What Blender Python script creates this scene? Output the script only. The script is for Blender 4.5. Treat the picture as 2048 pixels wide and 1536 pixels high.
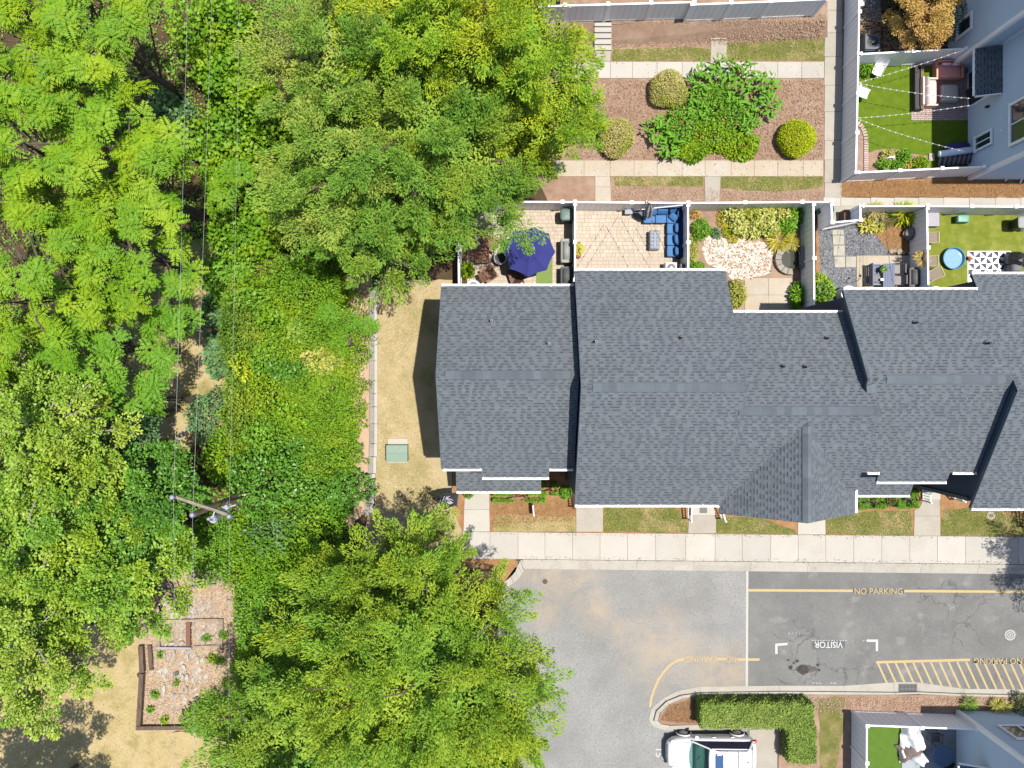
import bpy, bmesh, math, random
import numpy as np
from mathutils import Vector, Matrix

for _o in list(bpy.data.objects):
    bpy.data.objects.remove(_o)
sc = bpy.context.scene
COL = sc.collection
R = random.Random(11)
NR = np.random.default_rng(11)

# ------------------------------------------------------------------ camera, sky, sun, exposure
H, F = 43.0, 1640.0          # drone height (m), focal length in photo pixels
cd = bpy.data.cameras.new("drone_camera")
cam = bpy.data.objects.new("drone_camera", cd)
COL.objects.link(cam)
cam.location = (0, 0, H)
cd.sensor_width = 36.0
cd.lens = 36.0 * F / 2048.0
cd.clip_start, cd.clip_end = 0.5, 2000.0
sc.camera = cam

SUN_EL = math.radians(77.3)
wd = bpy.data.worlds.new("World")
sc.world = wd
wd.use_nodes = True
_nt = wd.node_tree
_nt.nodes.clear()
_sky = _nt.nodes.new("ShaderNodeTexSky")
_sky.sky_type = 'NISHITA'
_sky.sun_disc = False
_sky.sun_elevation = SUN_EL
_sky.sun_rotation = math.radians(90)
_bg = _nt.nodes.new("ShaderNodeBackground")
_bg.inputs[1].default_value = 0.115
_wo = _nt.nodes.new("ShaderNodeOutputWorld")
_nt.links.new(_sky.outputs[0], _bg.inputs[0])
_nt.links.new(_bg.outputs[0], _wo.inputs[0])

sl = bpy.data.lights.new("sun", 'SUN')
sl.energy = 4.6
sl.angle = math.radians(0.53)
sl.color = (1.0, 0.95, 0.86)
sun = bpy.data.objects.new("sun", sl)
COL.objects.link(sun)
sun.location = (10, 0, 60)
sun.rotation_euler = (0, math.radians(90) - SUN_EL, 0)

sc.view_settings.view_transform = 'Standard'
sc.view_settings.look = 'None'
sc.view_settings.gamma = 1.0
sc.view_settings.exposure = 0.86
sc.view_settings.use_curve_mapping = False
sc.render.engine = 'CYCLES'
sc.cycles.max_bounces = 6
sc.cycles.diffuse_bounces = 3
sc.cycles.glossy_bounces = 3
sc.cycles.transmission_bounces = 4
sc.cycles.caustics_reflective = False
sc.cycles.caustics_refractive = False

KEXP = 2.6                  # display value of a sunlit white horizontal surface (linear)

def lin(v):
    v /= 255.0
    return v / 12.92 if v <= 0.04045 else ((v + 0.055) / 1.055) ** 2.4

def c(r, g, b, k=1.0):
    """albedo whose sunlit look is the given sRGB colour"""
    return tuple(min(0.86, lin(x) / KEXP * k) for x in (r, g, b))

# ------------------------------------------------------------------ helpers
def W(px, py, z=0.0):
    k = (H - z) / F
    return Vector(((px - 1024) * k, (768 - py) * k, z))

def P2(px, py, z=0.0):
    v = W(px, py, z)
    return (v.x, v.y)

WM = {}

def setp(o, label=None, cat=None, group=None, kind=None):
    if label: o['label'] = label
    if cat: o['category'] = cat
    if group: o['group'] = group
    if kind: o['kind'] = kind
    return o

def thing(name, label, cat, loc, rz=0.0, group=None):
    o = bpy.data.objects.new(name, None)
    o.empty_display_size = 0.2
    COL.objects.link(o)
    o.location = loc
    o.rotation_euler = (0, 0, rz)
    WM[o.name] = Matrix.Translation(Vector(loc)) @ Matrix.Rotation(rz, 4, 'Z')
    return setp(o, label, cat, group)

def dup(root, loc, rz=None, label=None, scale=1.0):
    def cp(o, par):
        n = o.copy()
        COL.objects.link(n)
        if par is not None:
            n.parent = par
        for ch in list(o.children):
            cp(ch, n)
        return n
    n = cp(root, None)
    n.location = loc
    if rz is not None: n.rotation_euler = (0, 0, rz)
    n.scale = (scale,) * 3
    if label: n['label'] = label
    return n

class MB:
    def __init__(s):
        s.v, s.f, s.m = [], [], []
    def add(s, vs, fs, mi=0):
        n = len(s.v)
        s.v.extend([tuple(x) for x in vs])
        for f in fs:
            s.f.append([i + n for i in f]); s.m.append(mi)
        return s
    def box(s, cen, size, rz=0.0, rx=0.0, ry=0.0, mi=0, taper=1.0):
        hx, hy, hz = size[0] / 2, size[1] / 2, size[2] / 2
        M = Matrix.Translation(Vector(cen)) @ Matrix.Rotation(rz, 4, 'Z') @ Matrix.Rotation(ry, 4, 'Y') @ Matrix.Rotation(rx, 4, 'X')
        vs = []
        for z in (-hz, hz):
            t = taper if z > 0 else 1.0
            for x, y in ((-hx, -hy), (hx, -hy), (hx, hy), (-hx, hy)):
                vs.append(M @ Vector((x * t, y * t, z)))
        return s.add(vs, [(3, 2, 1, 0), (4, 5, 6, 7), (0, 1, 5, 4), (1, 2, 6, 5), (2, 3, 7, 6), (3, 0, 4, 7)], mi)
    def prism(s, poly, z0, z1, mi=0, bottom=True):
        a = sum(poly[i][0] * poly[(i + 1) % len(poly)][1] - poly[(i + 1) % len(poly)][0] * poly[i][1] for i in range(len(poly)))
        if a < 0: poly = poly[::-1]
        n = len(poly)
        vs = [(p[0], p[1], z0) for p in poly] + [(p[0], p[1], z1) for p in poly]
        fs = [list(range(n, 2 * n))] + [(i, (i + 1) % n, n + (i + 1) % n, n + i) for i in range(n)]
        if bottom: fs.append(list(range(n - 1, -1, -1)))
        return s.add(vs, fs, mi)
    def flat(s, poly, z, mi=0):
        a = sum(poly[i][0] * poly[(i + 1) % len(poly)][1] - poly[(i + 1) % len(poly)][0] * poly[i][1] for i in range(len(poly)))
        if a < 0: poly = poly[::-1]
        return s.add([(p[0], p[1], z) for p in poly], [list(range(len(poly)))], mi)
    def tube(s, pts, r, n=6, mi=0, cap=True):
        pts = [Vector(p) for p in pts]
        rs = r if isinstance(r, (list, tuple)) else [r] * len(pts)
        vs = []
        for i, p in enumerate(pts):
            t = (pts[min(i + 1, len(pts) - 1)] - pts[max(i - 1, 0)])
            t = t.normalized() if t.length > 1e-9 else Vector((0, 0, 1))
            a = t.cross(Vector((0, 0, 1)))
            if a.length < 1e-3: a = t.cross(Vector((1, 0, 0)))
            a.normalize(); b = t.cross(a)
            for k in range(n):
                an = 2 * math.pi * k / n
                vs.append(p + (a * math.cos(an) + b * math.sin(an)) * rs[i])
        fs = []
        for i in range(len(pts) - 1):
            for k in range(n):
                fs.append((i * n + k, i * n + (k + 1) % n, (i + 1) * n + (k + 1) % n, (i + 1) * n + k))
        if cap:
            fs.append(tuple(range(n - 1, -1, -1))); fs.append(tuple((len(pts) - 1) * n + k for k in range(n)))
        return s.add(vs, fs, mi)
    def lathe(s, prof, cen=(0, 0, 0), n=20, mi=0, sx=1.0, sy=1.0, cap=True):
        vs, fs = [], []
        for (r, z) in prof:
            for k in range(n):
                an = 2 * math.pi * k / n
                vs.append((cen[0] + r * sx * math.cos(an), cen[1] + r * sy * math.sin(an), cen[2] + z))
        m = len(prof)
        for i in range(m - 1):
            for k in range(n):
                fs.append((i * n + k, i * n + (k + 1) % n, (i + 1) * n + (k + 1) % n, (i + 1) * n + k))
        if cap:
            fs.append(tuple(range(n - 1, -1, -1))); fs.append(tuple((m - 1) * n + k for k in range(n)))
        return s.add(vs, fs, mi)
    def ball(s, cen, rad, nu=12, nv=8, mi=0, jit=0.0, rng=None, zmin=-1.0):
        prof = []
        vs, fs = [], []
        for j in range(nv + 1):
            ph = -math.pi / 2 + math.pi * j / nv
            for k in range(nu):
                an = 2 * math.pi * k / nu
                q = 1 + (rng.uniform(-jit, jit) if rng else 0)
                vs.append((cen[0] + rad[0] * q * math.cos(ph) * math.cos(an), cen[1] + rad[1] * q * math.cos(ph) * math.sin(an), cen[2] + rad[2] * q * max(zmin, math.sin(ph))))
        for j in range(nv):
            for k in range(nu):
                fs.append((j * nu + k, j * nu + (k + 1) % nu, (j + 1) * nu + (k + 1) % nu, (j + 1) * nu + k))
        return s.add(vs, fs, mi)
    def pillow(s, cen, size, rz=0.0, rx=0.0, ry=0.0, mi=0, e=4, nu=16, nv=8, zsq=3):
        """soft cushion: superellipsoid"""
        M = Matrix.Translation(Vector(cen)) @ Matrix.Rotation(rz, 4, 'Z') @ Matrix.Rotation(ry, 4, 'Y') @ Matrix.Rotation(rx, 4, 'X')
        def sp(w, p): return math.copysign(abs(w) ** (2.0 / p), w)
        vs, fs = [], []
        for j in range(nv + 1):
            ph = -math.pi / 2 + math.pi * j / nv
            for k in range(nu):
                an = 2 * math.pi * (k + .5) / nu
                cz = sp(math.cos(ph), zsq)
                vs.append(M @ Vector((size[0] / 2 * cz * sp(math.cos(an), e), size[1] / 2 * cz * sp(math.sin(an), e), size[2] / 2 * sp(math.sin(ph), zsq))))
        for j in range(nv):
            for k in range(nu):
                fs.append((j * nu + k, j * nu + (k + 1) % nu, (j + 1) * nu + (k + 1) % nu, (j + 1) * nu + k))
        return s.add(vs, fs, mi)
    def mesh(s, name, mats):
        me = bpy.data.meshes.new(name)
        me.from_pydata(s.v, [], s.f)
        if not isinstance(mats, (list, tuple)): mats = [mats]
        for m in mats: me.materials.append(m)
        if len(mats) > 1:
            me.polygons.foreach_set("material_index", s.m)
        return me
    def obj(s, name, mats, parent=None, world=False, smooth=False, bevel=0.0, label=None, cat=None, group=None, kind=None):
        off = None
        if parent is not None:
            if world:
                Mi = WM[parent.name].inverted()
                s.v = [tuple(Mi @ Vector(x)) for x in s.v]
        else:
            a = np.array(s.v)
            lo, hi = a.min(0), a.max(0)
            off = ((lo[0] + hi[0]) / 2, (lo[1] + hi[1]) / 2, lo[2])
            s.v = [tuple(x) for x in (a - np.array(off))]
        me = s.mesh(name, mats)
        if smooth:
            me.polygons.foreach_set("use_smooth", [True] * len(me.polygons))
        o = bpy.data.objects.new(name, me)
        COL.objects.link(o)
        if parent is not None:
            o.parent = parent
            WM[o.name] = WM[parent.name]
        else:
            o.location = off
            WM[o.name] = Matrix.Translation(Vector(off))
        if bevel > 0:
            b = o.modifiers.new("bevel", 'BEVEL')
            b.width = bevel; b.segments = 2; b.limit_method = 'ANGLE'; b.angle_limit = math.radians(40)
        return setp(o, label, cat, group, kind)

def quad_mesh(name, V, tint, mats, parent=None, kind=None, smooth=False, label=None, loc=(0, 0, 0), mat_idx=None):
    """V: (N,4,3) array of quads in world space -> one mesh; tint: (N,) random value per face"""
    N = V.shape[0]
    if parent is not None:
        Mi = np.array(WM[parent.name].inverted())
        V = V @ Mi[:3, :3].T + Mi[:3, 3]
    me = bpy.data.meshes.new(name)
    me.vertices.add(4 * N)
    me.vertices.foreach_set("co", V.reshape(-1).astype(np.float32))
    me.loops.add(4 * N)
    me.loops.foreach_set("vertex_index", np.arange(4 * N, dtype=np.int32))
    me.polygons.add(N)
    me.polygons.foreach_set("loop_start", np.arange(0, 4 * N, 4, dtype=np.int32))
    if not isinstance(mats, (list, tuple)): mats = [mats]
    for m in mats: me.materials.append(m)
    if mat_idx is not None: me.polygons.foreach_set("material_index", mat_idx.astype(np.int32))
    at = me.attributes.new("tint", 'FLOAT', 'FACE')
    at.data.foreach_set("value", tint.astype(np.float32))
    me.update(calc_edges=True)
    o = bpy.data.objects.new(name, me)
    COL.objects.link(o)
    if parent is not None:
        o.parent = parent
        WM[o.name] = WM[parent.name]
    return setp(o, label, None, None, kind)

# ------------------------------------------------------------------ materials
def _mat(name):
    m = bpy.data.materials.new(name)
    m.use_nodes = True
    nt = m.node_tree
    nt.nodes.clear()
    out = nt.nodes.new("ShaderNodeOutputMaterial")
    bs = nt.nodes.new("ShaderNodeBsdfPrincipled")
    nt.links.new(bs.outputs[0], out.inputs[0])
    return m, nt, bs, out

def _rgb(nt, col):
    n = nt.nodes.new("ShaderNodeRGB"); n.outputs[0].default_value = (*col, 1); return n.outputs[0]

def _mix(nt, fac, a, b, mode='MIX'):
    n = nt.nodes.new("ShaderNodeMix"); n.data_type = 'RGBA'; n.blend_type = mode
    if isinstance(fac, float) or isinstance(fac, int): n.inputs[0].default_value = fac
    else: nt.links.new(fac, n.inputs[0])
    for i, x in ((6, a), (7, b)):
        if isinstance(x, tuple): n.inputs[i].default_value = (*x[:3], 1)
        else: nt.links.new(x, n.inputs[i])
    return n.outputs[2]

def _noise(nt, scale, detail=4, rough=0.6, vec=None, lo=0.35, hi=0.65, dist=0.0):
    n = nt.nodes.new("ShaderNodeTexNoise")
    n.inputs['Scale'].default_value = scale
    n.inputs['Detail'].default_value = detail
    n.inputs['Roughness'].default_value = rough
    n.inputs['Distortion'].default_value = dist
    if vec is None:
        g = nt.nodes.new("ShaderNodeNewGeometry"); vec = g.outputs['Position']
    nt.links.new(vec, n.inputs['Vector'])
    r = nt.nodes.new("ShaderNodeMapRange")
    r.inputs['From Min'].default_value = lo; r.inputs['From Max'].default_value = hi
    nt.links.new(n.outputs[0], r.inputs['Value'])
    return r.outputs[0]

def _math(nt, op, a, b=None, clamp=False):
    n = nt.nodes.new("ShaderNodeMath"); n.operation = op; n.use_clamp = clamp
    for i, x in ((0, a), (1, b)):
        if x is None: continue
        if isinstance(x, (int, float)): n.inputs[i].default_value = x
        else: nt.links.new(x, n.inputs[i])
    return n.outputs[0]

def _objrand(nt, col, amt):
    oi = nt.nodes.new("ShaderNodeObjectInfo")
    mr = nt.nodes.new("ShaderNodeMapRange")
    mr.inputs['To Min'].default_value = 1 - amt; mr.inputs['To Max'].default_value = 1 + amt
    nt.links.new(oi.outputs['Random'], mr.inputs['Value'])
    h = nt.nodes.new("ShaderNodeHueSaturation")
    nt.links.new(mr.outputs[0], h.inputs['Value'])
    nt.links.new(col, h.inputs['Color'])
    return h.outputs[0]

def mat(name, c1, c2=None, sc_=6.0, c3=None, sc3=0.6, lo3=0.5, hi3=0.65, fine=None, fsc=60.0, flo=0.35, fhi=0.65,
        rough=0.85, spec=0.25, bump=0.0, bsc=40.0, objrand=0.0, metal=0.0, coat=0.0, vec_stretch=None, tint=None, detail=4):
    m, nt, bs, out = _mat(name)
    vec = None
    if vec_stretch:
        g = nt.nodes.new("ShaderNodeNewGeometry")
        mp = nt.nodes.new("ShaderNodeVectorMath"); mp.operation = 'MULTIPLY'
        mp.inputs[1].default_value = vec_stretch
        nt.links.new(g.outputs['Position'], mp.inputs[0]); vec = mp.outputs[0]
    col = _rgb(nt, c1)
    if c2: col = _mix(nt, _noise(nt, sc_, detail, vec=vec), col, tuple(c2))
    if c3: col = _mix(nt, _noise(nt, sc3, 5, 0.65, lo=lo3, hi=hi3, vec=vec), col, tuple(c3))
    if fine: col = _mix(nt, _noise(nt, fsc, 2, 0.7, lo=flo, hi=fhi, vec=vec), col, tuple(fine))
    if tint:
        a = nt.nodes.new("ShaderNodeAttribute"); a.attribute_name = "tint"
        col = _mix(nt, a.outputs['Fac'], col, tuple(tint))
    if objrand: col = _objrand(nt, col, objrand)
    nt.links.new(col, bs.inputs['Base Color'])
    bs.inputs['Roughness'].default_value = rough
    bs.inputs['Specular IOR Level'].default_value = spec
    bs.inputs['Metallic'].default_value = metal
    bs.inputs['Coat Weight'].default_value = coat
    if bump > 0:
        b = nt.nodes.new("ShaderNodeBump")
        b.inputs['Strength'].default_value = 1.0
        b.inputs['Distance'].default_value = bump
        nt.links.new(_noise(nt, bsc, 3, 0.7, lo=0.0, hi=1.0, vec=vec), b.inputs['Height'])
        nt.links.new(b.outputs[0], bs.inputs['Normal'])
    return m

def leafmat(name, ca, cb, cc=None, trans=0.17, rough=0.55, spec=0.15, dry=None):
    """foliage: per-leaf random tint between colours, slow drift over the crown, light through the leaves"""
    m, nt, bs, out = _mat(name)
    a = nt.nodes.new("ShaderNodeAttribute"); a.attribute_name = "tint"
    col = _mix(nt, a.outputs['Fac'], tuple(ca), tuple(cb))
    if cc: col = _mix(nt, _noise(nt, 0.45, 4, 0.6, lo=0.44, hi=0.66), col, tuple(cc))
    if dry:
        t = nt.nodes.new("ShaderNodeMath"); t.operation = 'GREATER_THAN'; t.inputs[1].default_value = 0.965
        nt.links.new(a.outputs['Fac'], t.inputs[0])
        col = _mix(nt, t.outputs[0], col, tuple(dry))
    nt.links.new(col, bs.inputs['Base Color'])
    bs.inputs['Roughness'].default_value = rough
    bs.inputs['Specular IOR Level'].default_value = spec
    tr = nt.nodes.new("ShaderNodeBsdfTranslucent")
    br = nt.nodes.new("ShaderNodeMix"); br.data_type = 'RGBA'; br.blend_type = 'MULTIPLY'; br.inputs[0].default_value = 1.0
    nt.links.new(col, br.inputs[6]); br.inputs[7].default_value = (1.2, 1.25, 0.4, 1)
    nt.links.new(br.outputs[2], tr.inputs[0])
    ms = nt.nodes.new("ShaderNodeMixShader"); ms.inputs[0].default_value = trans
    nt.links.new(bs.outputs[0], ms.inputs[1]); nt.links.new(tr.outputs[0], ms.inputs[2])
    nt.links.new(ms.outputs[0], out.inputs[0])
    return m

def simple(name, col, rough=0.6, spec=0.4, metal=0.0, coat=0.0, var=0.12, sc_=9.0):
    c2 = tuple(min(0.9, x * (1 - var)) for x in col)
    return mat(name, col, c2, sc_, rough=rough, spec=spec, metal=metal, coat=coat)

Wt = simple("white_vinyl", (0.80, 0.80, 0.82), 0.45, 0.4, var=0.05)
BLACK = simple("black_plastic", (0.02, 0.02, 0.022), 0.5)
DGREY = simple("dark_grey_plastic", (0.07, 0.075, 0.08), 0.6)
MGREY = simple("mid_grey_plastic", (0.2, 0.21, 0.22), 0.6)
LGREY = simple("light_grey_plastic", (0.42, 0.42, 0.43), 0.55)
STEEL = simple("steel", (0.55, 0.56, 0.58), 0.35, metal=0.8)
CREAM = simple("cream_plastic", (0.6, 0.52, 0.38), 0.6)
NAVY = simple("navy_paint", (0.02, 0.045, 0.12), 0.4)
# ------------------------------------------------------------------ ground materials
M_soil = mat("forest_soil", c(128, 100, 72, .8), c(95, 78, 55, .8), 1.2, fine=c(160, 130, 100, .8), fsc=25, flo=.5, fhi=.75, bump=.03, bsc=18)
M_dry = mat("dry_lawn", c(240, 216, 172), c(224, 200, 150), 1.6, c3=c(190, 176, 114), sc3=.55, lo3=.47, hi3=.64, fine=c(228, 208, 170), fsc=22, flo=.48, fhi=.75, bump=.02, bsc=45)
M_lawn = mat("patchy_lawn", c(132, 142, 66), c(178, 164, 100), 1.5, c3=c(205, 180, 130), sc3=.9, lo3=.53, hi3=.64, fine=c(90, 108, 44), fsc=18, flo=.5, fhi=.75, bump=.03, bsc=50)
M_mulch = mat("bark_mulch", c(210, 174, 148), c(186, 150, 126), 2.2, c3=c(224, 194, 170), sc3=.6, lo3=.5, hi3=.7, fine=c(222, 186, 158), fsc=30, flo=.55, fhi=.78, bump=.03, bsc=35)
M_straw = mat("pine_straw", c(214, 164, 112), c(188, 136, 88), 2.2, fine=c(240, 200, 152), fsc=35, flo=.52, fhi=.75, bump=.03, bsc=40)
M_turf = mat("artificial_turf", c(124, 154, 26), c(104, 136, 18), 3, fine=c(154, 180, 54), fsc=40, flo=.5, fhi=.8, rough=.95, bump=.015, bsc=60)
M_turf2 = mat("pale_turf", c(158, 170, 60), c(136, 150, 44), 2.5, c3=c(186, 190, 96), sc3=1.2, lo3=.48, hi3=.7, fine=c(176, 186, 86), fsc=35, flo=.5, fhi=.8, rough=.95, bump=.015, bsc=60)
M_conc = mat("sidewalk_concrete", c(232, 226, 214), c(222, 214, 202), 1.1, c3=c(208, 198, 180), sc3=.35, lo3=.52, hi3=.72, fine=c(240, 234, 224), fsc=45, objrand=.07, rough=.9, bump=.003, bsc=80)
M_conc2 = mat("weathered_concrete", c(212, 204, 190), c(194, 184, 166), 1.4, c3=c(176, 160, 136), sc3=.6, lo3=.53, hi3=.74, fine=c(226, 218, 204), fsc=40, objrand=.05, rough=.9, bump=.004, bsc=70)
M_kerb = mat("kerb_concrete", c(218, 212, 200), c(196, 188, 174), 1.6, c3=c(168, 158, 142), sc3=1.1, lo3=.55, hi3=.72, fine=c(230, 224, 212), fsc=30, objrand=.05, bump=.004, bsc=60)
M_stainconc = mat("stained_concrete", c(228, 206, 176), c(214, 186, 148), .9, c3=c(232, 222, 206), sc3=.5, fine=c(236, 226, 210), fsc=40, objrand=.03)

def asphalt_mat():
    m, nt, bs, out = _mat("asphalt")
    g = nt.nodes.new("ShaderNodeNewGeometry")
    pos = g.outputs['Position']
    sx = nt.nodes.new("ShaderNodeSeparateXYZ"); nt.links.new(pos, sx.inputs[0])
    oldc = _mix(nt, _noise(nt, .28, 5, .65, lo=.4, hi=.62), tuple(c(176, 175, 171)), tuple(c(196, 195, 192)))
    # pale worn grit
    oldc = _mix(nt, _math(nt, 'MULTIPLY', _noise(nt, 18, 3, .8, lo=.5, hi=.66), _noise(nt, .5, 4, .6, lo=.38, hi=.6)), oldc, tuple(c(226, 226, 222)))
    oldc = _mix(nt, _noise(nt, 9, 4, .8, lo=.5, hi=.7), oldc, tuple(c(162, 160, 156)))
    oldc = _mix(nt, _noise(nt, 30, 2, .7, lo=.52, hi=.7), oldc, tuple(c(142, 140, 137)))
    # tan washed-in soil on the old part, near the north kerb and by the turn
    dirt = None
    for (dx_, dy_, dr_) in ((1110, 1155, 70), (1170, 1175, 60), (1190, 1225, 50), (1240, 1265, 40), (1090, 1225, 45), (1330, 1300, 110), (1440, 1350, 90), (1262, 1280, 9), (1060, 1150, 40)):
        w_ = W(dx_, dy_, -.12)
        dn = nt.nodes.new("ShaderNodeVectorMath"); dn.operation = 'DISTANCE'
        nt.links.new(pos, dn.inputs[0]); dn.inputs[1].default_value = w_
        mr = nt.nodes.new("ShaderNodeMapRange"); mr.inputs['From Min'].default_value = dr_ / 38.0; mr.inputs['From Max'].default_value = dr_ / 38.0 * .2
        nt.links.new(dn.outputs['Value'], mr.inputs['Value'])
        dirt = mr.outputs[0] if dirt is None else _math(nt, 'MAXIMUM', dirt, mr.outputs[0])
    dirt = _math(nt, 'MULTIPLY', dirt, _noise(nt, .9, 4, .6, lo=.3, hi=.6, dist=.4))
    dirt = _math(nt, 'MULTIPLY', dirt, .7)
    oldc = _mix(nt, dirt, oldc, tuple(c(220, 200, 174)))
    newc = _mix(nt, _noise(nt, .5, 5, .65, lo=.4, hi=.65), tuple(c(146, 145, 143)), tuple(c(164, 163, 160)))
    newc = _mix(nt, _noise(nt, 1.1, 3, .5, lo=.6, hi=.75), newc, tuple(c(182, 181, 178)))
    newc = _mix(nt, _noise(nt, 28, 2, .75, lo=.55, hi=.78), newc, tuple(c(196, 195, 190)))
    newc = _mix(nt, _noise(nt, 35, 2, .7, lo=.55, hi=.75), newc, tuple(c(100, 100, 102)))
    e = W(1494, 1250, -.12).x
    st = _math(nt, 'GREATER_THAN', sx.outputs[0], e)
    col = _mix(nt, st, oldc, newc)
    # fine cracks, only in the newer lane
    vo = nt.nodes.new("ShaderNodeTexVoronoi"); vo.feature = 'DISTANCE_TO_EDGE'; vo.inputs['Scale'].default_value = .55
    nz = nt.nodes.new("ShaderNodeTexNoise"); nz.inputs['Scale'].default_value = 1.4; nz.inputs['Detail'].default_value = 5
    nt.links.new(pos, nz.inputs['Vector'])
    ad = nt.nodes.new("ShaderNodeVectorMath"); ad.operation = 'MULTIPLY_ADD'
    nt.links.new(nz.outputs['Color'], ad.inputs[0]); ad.inputs[1].default_value = (1.3, 1.3, 0); nt.links.new(pos, ad.inputs[2])
    nt.links.new(ad.outputs[0], vo.inputs['Vector'])
    cr = _math(nt, 'LESS_THAN', vo.outputs['Distance'], .011)
    cr = _math(nt, 'MULTIPLY', cr, _noise(nt, .22, 2, .5, lo=.52, hi=.6))
    cr = _math(nt, 'MULTIPLY', _math(nt, 'MULTIPLY', cr, st), .4)
    col = _mix(nt, cr, col, tuple(c(74, 74, 76)))
    nt.links.new(col, bs.inputs['Base Color'])
    bs.inputs['Roughness'].default_value = .92
    bs.inputs['Specular IOR Level'].default_value = .2
    b = nt.nodes.new("ShaderNodeBump"); b.inputs['Distance'].default_value = .008
    nt.links.new(_noise(nt, 70, 3, .8, lo=0, hi=1), b.inputs['Height'])
    nt.links.new(b.outputs[0], bs.inputs['Normal'])
    return m
M_asph = asphalt_mat()

def worn_paint(name, col, wear):
    m, nt, bs, out = _mat(name)
    cc = _mix(nt, _noise(nt, 9, 5, .75, lo=.52, hi=.74), tuple(col), tuple(wear))
    cc = _mix(nt, _noise(nt, 45, 2, .7, lo=.55, hi=.75), cc, tuple(wear))
    nt.links.new(cc, bs.inputs['Base Color']); bs.inputs['Roughness'].default_value = .8
    return m
M_yel = worn_paint("yellow_road_paint", c(238, 208, 148), c(190, 172, 134))
M_wht = worn_paint("white_road_paint", c(250, 250, 250), c(210, 208, 204))
M_wht2 = worn_paint("worn_white_paint", c(236, 230, 220), c(190, 186, 178))
M_faint = worn_paint("faint_chalk", c(196, 196, 194), c(140, 140, 140))

# ------------------------------------------------------------------ terrain
FAR = 420.0
RZ = -0.12
a0, a1 = P2(995, 1122), P2(2048, 1132.5)
sl_ = (a1[1] - a0[1]) / (a1[0] - a0[0])
b = MB()
b.flat([(-FAR, FAR), (FAR, FAR), (FAR, a0[1] + sl_ * (FAR - a0[0])), a0, (-FAR, a0[1])], 0)
b.flat([(-FAR, a0[1]), a0, (a0[0], -FAR), (-FAR, -FAR)], 0)
b.add([(a0[0], a0[1], -.3), (FAR, a0[1] + sl_ * (FAR - a0[0]), -.3), (FAR, a0[1] + sl_ * (FAR - a0[0]), 0), (a0[0], a0[1], 0)], [(0, 1, 2, 3)])
b.add([(a0[0], a0[1], -.3), (a0[0], -FAR, -.3), (a0[0], -FAR, 0), (a0[0], a0[1], 0)], [(3, 2, 1, 0)])
g = b.obj("ground", M_soil, kind='structure', label="brown bare soil under the trees and around the lots")
b = MB()
b.flat([(a0[0] - .5, a0[1] + 8), (FAR, a0[1] + 8), (FAR, -FAR), (a0[0] - .5, -FAR)], RZ)
b.obj("road", M_asph, kind='structure', label="grey asphalt parking road, pale and worn on the left, darker on the right")

def wob(pts, amp, step=0.35, rng=R):
    out = []
    n = len(pts)
    for i in range(n):
        p, q = Vector(pts[i]), Vector(pts[(i + 1) % n])
        m = max(1, int((q - p).length / step))
        for k in range(m):
            t = k / m
            r = p.lerp(q, t)
            if k > 0: r = r + Vector((rng.uniform(-amp, amp), rng.uniform(-amp, amp)))
            out.append((r.x, r.y))
    return out

_lev = {}
def patch(name, px, lev, m, wobble=0.0, label=None, z0=0.0, kind='structure'):
    pts = [P2(*p) for p in px]
    if wobble: pts = wob(pts, wobble)
    n = len(pts)
    bb = MB(); bb.flat(pts, z0 + .004 * lev)
    return bb.obj(name, m, kind=kind, label=label)

# south-east raised ground (planting strip, hedge bed and the yard beyond)
SE = [(1316, 1440), (1322, 1424), (1340, 1408), (1366, 1397), (1402, 1391), (1560, 1389), (1700, 1390), (1840, 1390), (2048, 1394), (4000, 1396), (4000, 9000), (1557, 9000), (1557, 1446), (1402, 1449), (1340, 1450), (1322, 1447)]
b = MB(); b.prism([P2(*p) for p in SE], -.3, 0.0, bottom=False)
b.obj("planting_bed", M_mulch, kind='structure', label="brown mulch bed behind the southern kerb")

# lawns and beds
DRY1 = [(752, 560), (905, 560), (905, 1000), (925, 1010), (925, 1120), (720, 1120), (740, 1000)]
patch("dry_lawn", DRY1, 1, M_dry, .04, "dry tan side lawn left of the end townhouse")
patch("red_clay", [(700, 540), (740, 520), (752, 700), (750, 1010), (690, 1060), (690, 930), (705, 820), (690, 700)], 1, mat("clay_soil", c(244, 212, 182), c(230, 190, 156), 1.5, fine=c(235, 205, 176), fsc=20, flo=.5, fhi=.8), .08, "pale clay soil along the block edging")
patch("clay_corner", [(925, 1112), (1030, 1117), (1040, 1134), (995, 1137), (900, 1137)], 2, M_straw, .03, "orange mulch corner by the kerb end")
DRY2 = [(300, 470), (440, 480), (470, 640), (460, 780), (440, 860), (380, 900), (330, 880), (200, 930), (170, 800), (200, 600)]
patch("shaded_lawn", DRY2, 1, mat("tan_grass", c(232, 210, 156), c(200, 182, 116), 1.2, c3=c(150, 144, 76), sc3=.7, lo3=.5, hi3=.66, fine=c(226, 204, 150), fsc=20, flo=.5, fhi=.8), .2, "dry grass clearing under the power lines")
DRY3 = [(-700, 1180), (240, 1230), (280, 1280), (276, 1458), (400, 1468), (560, 1500), (620, 1800), (-700, 1800)]
patch("back_lawn", DRY3, 1, mat("tan_grass_2", c(232, 208, 156), c(214, 190, 132), 1.2, c3=c(180, 166, 100), sc3=.6, lo3=.5, hi3=.68, fine=c(222, 204, 152), fsc=20, flo=.5, fhi=.8), .15, "dry back lawn left of the timber garden beds")
GARD = [(285, 1150), (470, 1130), (490, 1300), (480, 1460), (275, 1462), (280, 1290)]
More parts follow.
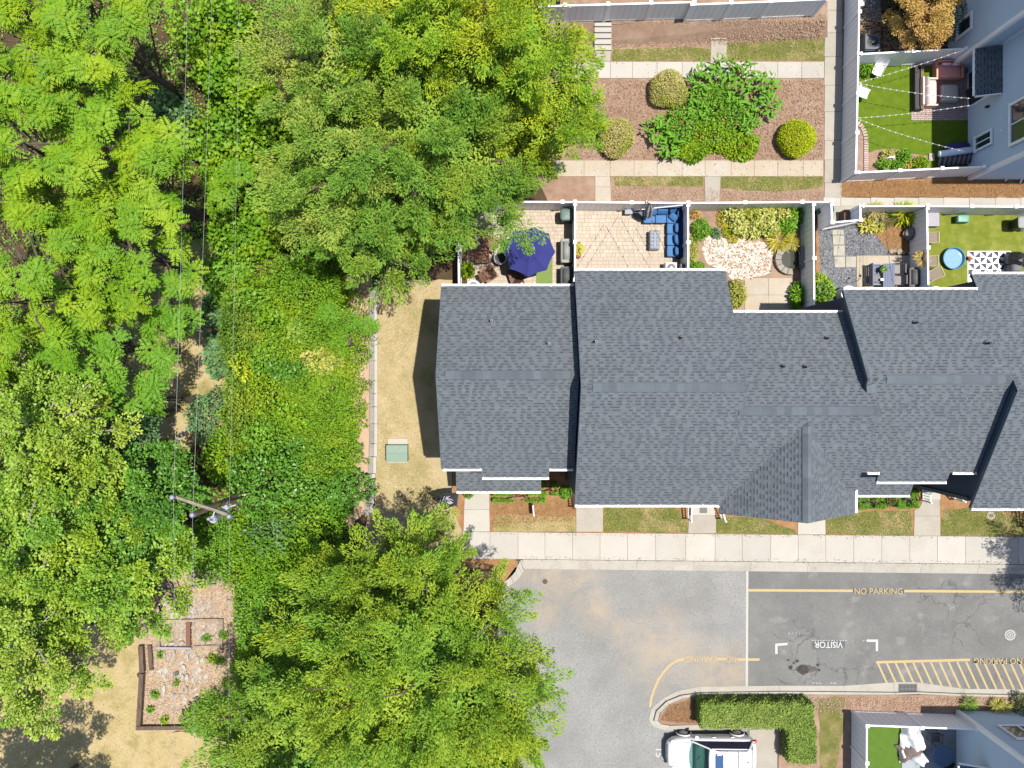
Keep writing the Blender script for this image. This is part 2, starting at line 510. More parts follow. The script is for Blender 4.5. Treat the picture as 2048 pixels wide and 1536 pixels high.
patch("garden_floor", GARD, 2, mat("leaf_litter", c(240, 212, 182), c(222, 190, 158), 2, c3=c(222, 204, 156), sc3=.9, lo3=.5, hi3=.66, fine=c(240, 206, 176), fsc=18, flo=.52, fhi=.75, bump=.03, bsc=20), .1, "leaf litter inside the ruined garden beds")
MUL = [(1130, -200), (1690, -200), (1690, 412), (1100, 412), (1050, 300)]
patch("mulch_bed", MUL, 1, M_mulch, 0, "pinkish brown bark mulch of the courtyard")
patch("grass_strip", [(1226, 98), (1300, 97), (1380, 94), (1420, 99), (1420, 122), (1224, 122)], 2, M_lawn, .05, "grass strip above the courtyard path, left")
patch("grass_strip", [(1456, 86), (1540, 78), (1620, 66), (1634, 20), (1650, 10), (1650, 121), (1456, 121)], 2, M_lawn, .05, "grass strip curving up to the vertical walk")
patch("grass_strip", [(1228, 353), (1406, 353), (1406, 373), (1330, 372), (1230, 372)], 2, M_lawn, .05, "thin grass strip below the lower courtyard path, left")
patch("grass_strip", [(1442, 353), (1645, 353), (1644, 374), (1560, 384), (1480, 382), (1442, 376)], 2, M_lawn, .05, "thin grass strip below the lower courtyard path, right")
patch("pine_straw_bed", [(1680, 345), (2300, 345), (2300, 396), (1680, 393)], 2, M_straw, .02, "orange pine straw strip along the blue-grey house")
# front gardens
patch("front_bed", [(905, 930), (1150, 930), (1152, 1064), (925, 1064), (905, 1020)], 2, M_straw, 0, "orange mulch front bed of the end townhouse")
patch("front_lawn", [(990, 1030), (1150, 1032), (1152, 1064), (985, 1062)], 3, mat("thin_lawn", c(222, 194, 146), c(190, 170, 108), 1.4, c3=c(150, 148, 80), sc3=.8, lo3=.5, hi3=.64, fine=c(222, 198, 150), fsc=20, flo=.5, fhi=.8), .05, "thin dry grass before the end townhouse")
patch("front_bed", [(1150, 960), (2300, 960), (2300, 1076), (1152, 1066)], 2, M_straw, 0, "orange mulch front beds of the middle townhouses")
patch("front_lawn", [(1208, 1010), (1340, 1008), (1372, 1040), (1376, 1066), (1208, 1064)], 3, M_lawn, .06, "patchy lawn between the second and third front walks")
patch("front_lawn", [(1432, 1034), (1520, 1036), (1590, 1060), (1594, 1069), (1432, 1066)], 3, M_lawn, .04, "green lawn left of the gable walk")
patch("front_lawn", [(1652, 1040), (1740, 1022), (1822, 1020), (1826, 1071), (1652, 1069)], 3, M_lawn, .06, "patchy lawn right of the gable walk")
patch("front_lawn", [(1884, 1020), (1960, 1014), (2040, 1040), (2300, 1040), (2300, 1074), (1882, 1072)], 3, M_lawn, .06, "patchy lawn before the right-hand townhouse")
patch("green_grass", [(1712, 988), (1770, 990), (1770, 1018), (1712, 1020)], 4, mat("green_lawn", c(110, 140, 52), c(84, 112, 36), 2, fine=c(140, 168, 80), fsc=24, flo=.5, fhi=.8), .05, "green grass square below the porch roof, left part")
patch("green_grass", [(1792, 985), (1834, 968), (1836, 1010), (1820, 1018), (1794, 1018)], 4, bpy.data.materials["green_lawn"], .05, "green grass square below the porch roof, right part")
patch("verge_grass", [(1634, 1396), (1690, 1396), (1688, 1460), (1670, 1540), (1660, 1800), (1630, 1800), (1640, 1460)], 1, M_lawn, .06, "patchy verge grass right of the clipped hedge")

# ------------------------------------------------------------------ sidewalks made of slabs
JOINT = mat("joint_soil", c(150, 122, 96), c(120, 96, 74), 4)
SLAB_Z = 0.035
def walk(name, label, quads, m, z=SLAB_Z):
    """one walk (dark joint bed) with every concrete slab its own part"""
    xs = [p for q in quads for p in q]
    root = thing(name, label, None, W(xs[0][0], xs[0][1], 0)); root['kind'] = 'structure'
    bed = MB()
    for q in quads:
        pts = [P2(*p) for p in q]
        bed.flat(pts, .022)
    bed.obj("joint_bed", JOINT, root, world=True)
    for q in quads:
        pts = [Vector(P2(*p)) for p in q]
        cen = sum(pts, Vector((0, 0))) / len(pts)
        ins = []
        for p in pts:
            d = p - cen
            L = d.length
            ins.append(tuple(cen + d * ((L - .011) / L)))
        bb = MB(); dz = R.uniform(-.003, .003)
        bb.prism(ins, -.05, z + dz, bottom=False)
        bb.obj("slab", m, root, world=True)
    return root
# front sidewalk
xs = [925, 980, 1036, 1090, 1145, 1200, 1255, 1311, 1371, 1430, 1484, 1541, 1596, 1651, 1707, 1763, 1819, 1874, 1930, 1981, 2036, 2092, 2150]
def swt(x): return 1063 + (x - 925) * 10.5 / 1123
def swb(x): return 1117 + (x - 925) * 11.5 / 1123
walk("sidewalk", "long pale concrete sidewalk in front of the townhouses", [[(a, swt(a)), (b_, swt(b_)), (b_, swb(b_)), (a, swb(a))] for a, b_ in zip(xs[:-1], xs[1:])], M_conc)
walk("front_walk", "concrete walk to the end townhouse porch", [[(930, 930), (980, 930), (979, 985), (930, 985)], [(930, 985), (979, 985), (979, 1019), (928, 1019)], [(928, 1019), (979, 1019), (980, 1063), (927, 1063)]], M_conc)
walk("front_walk", "concrete walk to the second townhouse", [[(1152, 960), (1206, 960), (1206, 1012), (1152, 1012)], [(1152, 1012), (1206, 1012), (1206, 1063.5), (1152, 1063.5)]], M_conc2)
walk("front_walk", "concrete walk to the third townhouse steps", [[(1377, 1031), (1432, 1031), (1432, 1066.5), (1376, 1066.5)]], M_conc2)
walk("front_walk", "concrete walk below the front gable", [[(1596, 960), (1650, 960), (1650, 1020), (1596, 1020)], [(1596, 1020), (1650, 1020), (1651, 1069), (1595, 1069)]], M_conc)
walk("front_walk", "stained concrete walk to the blue porch steps", [[(1846, 998), (1879, 998), (1880, 1032), (1828, 1032), (1828, 1020), (1838, 1016)], [(1828, 1032), (1880, 1032), (1880, 1071.5), (1827, 1071.5)]], M_conc2)
# courtyard paths
ux = [1110, 1167, 1221, 1265, 1314, 1364, 1410, 1460, 1508, 1555, 1603, 1648]
walk("courtyard_path", "upper concrete path across the courtyard", [[(a, 124), (b_, 124), (b_, 156.5), (a, 157)] for a, b_ in zip(ux[:-1], ux[1:])], M_conc)
lx = [1110, 1168, 1220, 1268, 1314, 1364, 1410, 1462, 1508, 1555, 1606, 1646]
walk("courtyard_path", "lower concrete path across the courtyard, rust stained at its left end", [[(a, 321), (b_, 321), (b_, 353), (a, 353)] for a, b_ in zip(lx[:-1], lx[1:])], M_stainconc)
vy = [-60, -12, 21, 66, 114, 171, 224, 281, 320, 366, 396]
walk("courtyard_path", "vertical concrete path beside the long white fence", [[(1649, a), (1684, a), (1683, b_), (1648, b_)] for a, b_ in zip(vy[:-1], vy[1:])], M_conc2)
ex = [1646, 1681, 1741, 1788, 1837, 1887, 1938, 1990, 2041, 2095]
walk("courtyard_path", "concrete path behind the back yard fences", [[(a, 395), (b_, 396), (b_, 413), (a, 412)] for a, b_ in zip(ex[:-1], ex[1:])], M_conc)
walk("courtyard_path", "short concrete walk down to the sofa yard gate", [[(1190, 353), (1220, 353), (1221, 374), (1190, 374)], [(1190, 374), (1221, 374), (1222, 404), (1190, 404)]], M_stainconc)
walk("courtyard_path", "short concrete walk to the garden yard gate", [[(1409, 353), (1441, 353), (1438, 404), (1410, 404)]], M_conc2)
walk("courtyard_path", "short concrete walk below the left garden steps", [[(1191, 100), (1222, 100), (1221, 124), (1192, 124)]], M_conc2)
walk("courtyard_path", "short concrete walk below the right garden steps", [[(1422, 78), (1453, 78), (1453, 124), (1421, 124)]], M_conc2)

# raised bank at the top with its garden steps
b = MB()
bk = [(1120, 88), (1680, 78), (1680, 40), (1120, 46), (1120, -220), (1680, -220)]
vv = [W(1120, 92, 0.01), W(1655, 76, 0.01), W(1655, 40, .8), W(1120, 46, .8), W(1655, -260, .8), W(1120, -260, .8), W(1692, 60, 0), W(1692, -260, 0)]
b.add(vv, [(0, 1, 2, 3), (3, 2, 4, 5)])
b.obj("bank", M_mulch, kind='structure', label="mulched bank rising to the upper white fence")
def steps(label, x0, x1, y0, y1, n, topx=None):
    r = thing("garden_steps", label, "steps", W((x0 + x1) / 2, y1, 0), 0, "concrete garden steps up the mulch bank")
    for i in range(n):
        ya = y1 + (y0 - y1) * i / n; yb = y1 + (y0 - y1) * (i + 1) / n
        xa = x0 if not (topx and i == n - 1) else topx
        bb = MB(); z = .16 * (i + 1)
        p0, p1 = W(xa, ya, z), W(x1, yb - 3, z)
        bb.box(((p0.x + p1.x) / 2, (p0.y + p1.y) / 2, z / 2), (p1.x - p0.x, abs(p1.y - p0.y), z))
        bb.obj("step", M_conc, r, world=True, bevel=.012)
steps("five pale concrete garden steps at the left of the bank", 1189, 1223, 40, 100, 5)
steps("three pale concrete garden steps with a wide top tread", 1420, 1454, 40, 78, 3, 1407)
b = MB(); b.prism([P2(1225, 41, .75), P2(1378, 34, .75), P2(1378, 41, .75), P2(1225, 49, .75)], 0.3, .78)
b.obj("retaining_timber", mat("weathered_timber", c(196, 176, 150), c(150, 128, 102), 3, fine=c(110, 92, 72), fsc=30, flo=.55, fhi=.8, vec_stretch=(.25, 3, 1), objrand=.12), label="weathered timber edging under the upper fence", cat="timber edging", bevel=.01)
M_timber = bpy.data.materials["weathered_timber"]

# ------------------------------------------------------------------ kerbs
def strip(name, root, outer, inner, z0, z1, m, maxlen=3.0):
    """pieces between two matching polylines"""
    for i in range(len(outer) - 1):
        o0, o1, i0, i1 = Vector(outer[i]), Vector(outer[i + 1]), Vector(inner[i]), Vector(inner[i + 1])
        L = (o1 - o0).length
        n = max(1, round(L / maxlen))
        for k in range(n):
            ga = .006 / L if (k == 0 and L < 2) else .006 / L
            t0, t1 = k / n + ga, (k + 1) / n - ga
            bb = MB()
            bb.prism([tuple(o0.lerp(o1, t0)), tuple(o0.lerp(o1, t1)), tuple(i0.lerp(i1, t1)), tuple(i0.lerp(i1, t0))], z0, z1, bottom=False)
            bb.obj(name, m, root, world=True)
def pl(l): return [P2(*p) for p in l]
kr = thing("kerb", "pale concrete kerb along the sidewalk", None, W(1046, 1138, 0)); kr['kind'] = 'structure'
ko = pl([(1046, 1126.5), (2300, 1139)]); ki = pl([(1046, 1118.8), (2300, 1131.8)]); kg = pl([(1046, 1138.5), (2300, 1152)])
strip("kerb_stone", kr, ko, ki, -.3, .03, M_kerb)
strip("gutter_pan", kr, kg, ko, -.3, RZ + .012, M_kerb)
ca = [(1046, 1118.8), (1040, 1121), (1036, 1130), (1031, 1142), (1022, 1154), (1008, 1164), (990, 1170)]
cb = [(1046, 1138.5), (1048, 1140), (1044, 1147), (1037, 1157), (1027, 1166), (1012, 1175), (992, 1182)]
strip("kerb_stone", kr, pl(cb), pl(ca), -.3, .028, M_kerb)
bb = MB(); bb.prism(pl([(994, 1130), (1046, 1130), (1040, 1122), (1036, 1131), (1031, 1143), (1022, 1155), (1008, 1165), (994, 1171)]), -.3, -.002, bottom=False)
bb.obj("kerb_corner_soil", M_straw, label="orange mulch corner beside the rounded kerb", kind='structure')
ks = thing("kerb", "pale concrete kerb round the hedge island and along the southern beds", None, W(1300, 1440, 0)); ks['kind'] = 'structure'
oi = [(1405, 1449), (1340, 1451), (1322, 1448), (1315, 1441), (1320, 1425), (1338, 1408), (1365, 1396.5), (1402, 1390), (1560, 1388), (1690, 1389), (1790, 1389), (1836, 1388), (1930, 1392), (2300, 1398)]
om = [(1405, 1454), (1338, 1456), (1317, 1452), (1308, 1442), (1313, 1422), (1333, 1403), (1362, 1391), (1402, 1385.5), (1560, 1383), (1690, 1384), (1790, 1385), (1836, 1384), (1930, 1388), (2300, 1394)]
oo = [(1405, 1461.5), (1334, 1463), (1309, 1456), (1298, 1441), (1304, 1419), (1327, 1398), (1358, 1383), (1402, 1375), (1560, 1373), (1690, 1373), (1790, 1366), (1836, 1366), (1930, 1379), (2300, 1384)]
strip("kerb_stone", ks, pl(om), pl(oi), -.3, .03, M_kerb)
strip("gutter_pan", ks, pl(oo), pl(om), -.3, RZ + .014, M_kerb)
bb = MB(); bb.prism(pl([(1500, 1462), (1557, 1458), (1557, 1700), (1500, 1700)]), -.3, RZ + .02, bottom=False)
bb.obj("concrete_pad", M_conc2, kind='structure', label="concrete pad behind the parked white car")

# ------------------------------------------------------------------ road markings
def mark(name, label, px, m, lev=1, cat="road marking", z=RZ):
    bb = MB()
    for q in px:
        bb.flat([P2(x, y, z) for x, y in q], z + .004 * lev)
    return bb.obj(name, m, label=label, cat=cat)
def hline(x0, y0, x1, y1, w):
    return [(x0, y0 - w / 2), (x1, y1 - w / 2), (x1, y1 + w / 2), (x0, y0 + w / 2)]
def vline(x0, y0, x1, y1, w):
    return [(x0 - w / 2, y0), (x0 + w / 2, y0), (x1 + w / 2, y1), (x1 - w / 2, y1)]
mark("seam_line", "long white line across the road at the change of asphalt", [vline(1494.5, 1141, 1493.5, 1372, 4.6)], M_wht2, 2)
mark("yellow_line", "yellow line left of the upper NO PARKING words", [hline(1497, 1180.5, 1707, 1181.5, 5)], M_yel)
mark("yellow_line", "yellow line right of the upper NO PARKING words", [hline(1807, 1182, 2300, 1185, 5)], M_yel)
mark("yellow_line", "short yellow line crossing the white seam", [hline(1473, 1319, 1519, 1319, 5)], M_yel, 1)
mark("yellow_line", "short yellow dash between the words NO and PARKING", [hline(1434, 1318, 1452, 1318, 4.5)], M_yel, 1)
arc = [(1370, 1318), (1356, 1320.5), (1344, 1327), (1334, 1336), (1325, 1347), (1316, 1361), (1308.5, 1378), (1303, 1396), (1300, 1414)]
aq = []
for i in range(len(arc) - 1):
    def nrm(j):
        a_, b_ = Vector(arc[max(j - 1, 0)]), Vector(arc[min(j + 1, len(arc) - 1)])
        t = (b_ - a_).normalized(); return Vector((-t.y, t.x)) * 2.3
    p, q, n0, n1 = Vector(arc[i]), Vector(arc[i + 1]), nrm(i), nrm(i + 1)
    aq.append([tuple(p + n0), tuple(q + n1), tuple(q - n1), tuple(p - n0)])
mark("yellow_line", "curved yellow line round the hedge island", aq, M_yel)
hq = [hline(1752, 1324.5, 1940, 1319.5, 5)]
hroot = thing("hatched_zone", "yellow hatched no parking zone by the storm drain", "road marking", W(1752, 1322, RZ))
bb = MB(); bb.flat([P2(x, y, RZ) for x, y in hq[0]], RZ + .006); bb.obj("border_line", M_yel, hroot, world=True)
for i in range(22):
    x = 1756 + i * 17.6
    y0 = 1327 - (x - 1756) * .022 if x < 1940 else 1322 + (x - 1940) * .015
    y1 = min(1381, 1367 + max(0, (x - 1800)) * .085)
    w = 4.2
    dx = (y1 - y0) * .46
    bb = MB(); bb.flat([P2(px_, py_, RZ) for px_, py_ in [(x - w / 2, y0), (x + w / 2, y0), (x + dx + w / 2, y1), (x + dx - w / 2, y1)]], RZ + .004)
    bb.obj("stripe", M_yel, hroot, world=True)
BLKPATCH = mat("blackout_paint", c(116, 116, 117), c(138, 138, 138), 6)
mark("blackout_patch", "dark patch behind the upper NO PARKING words", [hline(1706, 1182, 1808, 1182.5, 10)], BLKPATCH, 1)
mark("blackout_patch", "dark patch behind the right inverted NO PARKING words", [hline(1944, 1322, 2300, 1323, 11)], BLKPATCH, 1)
mark("blackout_patch", "dark patch behind the word VISITOR", [hline(1624, 1291, 1690, 1288, 16)], BLKPATCH, 1)
mark("bay_corner", "white left corner bracket of the visitor bay", [[(1550.5, 1287.5), (1575, 1285.5), (1575, 1290), (1555, 1291.5), (1555, 1308), (1550.5, 1308)]], M_wht, 1)
mark("bay_corner", "white right corner bracket of the visitor bay", [[(1734, 1279), (1756, 1279), (1756, 1302), (1751.5, 1302), (1751.5, 1283.5), (1734, 1283.5)]], M_wht, 1)
pr_ = thing("paint_flecks", "broken flecks of old white bay line around the word VISITOR", "road marking", W(1655, 1320, RZ))
for xx, yy in [(q, 1281) for q in list(np.arange(1624, 1685, 5.5)) + [1690, 1705, 1726, 1732]] + [(q, 1366) for q in (1626, 1632, 1635, 1638, 1652, 1660, 1666, 1669, 1683)]:
    l_ = R.uniform(1, 4); yy += R.uniform(-.4, .4)
    bb = MB(); bb.flat([P2(x, y, RZ) for x, y in hline(xx, yy, xx + l_, yy, 1.2)], RZ + .006); bb.obj("fleck", M_wht, pr_, world=True)

def text(name, label, s, px, py, hpx, wpx, rot, m, lev=2, z=RZ, cat="road lettering", parent=None, bold=.0):
    cu = bpy.data.curves.new("lettering", 'FONT')
    cu.body = s; cu.align_x = 'CENTER'; cu.align_y = 'CENTER'; cu.size = 1.0; cu.offset = bold
    cu.resolution_u = 3
    t = bpy.data.objects.new("tmp_text", cu); COL.objects.link(t)
    dg = bpy.context.evaluated_depsgraph_get()
    me = bpy.data.meshes.new_from_object(t.evaluated_get(dg))
    bpy.data.objects.remove(t)
    n = len(me.vertices); co = np.zeros(n * 3); me.vertices.foreach_get("co", co); co = co.reshape(-1, 3)
    lo, hi = co.min(0), co.max(0)
    k = (H - z) / F
    co[:, 0] = (co[:, 0] - (lo[0] + hi[0]) / 2) / (hi[0] - lo[0]) * wpx * k
    co[:, 1] = (co[:, 1] - (lo[1] + hi[1]) / 2) / (hi[1] - lo[1]) * hpx * k
    co[:, 2] = 0
    me.vertices.foreach_set("co", co.reshape(-1)); me.update()
    me.materials.clear(); me.materials.append(m)
    p = W(px, py, z)
    r = thing(name, label, cat, (p.x, p.y, z + .004 * lev), rot)
    # every letter is a part of its own
    par = list(range(n))
    def find(i):
        while par[i] != i: par[i] = par[par[i]]; i = par[i]
        return i
    fs = [list(q.vertices) for q in me.polygons]
    for q in fs:
        for v in q[1:]: par[find(v)] = find(q[0])
    isl = {}
    for q in fs: isl.setdefault(find(q[0]), []).append(q)
    for k_, ql in sorted(isl.items(), key=lambda e: min(co[v][0] for q in e[1] for v in q)):
        ids = sorted({v for q in ql for v in q}); mp = {v: i for i, v in enumerate(ids)}
        bb = MB(); bb.add([co[v] for v in ids], [[mp[v] for v in q] for q in ql])
        bb.obj("character", m, r)
    return r
text("road_lettering", "yellow stencilled words NO PARKING, upright on the upper line", "NO PARKING", 1757, 1182.3, 12, 96, 0, M_yel, 3)
text("road_lettering", "yellow inverted word PARKING by the curved line", "PARKING", 1402, 1318, 12, 60, math.pi, M_yel, 2)
text("road_lettering", "yellow inverted word NO by the white seam", "NO", 1462, 1318.5, 12, 19, math.pi, M_yel, 2)
text("road_lettering", "yellow inverted words NO PARKING at the hatched zone", "NO PARKING", 1996, 1322, 12, 96, math.pi, M_yel, 3)
text("road_lettering", "white inverted word VISITOR in its bay", "VISITOR", 1657, 1289.5, 13, 57, math.pi, M_wht, 3, bold=.012)
text("road_lettering", "white number 15 left of the parked car", "15", 1318, 1506, 13, 16, math.pi / 2 * 3, M_wht, 2)
text("chalk_mark", "faint chalk survey figures 11-14 on the dark asphalt", "11-14", 1588, 1267, 7, 24, math.pi, M_faint, 1)

# oil stains
OIL = mat("oil_stain", c(84, 80, 78), c(112, 108, 104), 2.5, fine=c(70, 66, 64), fsc=10)
bb = MB()
def blob(px_, py_, rx, ry, z, n=22, j=.16):
    return [P2(px_ + rx * (1 + R.uniform(-j, j)) * math.cos(2 * math.pi * k / n), py_ + ry * (1 + R.uniform(-j, j)) * math.sin(2 * math.pi * k / n), z) for k in range(n)]
bb.flat(blob(1611, 1338, 24, 8, RZ, j=.3), RZ + .004); bb.obj("oil_stain", mat("oil_stain_pale", c(112, 107, 102), c(132, 128, 124), 3), label="brown oil stain spread in the visitor bay", kind='structure')
bb = MB(); bb.flat(blob(1606, 1339, 12, 10, RZ, j=.12), RZ + .008)
for q in ((1581, 1335, 4.5, 4.5), (1638, 1340, 3, 3), (1576, 1320, 3, 2), (1594, 1322, 4, 3), (1588, 1326, 2, 2), (1635, 1330, 3, 3)):
    bb.flat(blob(*q, RZ, n=12), RZ + .008 + .0004 * q[2])
bb.obj("oil_stain", OIL, label="dark oil drips in the middle of the visitor bay", kind='structure')

# ironwork
mh = thing("manhole_cover", "round pale manhole cover on the dark road at right", "manhole", W(2020, 1270, RZ))
bb = MB(); bb.lathe([(.29, .004), (.29, .012), (.0, .012)], n=28); bb.obj("frame_ring", simple("pale_iron", c(218, 216, 212), .8), mh)
for k, r_ in enumerate((.2, .1)):
    bb = MB(); bb.lathe([(r_, .0125), (r_, .018), (r_ - .035, .018), (r_ - .035, .0125)], n=24, cap=False); bb.obj("groove_ring", simple("grey_iron", c(150, 148, 146), .8) if k == 0 else bpy.data.materials["grey_iron"], mh)
mh = thing("manhole_cover", "small rusty round valve cover near the kerb corner", "manhole", W(1090, 1163, RZ))
bb = MB(); bb.lathe([(.14, .004), (.14, .012), (0, .012)], n=20); bb.obj("rim", simple("rust_iron", c(150, 130, 120), .8), mh)
bb = MB(); bb.lathe([(.115, .0125), (.115, .02), (0, .022)], n=20); bb.obj("lid", simple("dark_rust", c(120, 95, 88), .8), mh)
gr = thing("storm_drain", "black iron storm drain grate in the southern gutter", "drain", W(1815, 1377, RZ))
bb = MB(); bb.box((0, 0, .004), (.96, .5, .03)); bb.obj("pit", BLACK, gr)
for k in range(13):
    bb = MB(); bb.box((-.44 + k * .0735, 0, .03), (.028, .48, .025)); bb.obj("grate_bar", simple("grate_iron", c(150, 150, 150), .7) if k == 0 else bpy.data.materials["grate_iron"], gr)
for y_ in (-.24, 0, .24):
    bb = MB(); bb.box((0, y_, .032), (.96, .03, .022)); bb.obj("grate_rail", bpy.data.materials["grate_iron"], gr)
cl = thing("cleanout_cap", "round concrete collar with dark utility cap in the right lawn", "utility cap", W(1982, 1031, 0))
bb = MB(); bb.lathe([(.22, .0), (.22, .03), (0, .03)], n=20); bb.obj("collar", M_conc2, cl)
bb = MB(); bb.lathe([(.1, .03), (.1, .06), (0, .06)], n=16); bb.obj("cap", DGREY, cl)
# ------------------------------------------------------------------ townhouses
def shingle_mat():
    m, nt, bs, out = _mat("slate_shingle")
    a = nt.nodes.new("ShaderNodeAttribute"); a.attribute_name = "tint"
    cr = nt.nodes.new("ShaderNodeValToRGB")
    el = cr.color_ramp.elements
    el[0].position = 0; el[0].color = (*c(74, 82, 91), 1)
    el[1].position = 1; el[1].color = (*c(146, 154, 161), 1)
    e = el.new(.45); e.color = (*c(124, 131, 138), 1)
    nt.links.new(a.outputs['Fac'], cr.inputs[0])
    col = _mix(nt, _noise(nt, .3, 5, .65), cr.outputs[0], (1.1, 1.09, 1.08), 'MULTIPLY')
    col = _mix(nt, _noise(nt, 1.0, 4, .6, vec=None, lo=.5, hi=.75), col, (.9, .91, .93), 'MULTIPLY')
    col = _mix(nt, _noise(nt, 60, 2, .8, lo=.4, hi=.6), col, (.88, .89, .9), 'MULTIPLY')
    nt.links.new(col, bs.inputs['Base Color'])
    bs.inputs['Roughness'].default_value = .9; bs.inputs['Specular IOR Level'].default_value = .2
    return m
M_sh = shingle_mat()
M_ridge = mat("ridge_shingle", c(126, 136, 145), c(115, 125, 134), 3, fine=c(140, 149, 156), fsc=50, objrand=.15, rough=.9)
M_deck = mat("roof_deck", c(88, 100, 114), c(76, 88, 102), 3)
M_side = mat("blue_grey_siding", (.44, .52, .59), (.40, .48, .55), .8, fine=(.48, .55, .61), fsc=30, rough=.7)
M_dside = mat("slate_blue_siding", c(104, 122, 140), c(94, 112, 130), .8, rough=.7)
M_trim = simple("pale_trim", (.8, .8, .8), .5, var=.05)
M_rake = simple("grey_rake_board", c(112, 128, 142), .6, var=.06)
M_glass = simple("window_glass", (.025, .035, .05), .08, .6, coat=.3)
M_gut = simple("white_gutter", (.6, .59, .6), .4, .4, var=.05)

def shingles(planes, name, parent, e=.146, lapto=.02):
    """real laminated shingle courses on sloping planes: tabs proud of the darker lower layer"""
    Q, T = [], []
    for (e0, e1, r1, r0) in planes:
        e0, e1, r1, r0 = map(Vector, (e0, e1, r1, r0))
        X = (e1 - e0).normalized(); Y = (r0 - e0) - X * (r0 - e0).dot(X); hgt = Y.length; Y.normalize(); Nn = X.cross(Y)
        w = (e1 - e0).length; la = (r0 - e0).dot(X); ra = (r1 - e0).dot(X)
        hr = (r1 - e0).dot(Y); hmax = max(hgt, hr)
        L = lambda t: la * t / hgt
        Rr = lambda t: w + (ra - w) * t / hr
        n = int(math.ceil(hmax / e))
        for j in range(n):
            d0, d1 = j * e - (.02 if j == 0 else 0), min((j + 1) * e, hmax)
            dd0, dd1 = max(0, d0), d1
            xa, xb = min(L(dd0), L(dd1)), max(Rr(dd0), Rr(dd1))
            if xb - xa < .02: continue
            x = xa + R.uniform(0, .25); up = R.random() < .5
            segs = [(xa, x, not up)] if x > xa else []
            row = R.uniform(-.08, .08)
            while x < xb:
                ww = R.choice((.11, .14, .17, .2, .24)) if up else R.choice((.15, .18, .22))
                segs.append((x, min(x + ww, xb), up)); x += ww; up = not up if R.random() > .12 else up
            def pt(x_, d_, z_):
                l_, r_ = L(min(max(d_, 0), hmax)), Rr(min(max(d_, 0), hmax))
                return e0 + X * min(max(x_, l_), r_) + Y * d_ + Nn * z_
            for (xs_, xe, tab) in segs:
                zt = .017 if tab else .009
                tv = (R.uniform(.55, .82) if tab else R.uniform(.42, .6)) + row * .7
                if tab:
                    Q.append([pt(xs_, d0, zt), pt(xe, d0, zt), pt(xe, d1 + lapto, .004), pt(xs_, d1 + lapto, .004)]); T.append(tv)
                else:
                    dm = d0 + (d1 - d0) * .6
                    zm = .0065
                    Q.append([pt(xs_, d0, zt), pt(xe, d0, zt), pt(xe, dm, zm), pt(xs_, dm, zm)]); T.append(tv + .1)
                    Q.append([pt(xs_, dm, zm), pt(xe, dm, zm), pt(xe, d1 + lapto, .004), pt(xs_, d1 + lapto, .004)]); T.append(R.uniform(.1, .26))
                Q.append([pt(xs_, d0, 0), pt(xe, d0, 0), pt(xe, d0, zt), pt(xs_, d0, zt)]); T.append(.2)
    return quad_mesh(name, np.array([[tuple(p) for p in q] for q in Q]), np.clip(np.array(T), 0, 1), M_sh, parent, kind='stuff')

def ridge(parent, p0, p1, s_, wid=.17, L=.3, name="ridge_cap", zoff=.04):
    """folded ridge cap shingles, each its own piece; s_ = slope"""
    p0, p1 = Vector(p0), Vector(p1)
    if L > .2 and wid < .2:
        dk = MB(); w2 = wid + .03; u_ = (p1 - p0).normalized(); s2_ = Vector((-u_.y, u_.x, 0))
        for q_ in (p0, p1):
            dk.v += [tuple(q_ + s2_ * w2 + Vector((0, 0, zoff - .004 - w2 * s_))), tuple(q_ + Vector((0, 0, zoff)) ), tuple(q_ - s2_ * w2 + Vector((0, 0, zoff - .004 - w2 * s_)))]
        dk.f += [[0, 3, 4, 1], [1, 4, 5, 2]]; dk.m += [0, 0]
        dk.obj("ridge_vent", DGREY, parent, world=True)
    d = (p1 - p0); n = max(1, int(d.length / L)); u = d.normalized(); sd = Vector((-u.y, u.x, 0))
    for k in range(n):
        a, b_ = p0 + u * (k * L), p0 + u * ((k + 1) * L + .04)
        z0, z1 = zoff + .018, zoff + .004
        bb = MB()
        dr = wid * s_
        vs = []
        for p, z in ((a, z1), (b_, z0)):
            vs += [p + sd * wid + Vector((0, 0, z - dr)), p + Vector((0, 0, z + .012)), p - sd * wid + Vector((0, 0, z - dr))]
        for p, z in ((a, z1), (b_, z0)):
            vs += [p + sd * wid + Vector((0, 0, z - dr - .03)), p - sd * wid + Vector((0, 0, z - dr - .03))]
        bb.add(vs, [(0, 3, 4, 1), (1, 4, 5, 2), (3, 8, 9, 5, 4), (0, 6, 8, 3), (2, 5, 9, 7), (0, 1, 2, 7, 6)])
        bb.obj(name, M_ridge, parent, world=True)

def gutter(parent, x0, x1, y, z, side, d=.105):
    """white gutter along an eave, with hanger straps"""
    bb = MB()
    yy = y + side * d / 2
    bb.box(((x0 + x1) / 2, yy + side * d * .42, z - .06), (x1 - x0, .02, .14))
    bb.box(((x0 + x1) / 2, yy, z - .12), (x1 - x0, d, .02))
    bb.box(((x0 + x1) / 2, yy - side * d * .3, z - .03), (x1 - x0, .05, .03))
    bb.box(((x0 + x1) / 2, yy + side * d * .32, z + .012), (x1 - x0, .055, .016))
    o = bb.obj("gutter", M_gut, parent, world=True)
    n = max(1, int((x1 - x0) / .9))
    b2 = MB()
    for k in range(n + 1):
        b2.box((x0 + (x1 - x0) * (k + .05) / (n + .1), yy, z + .024), (.05, d, .012))
    b2.obj("hanger", M_gut, o, world=True)
    return o

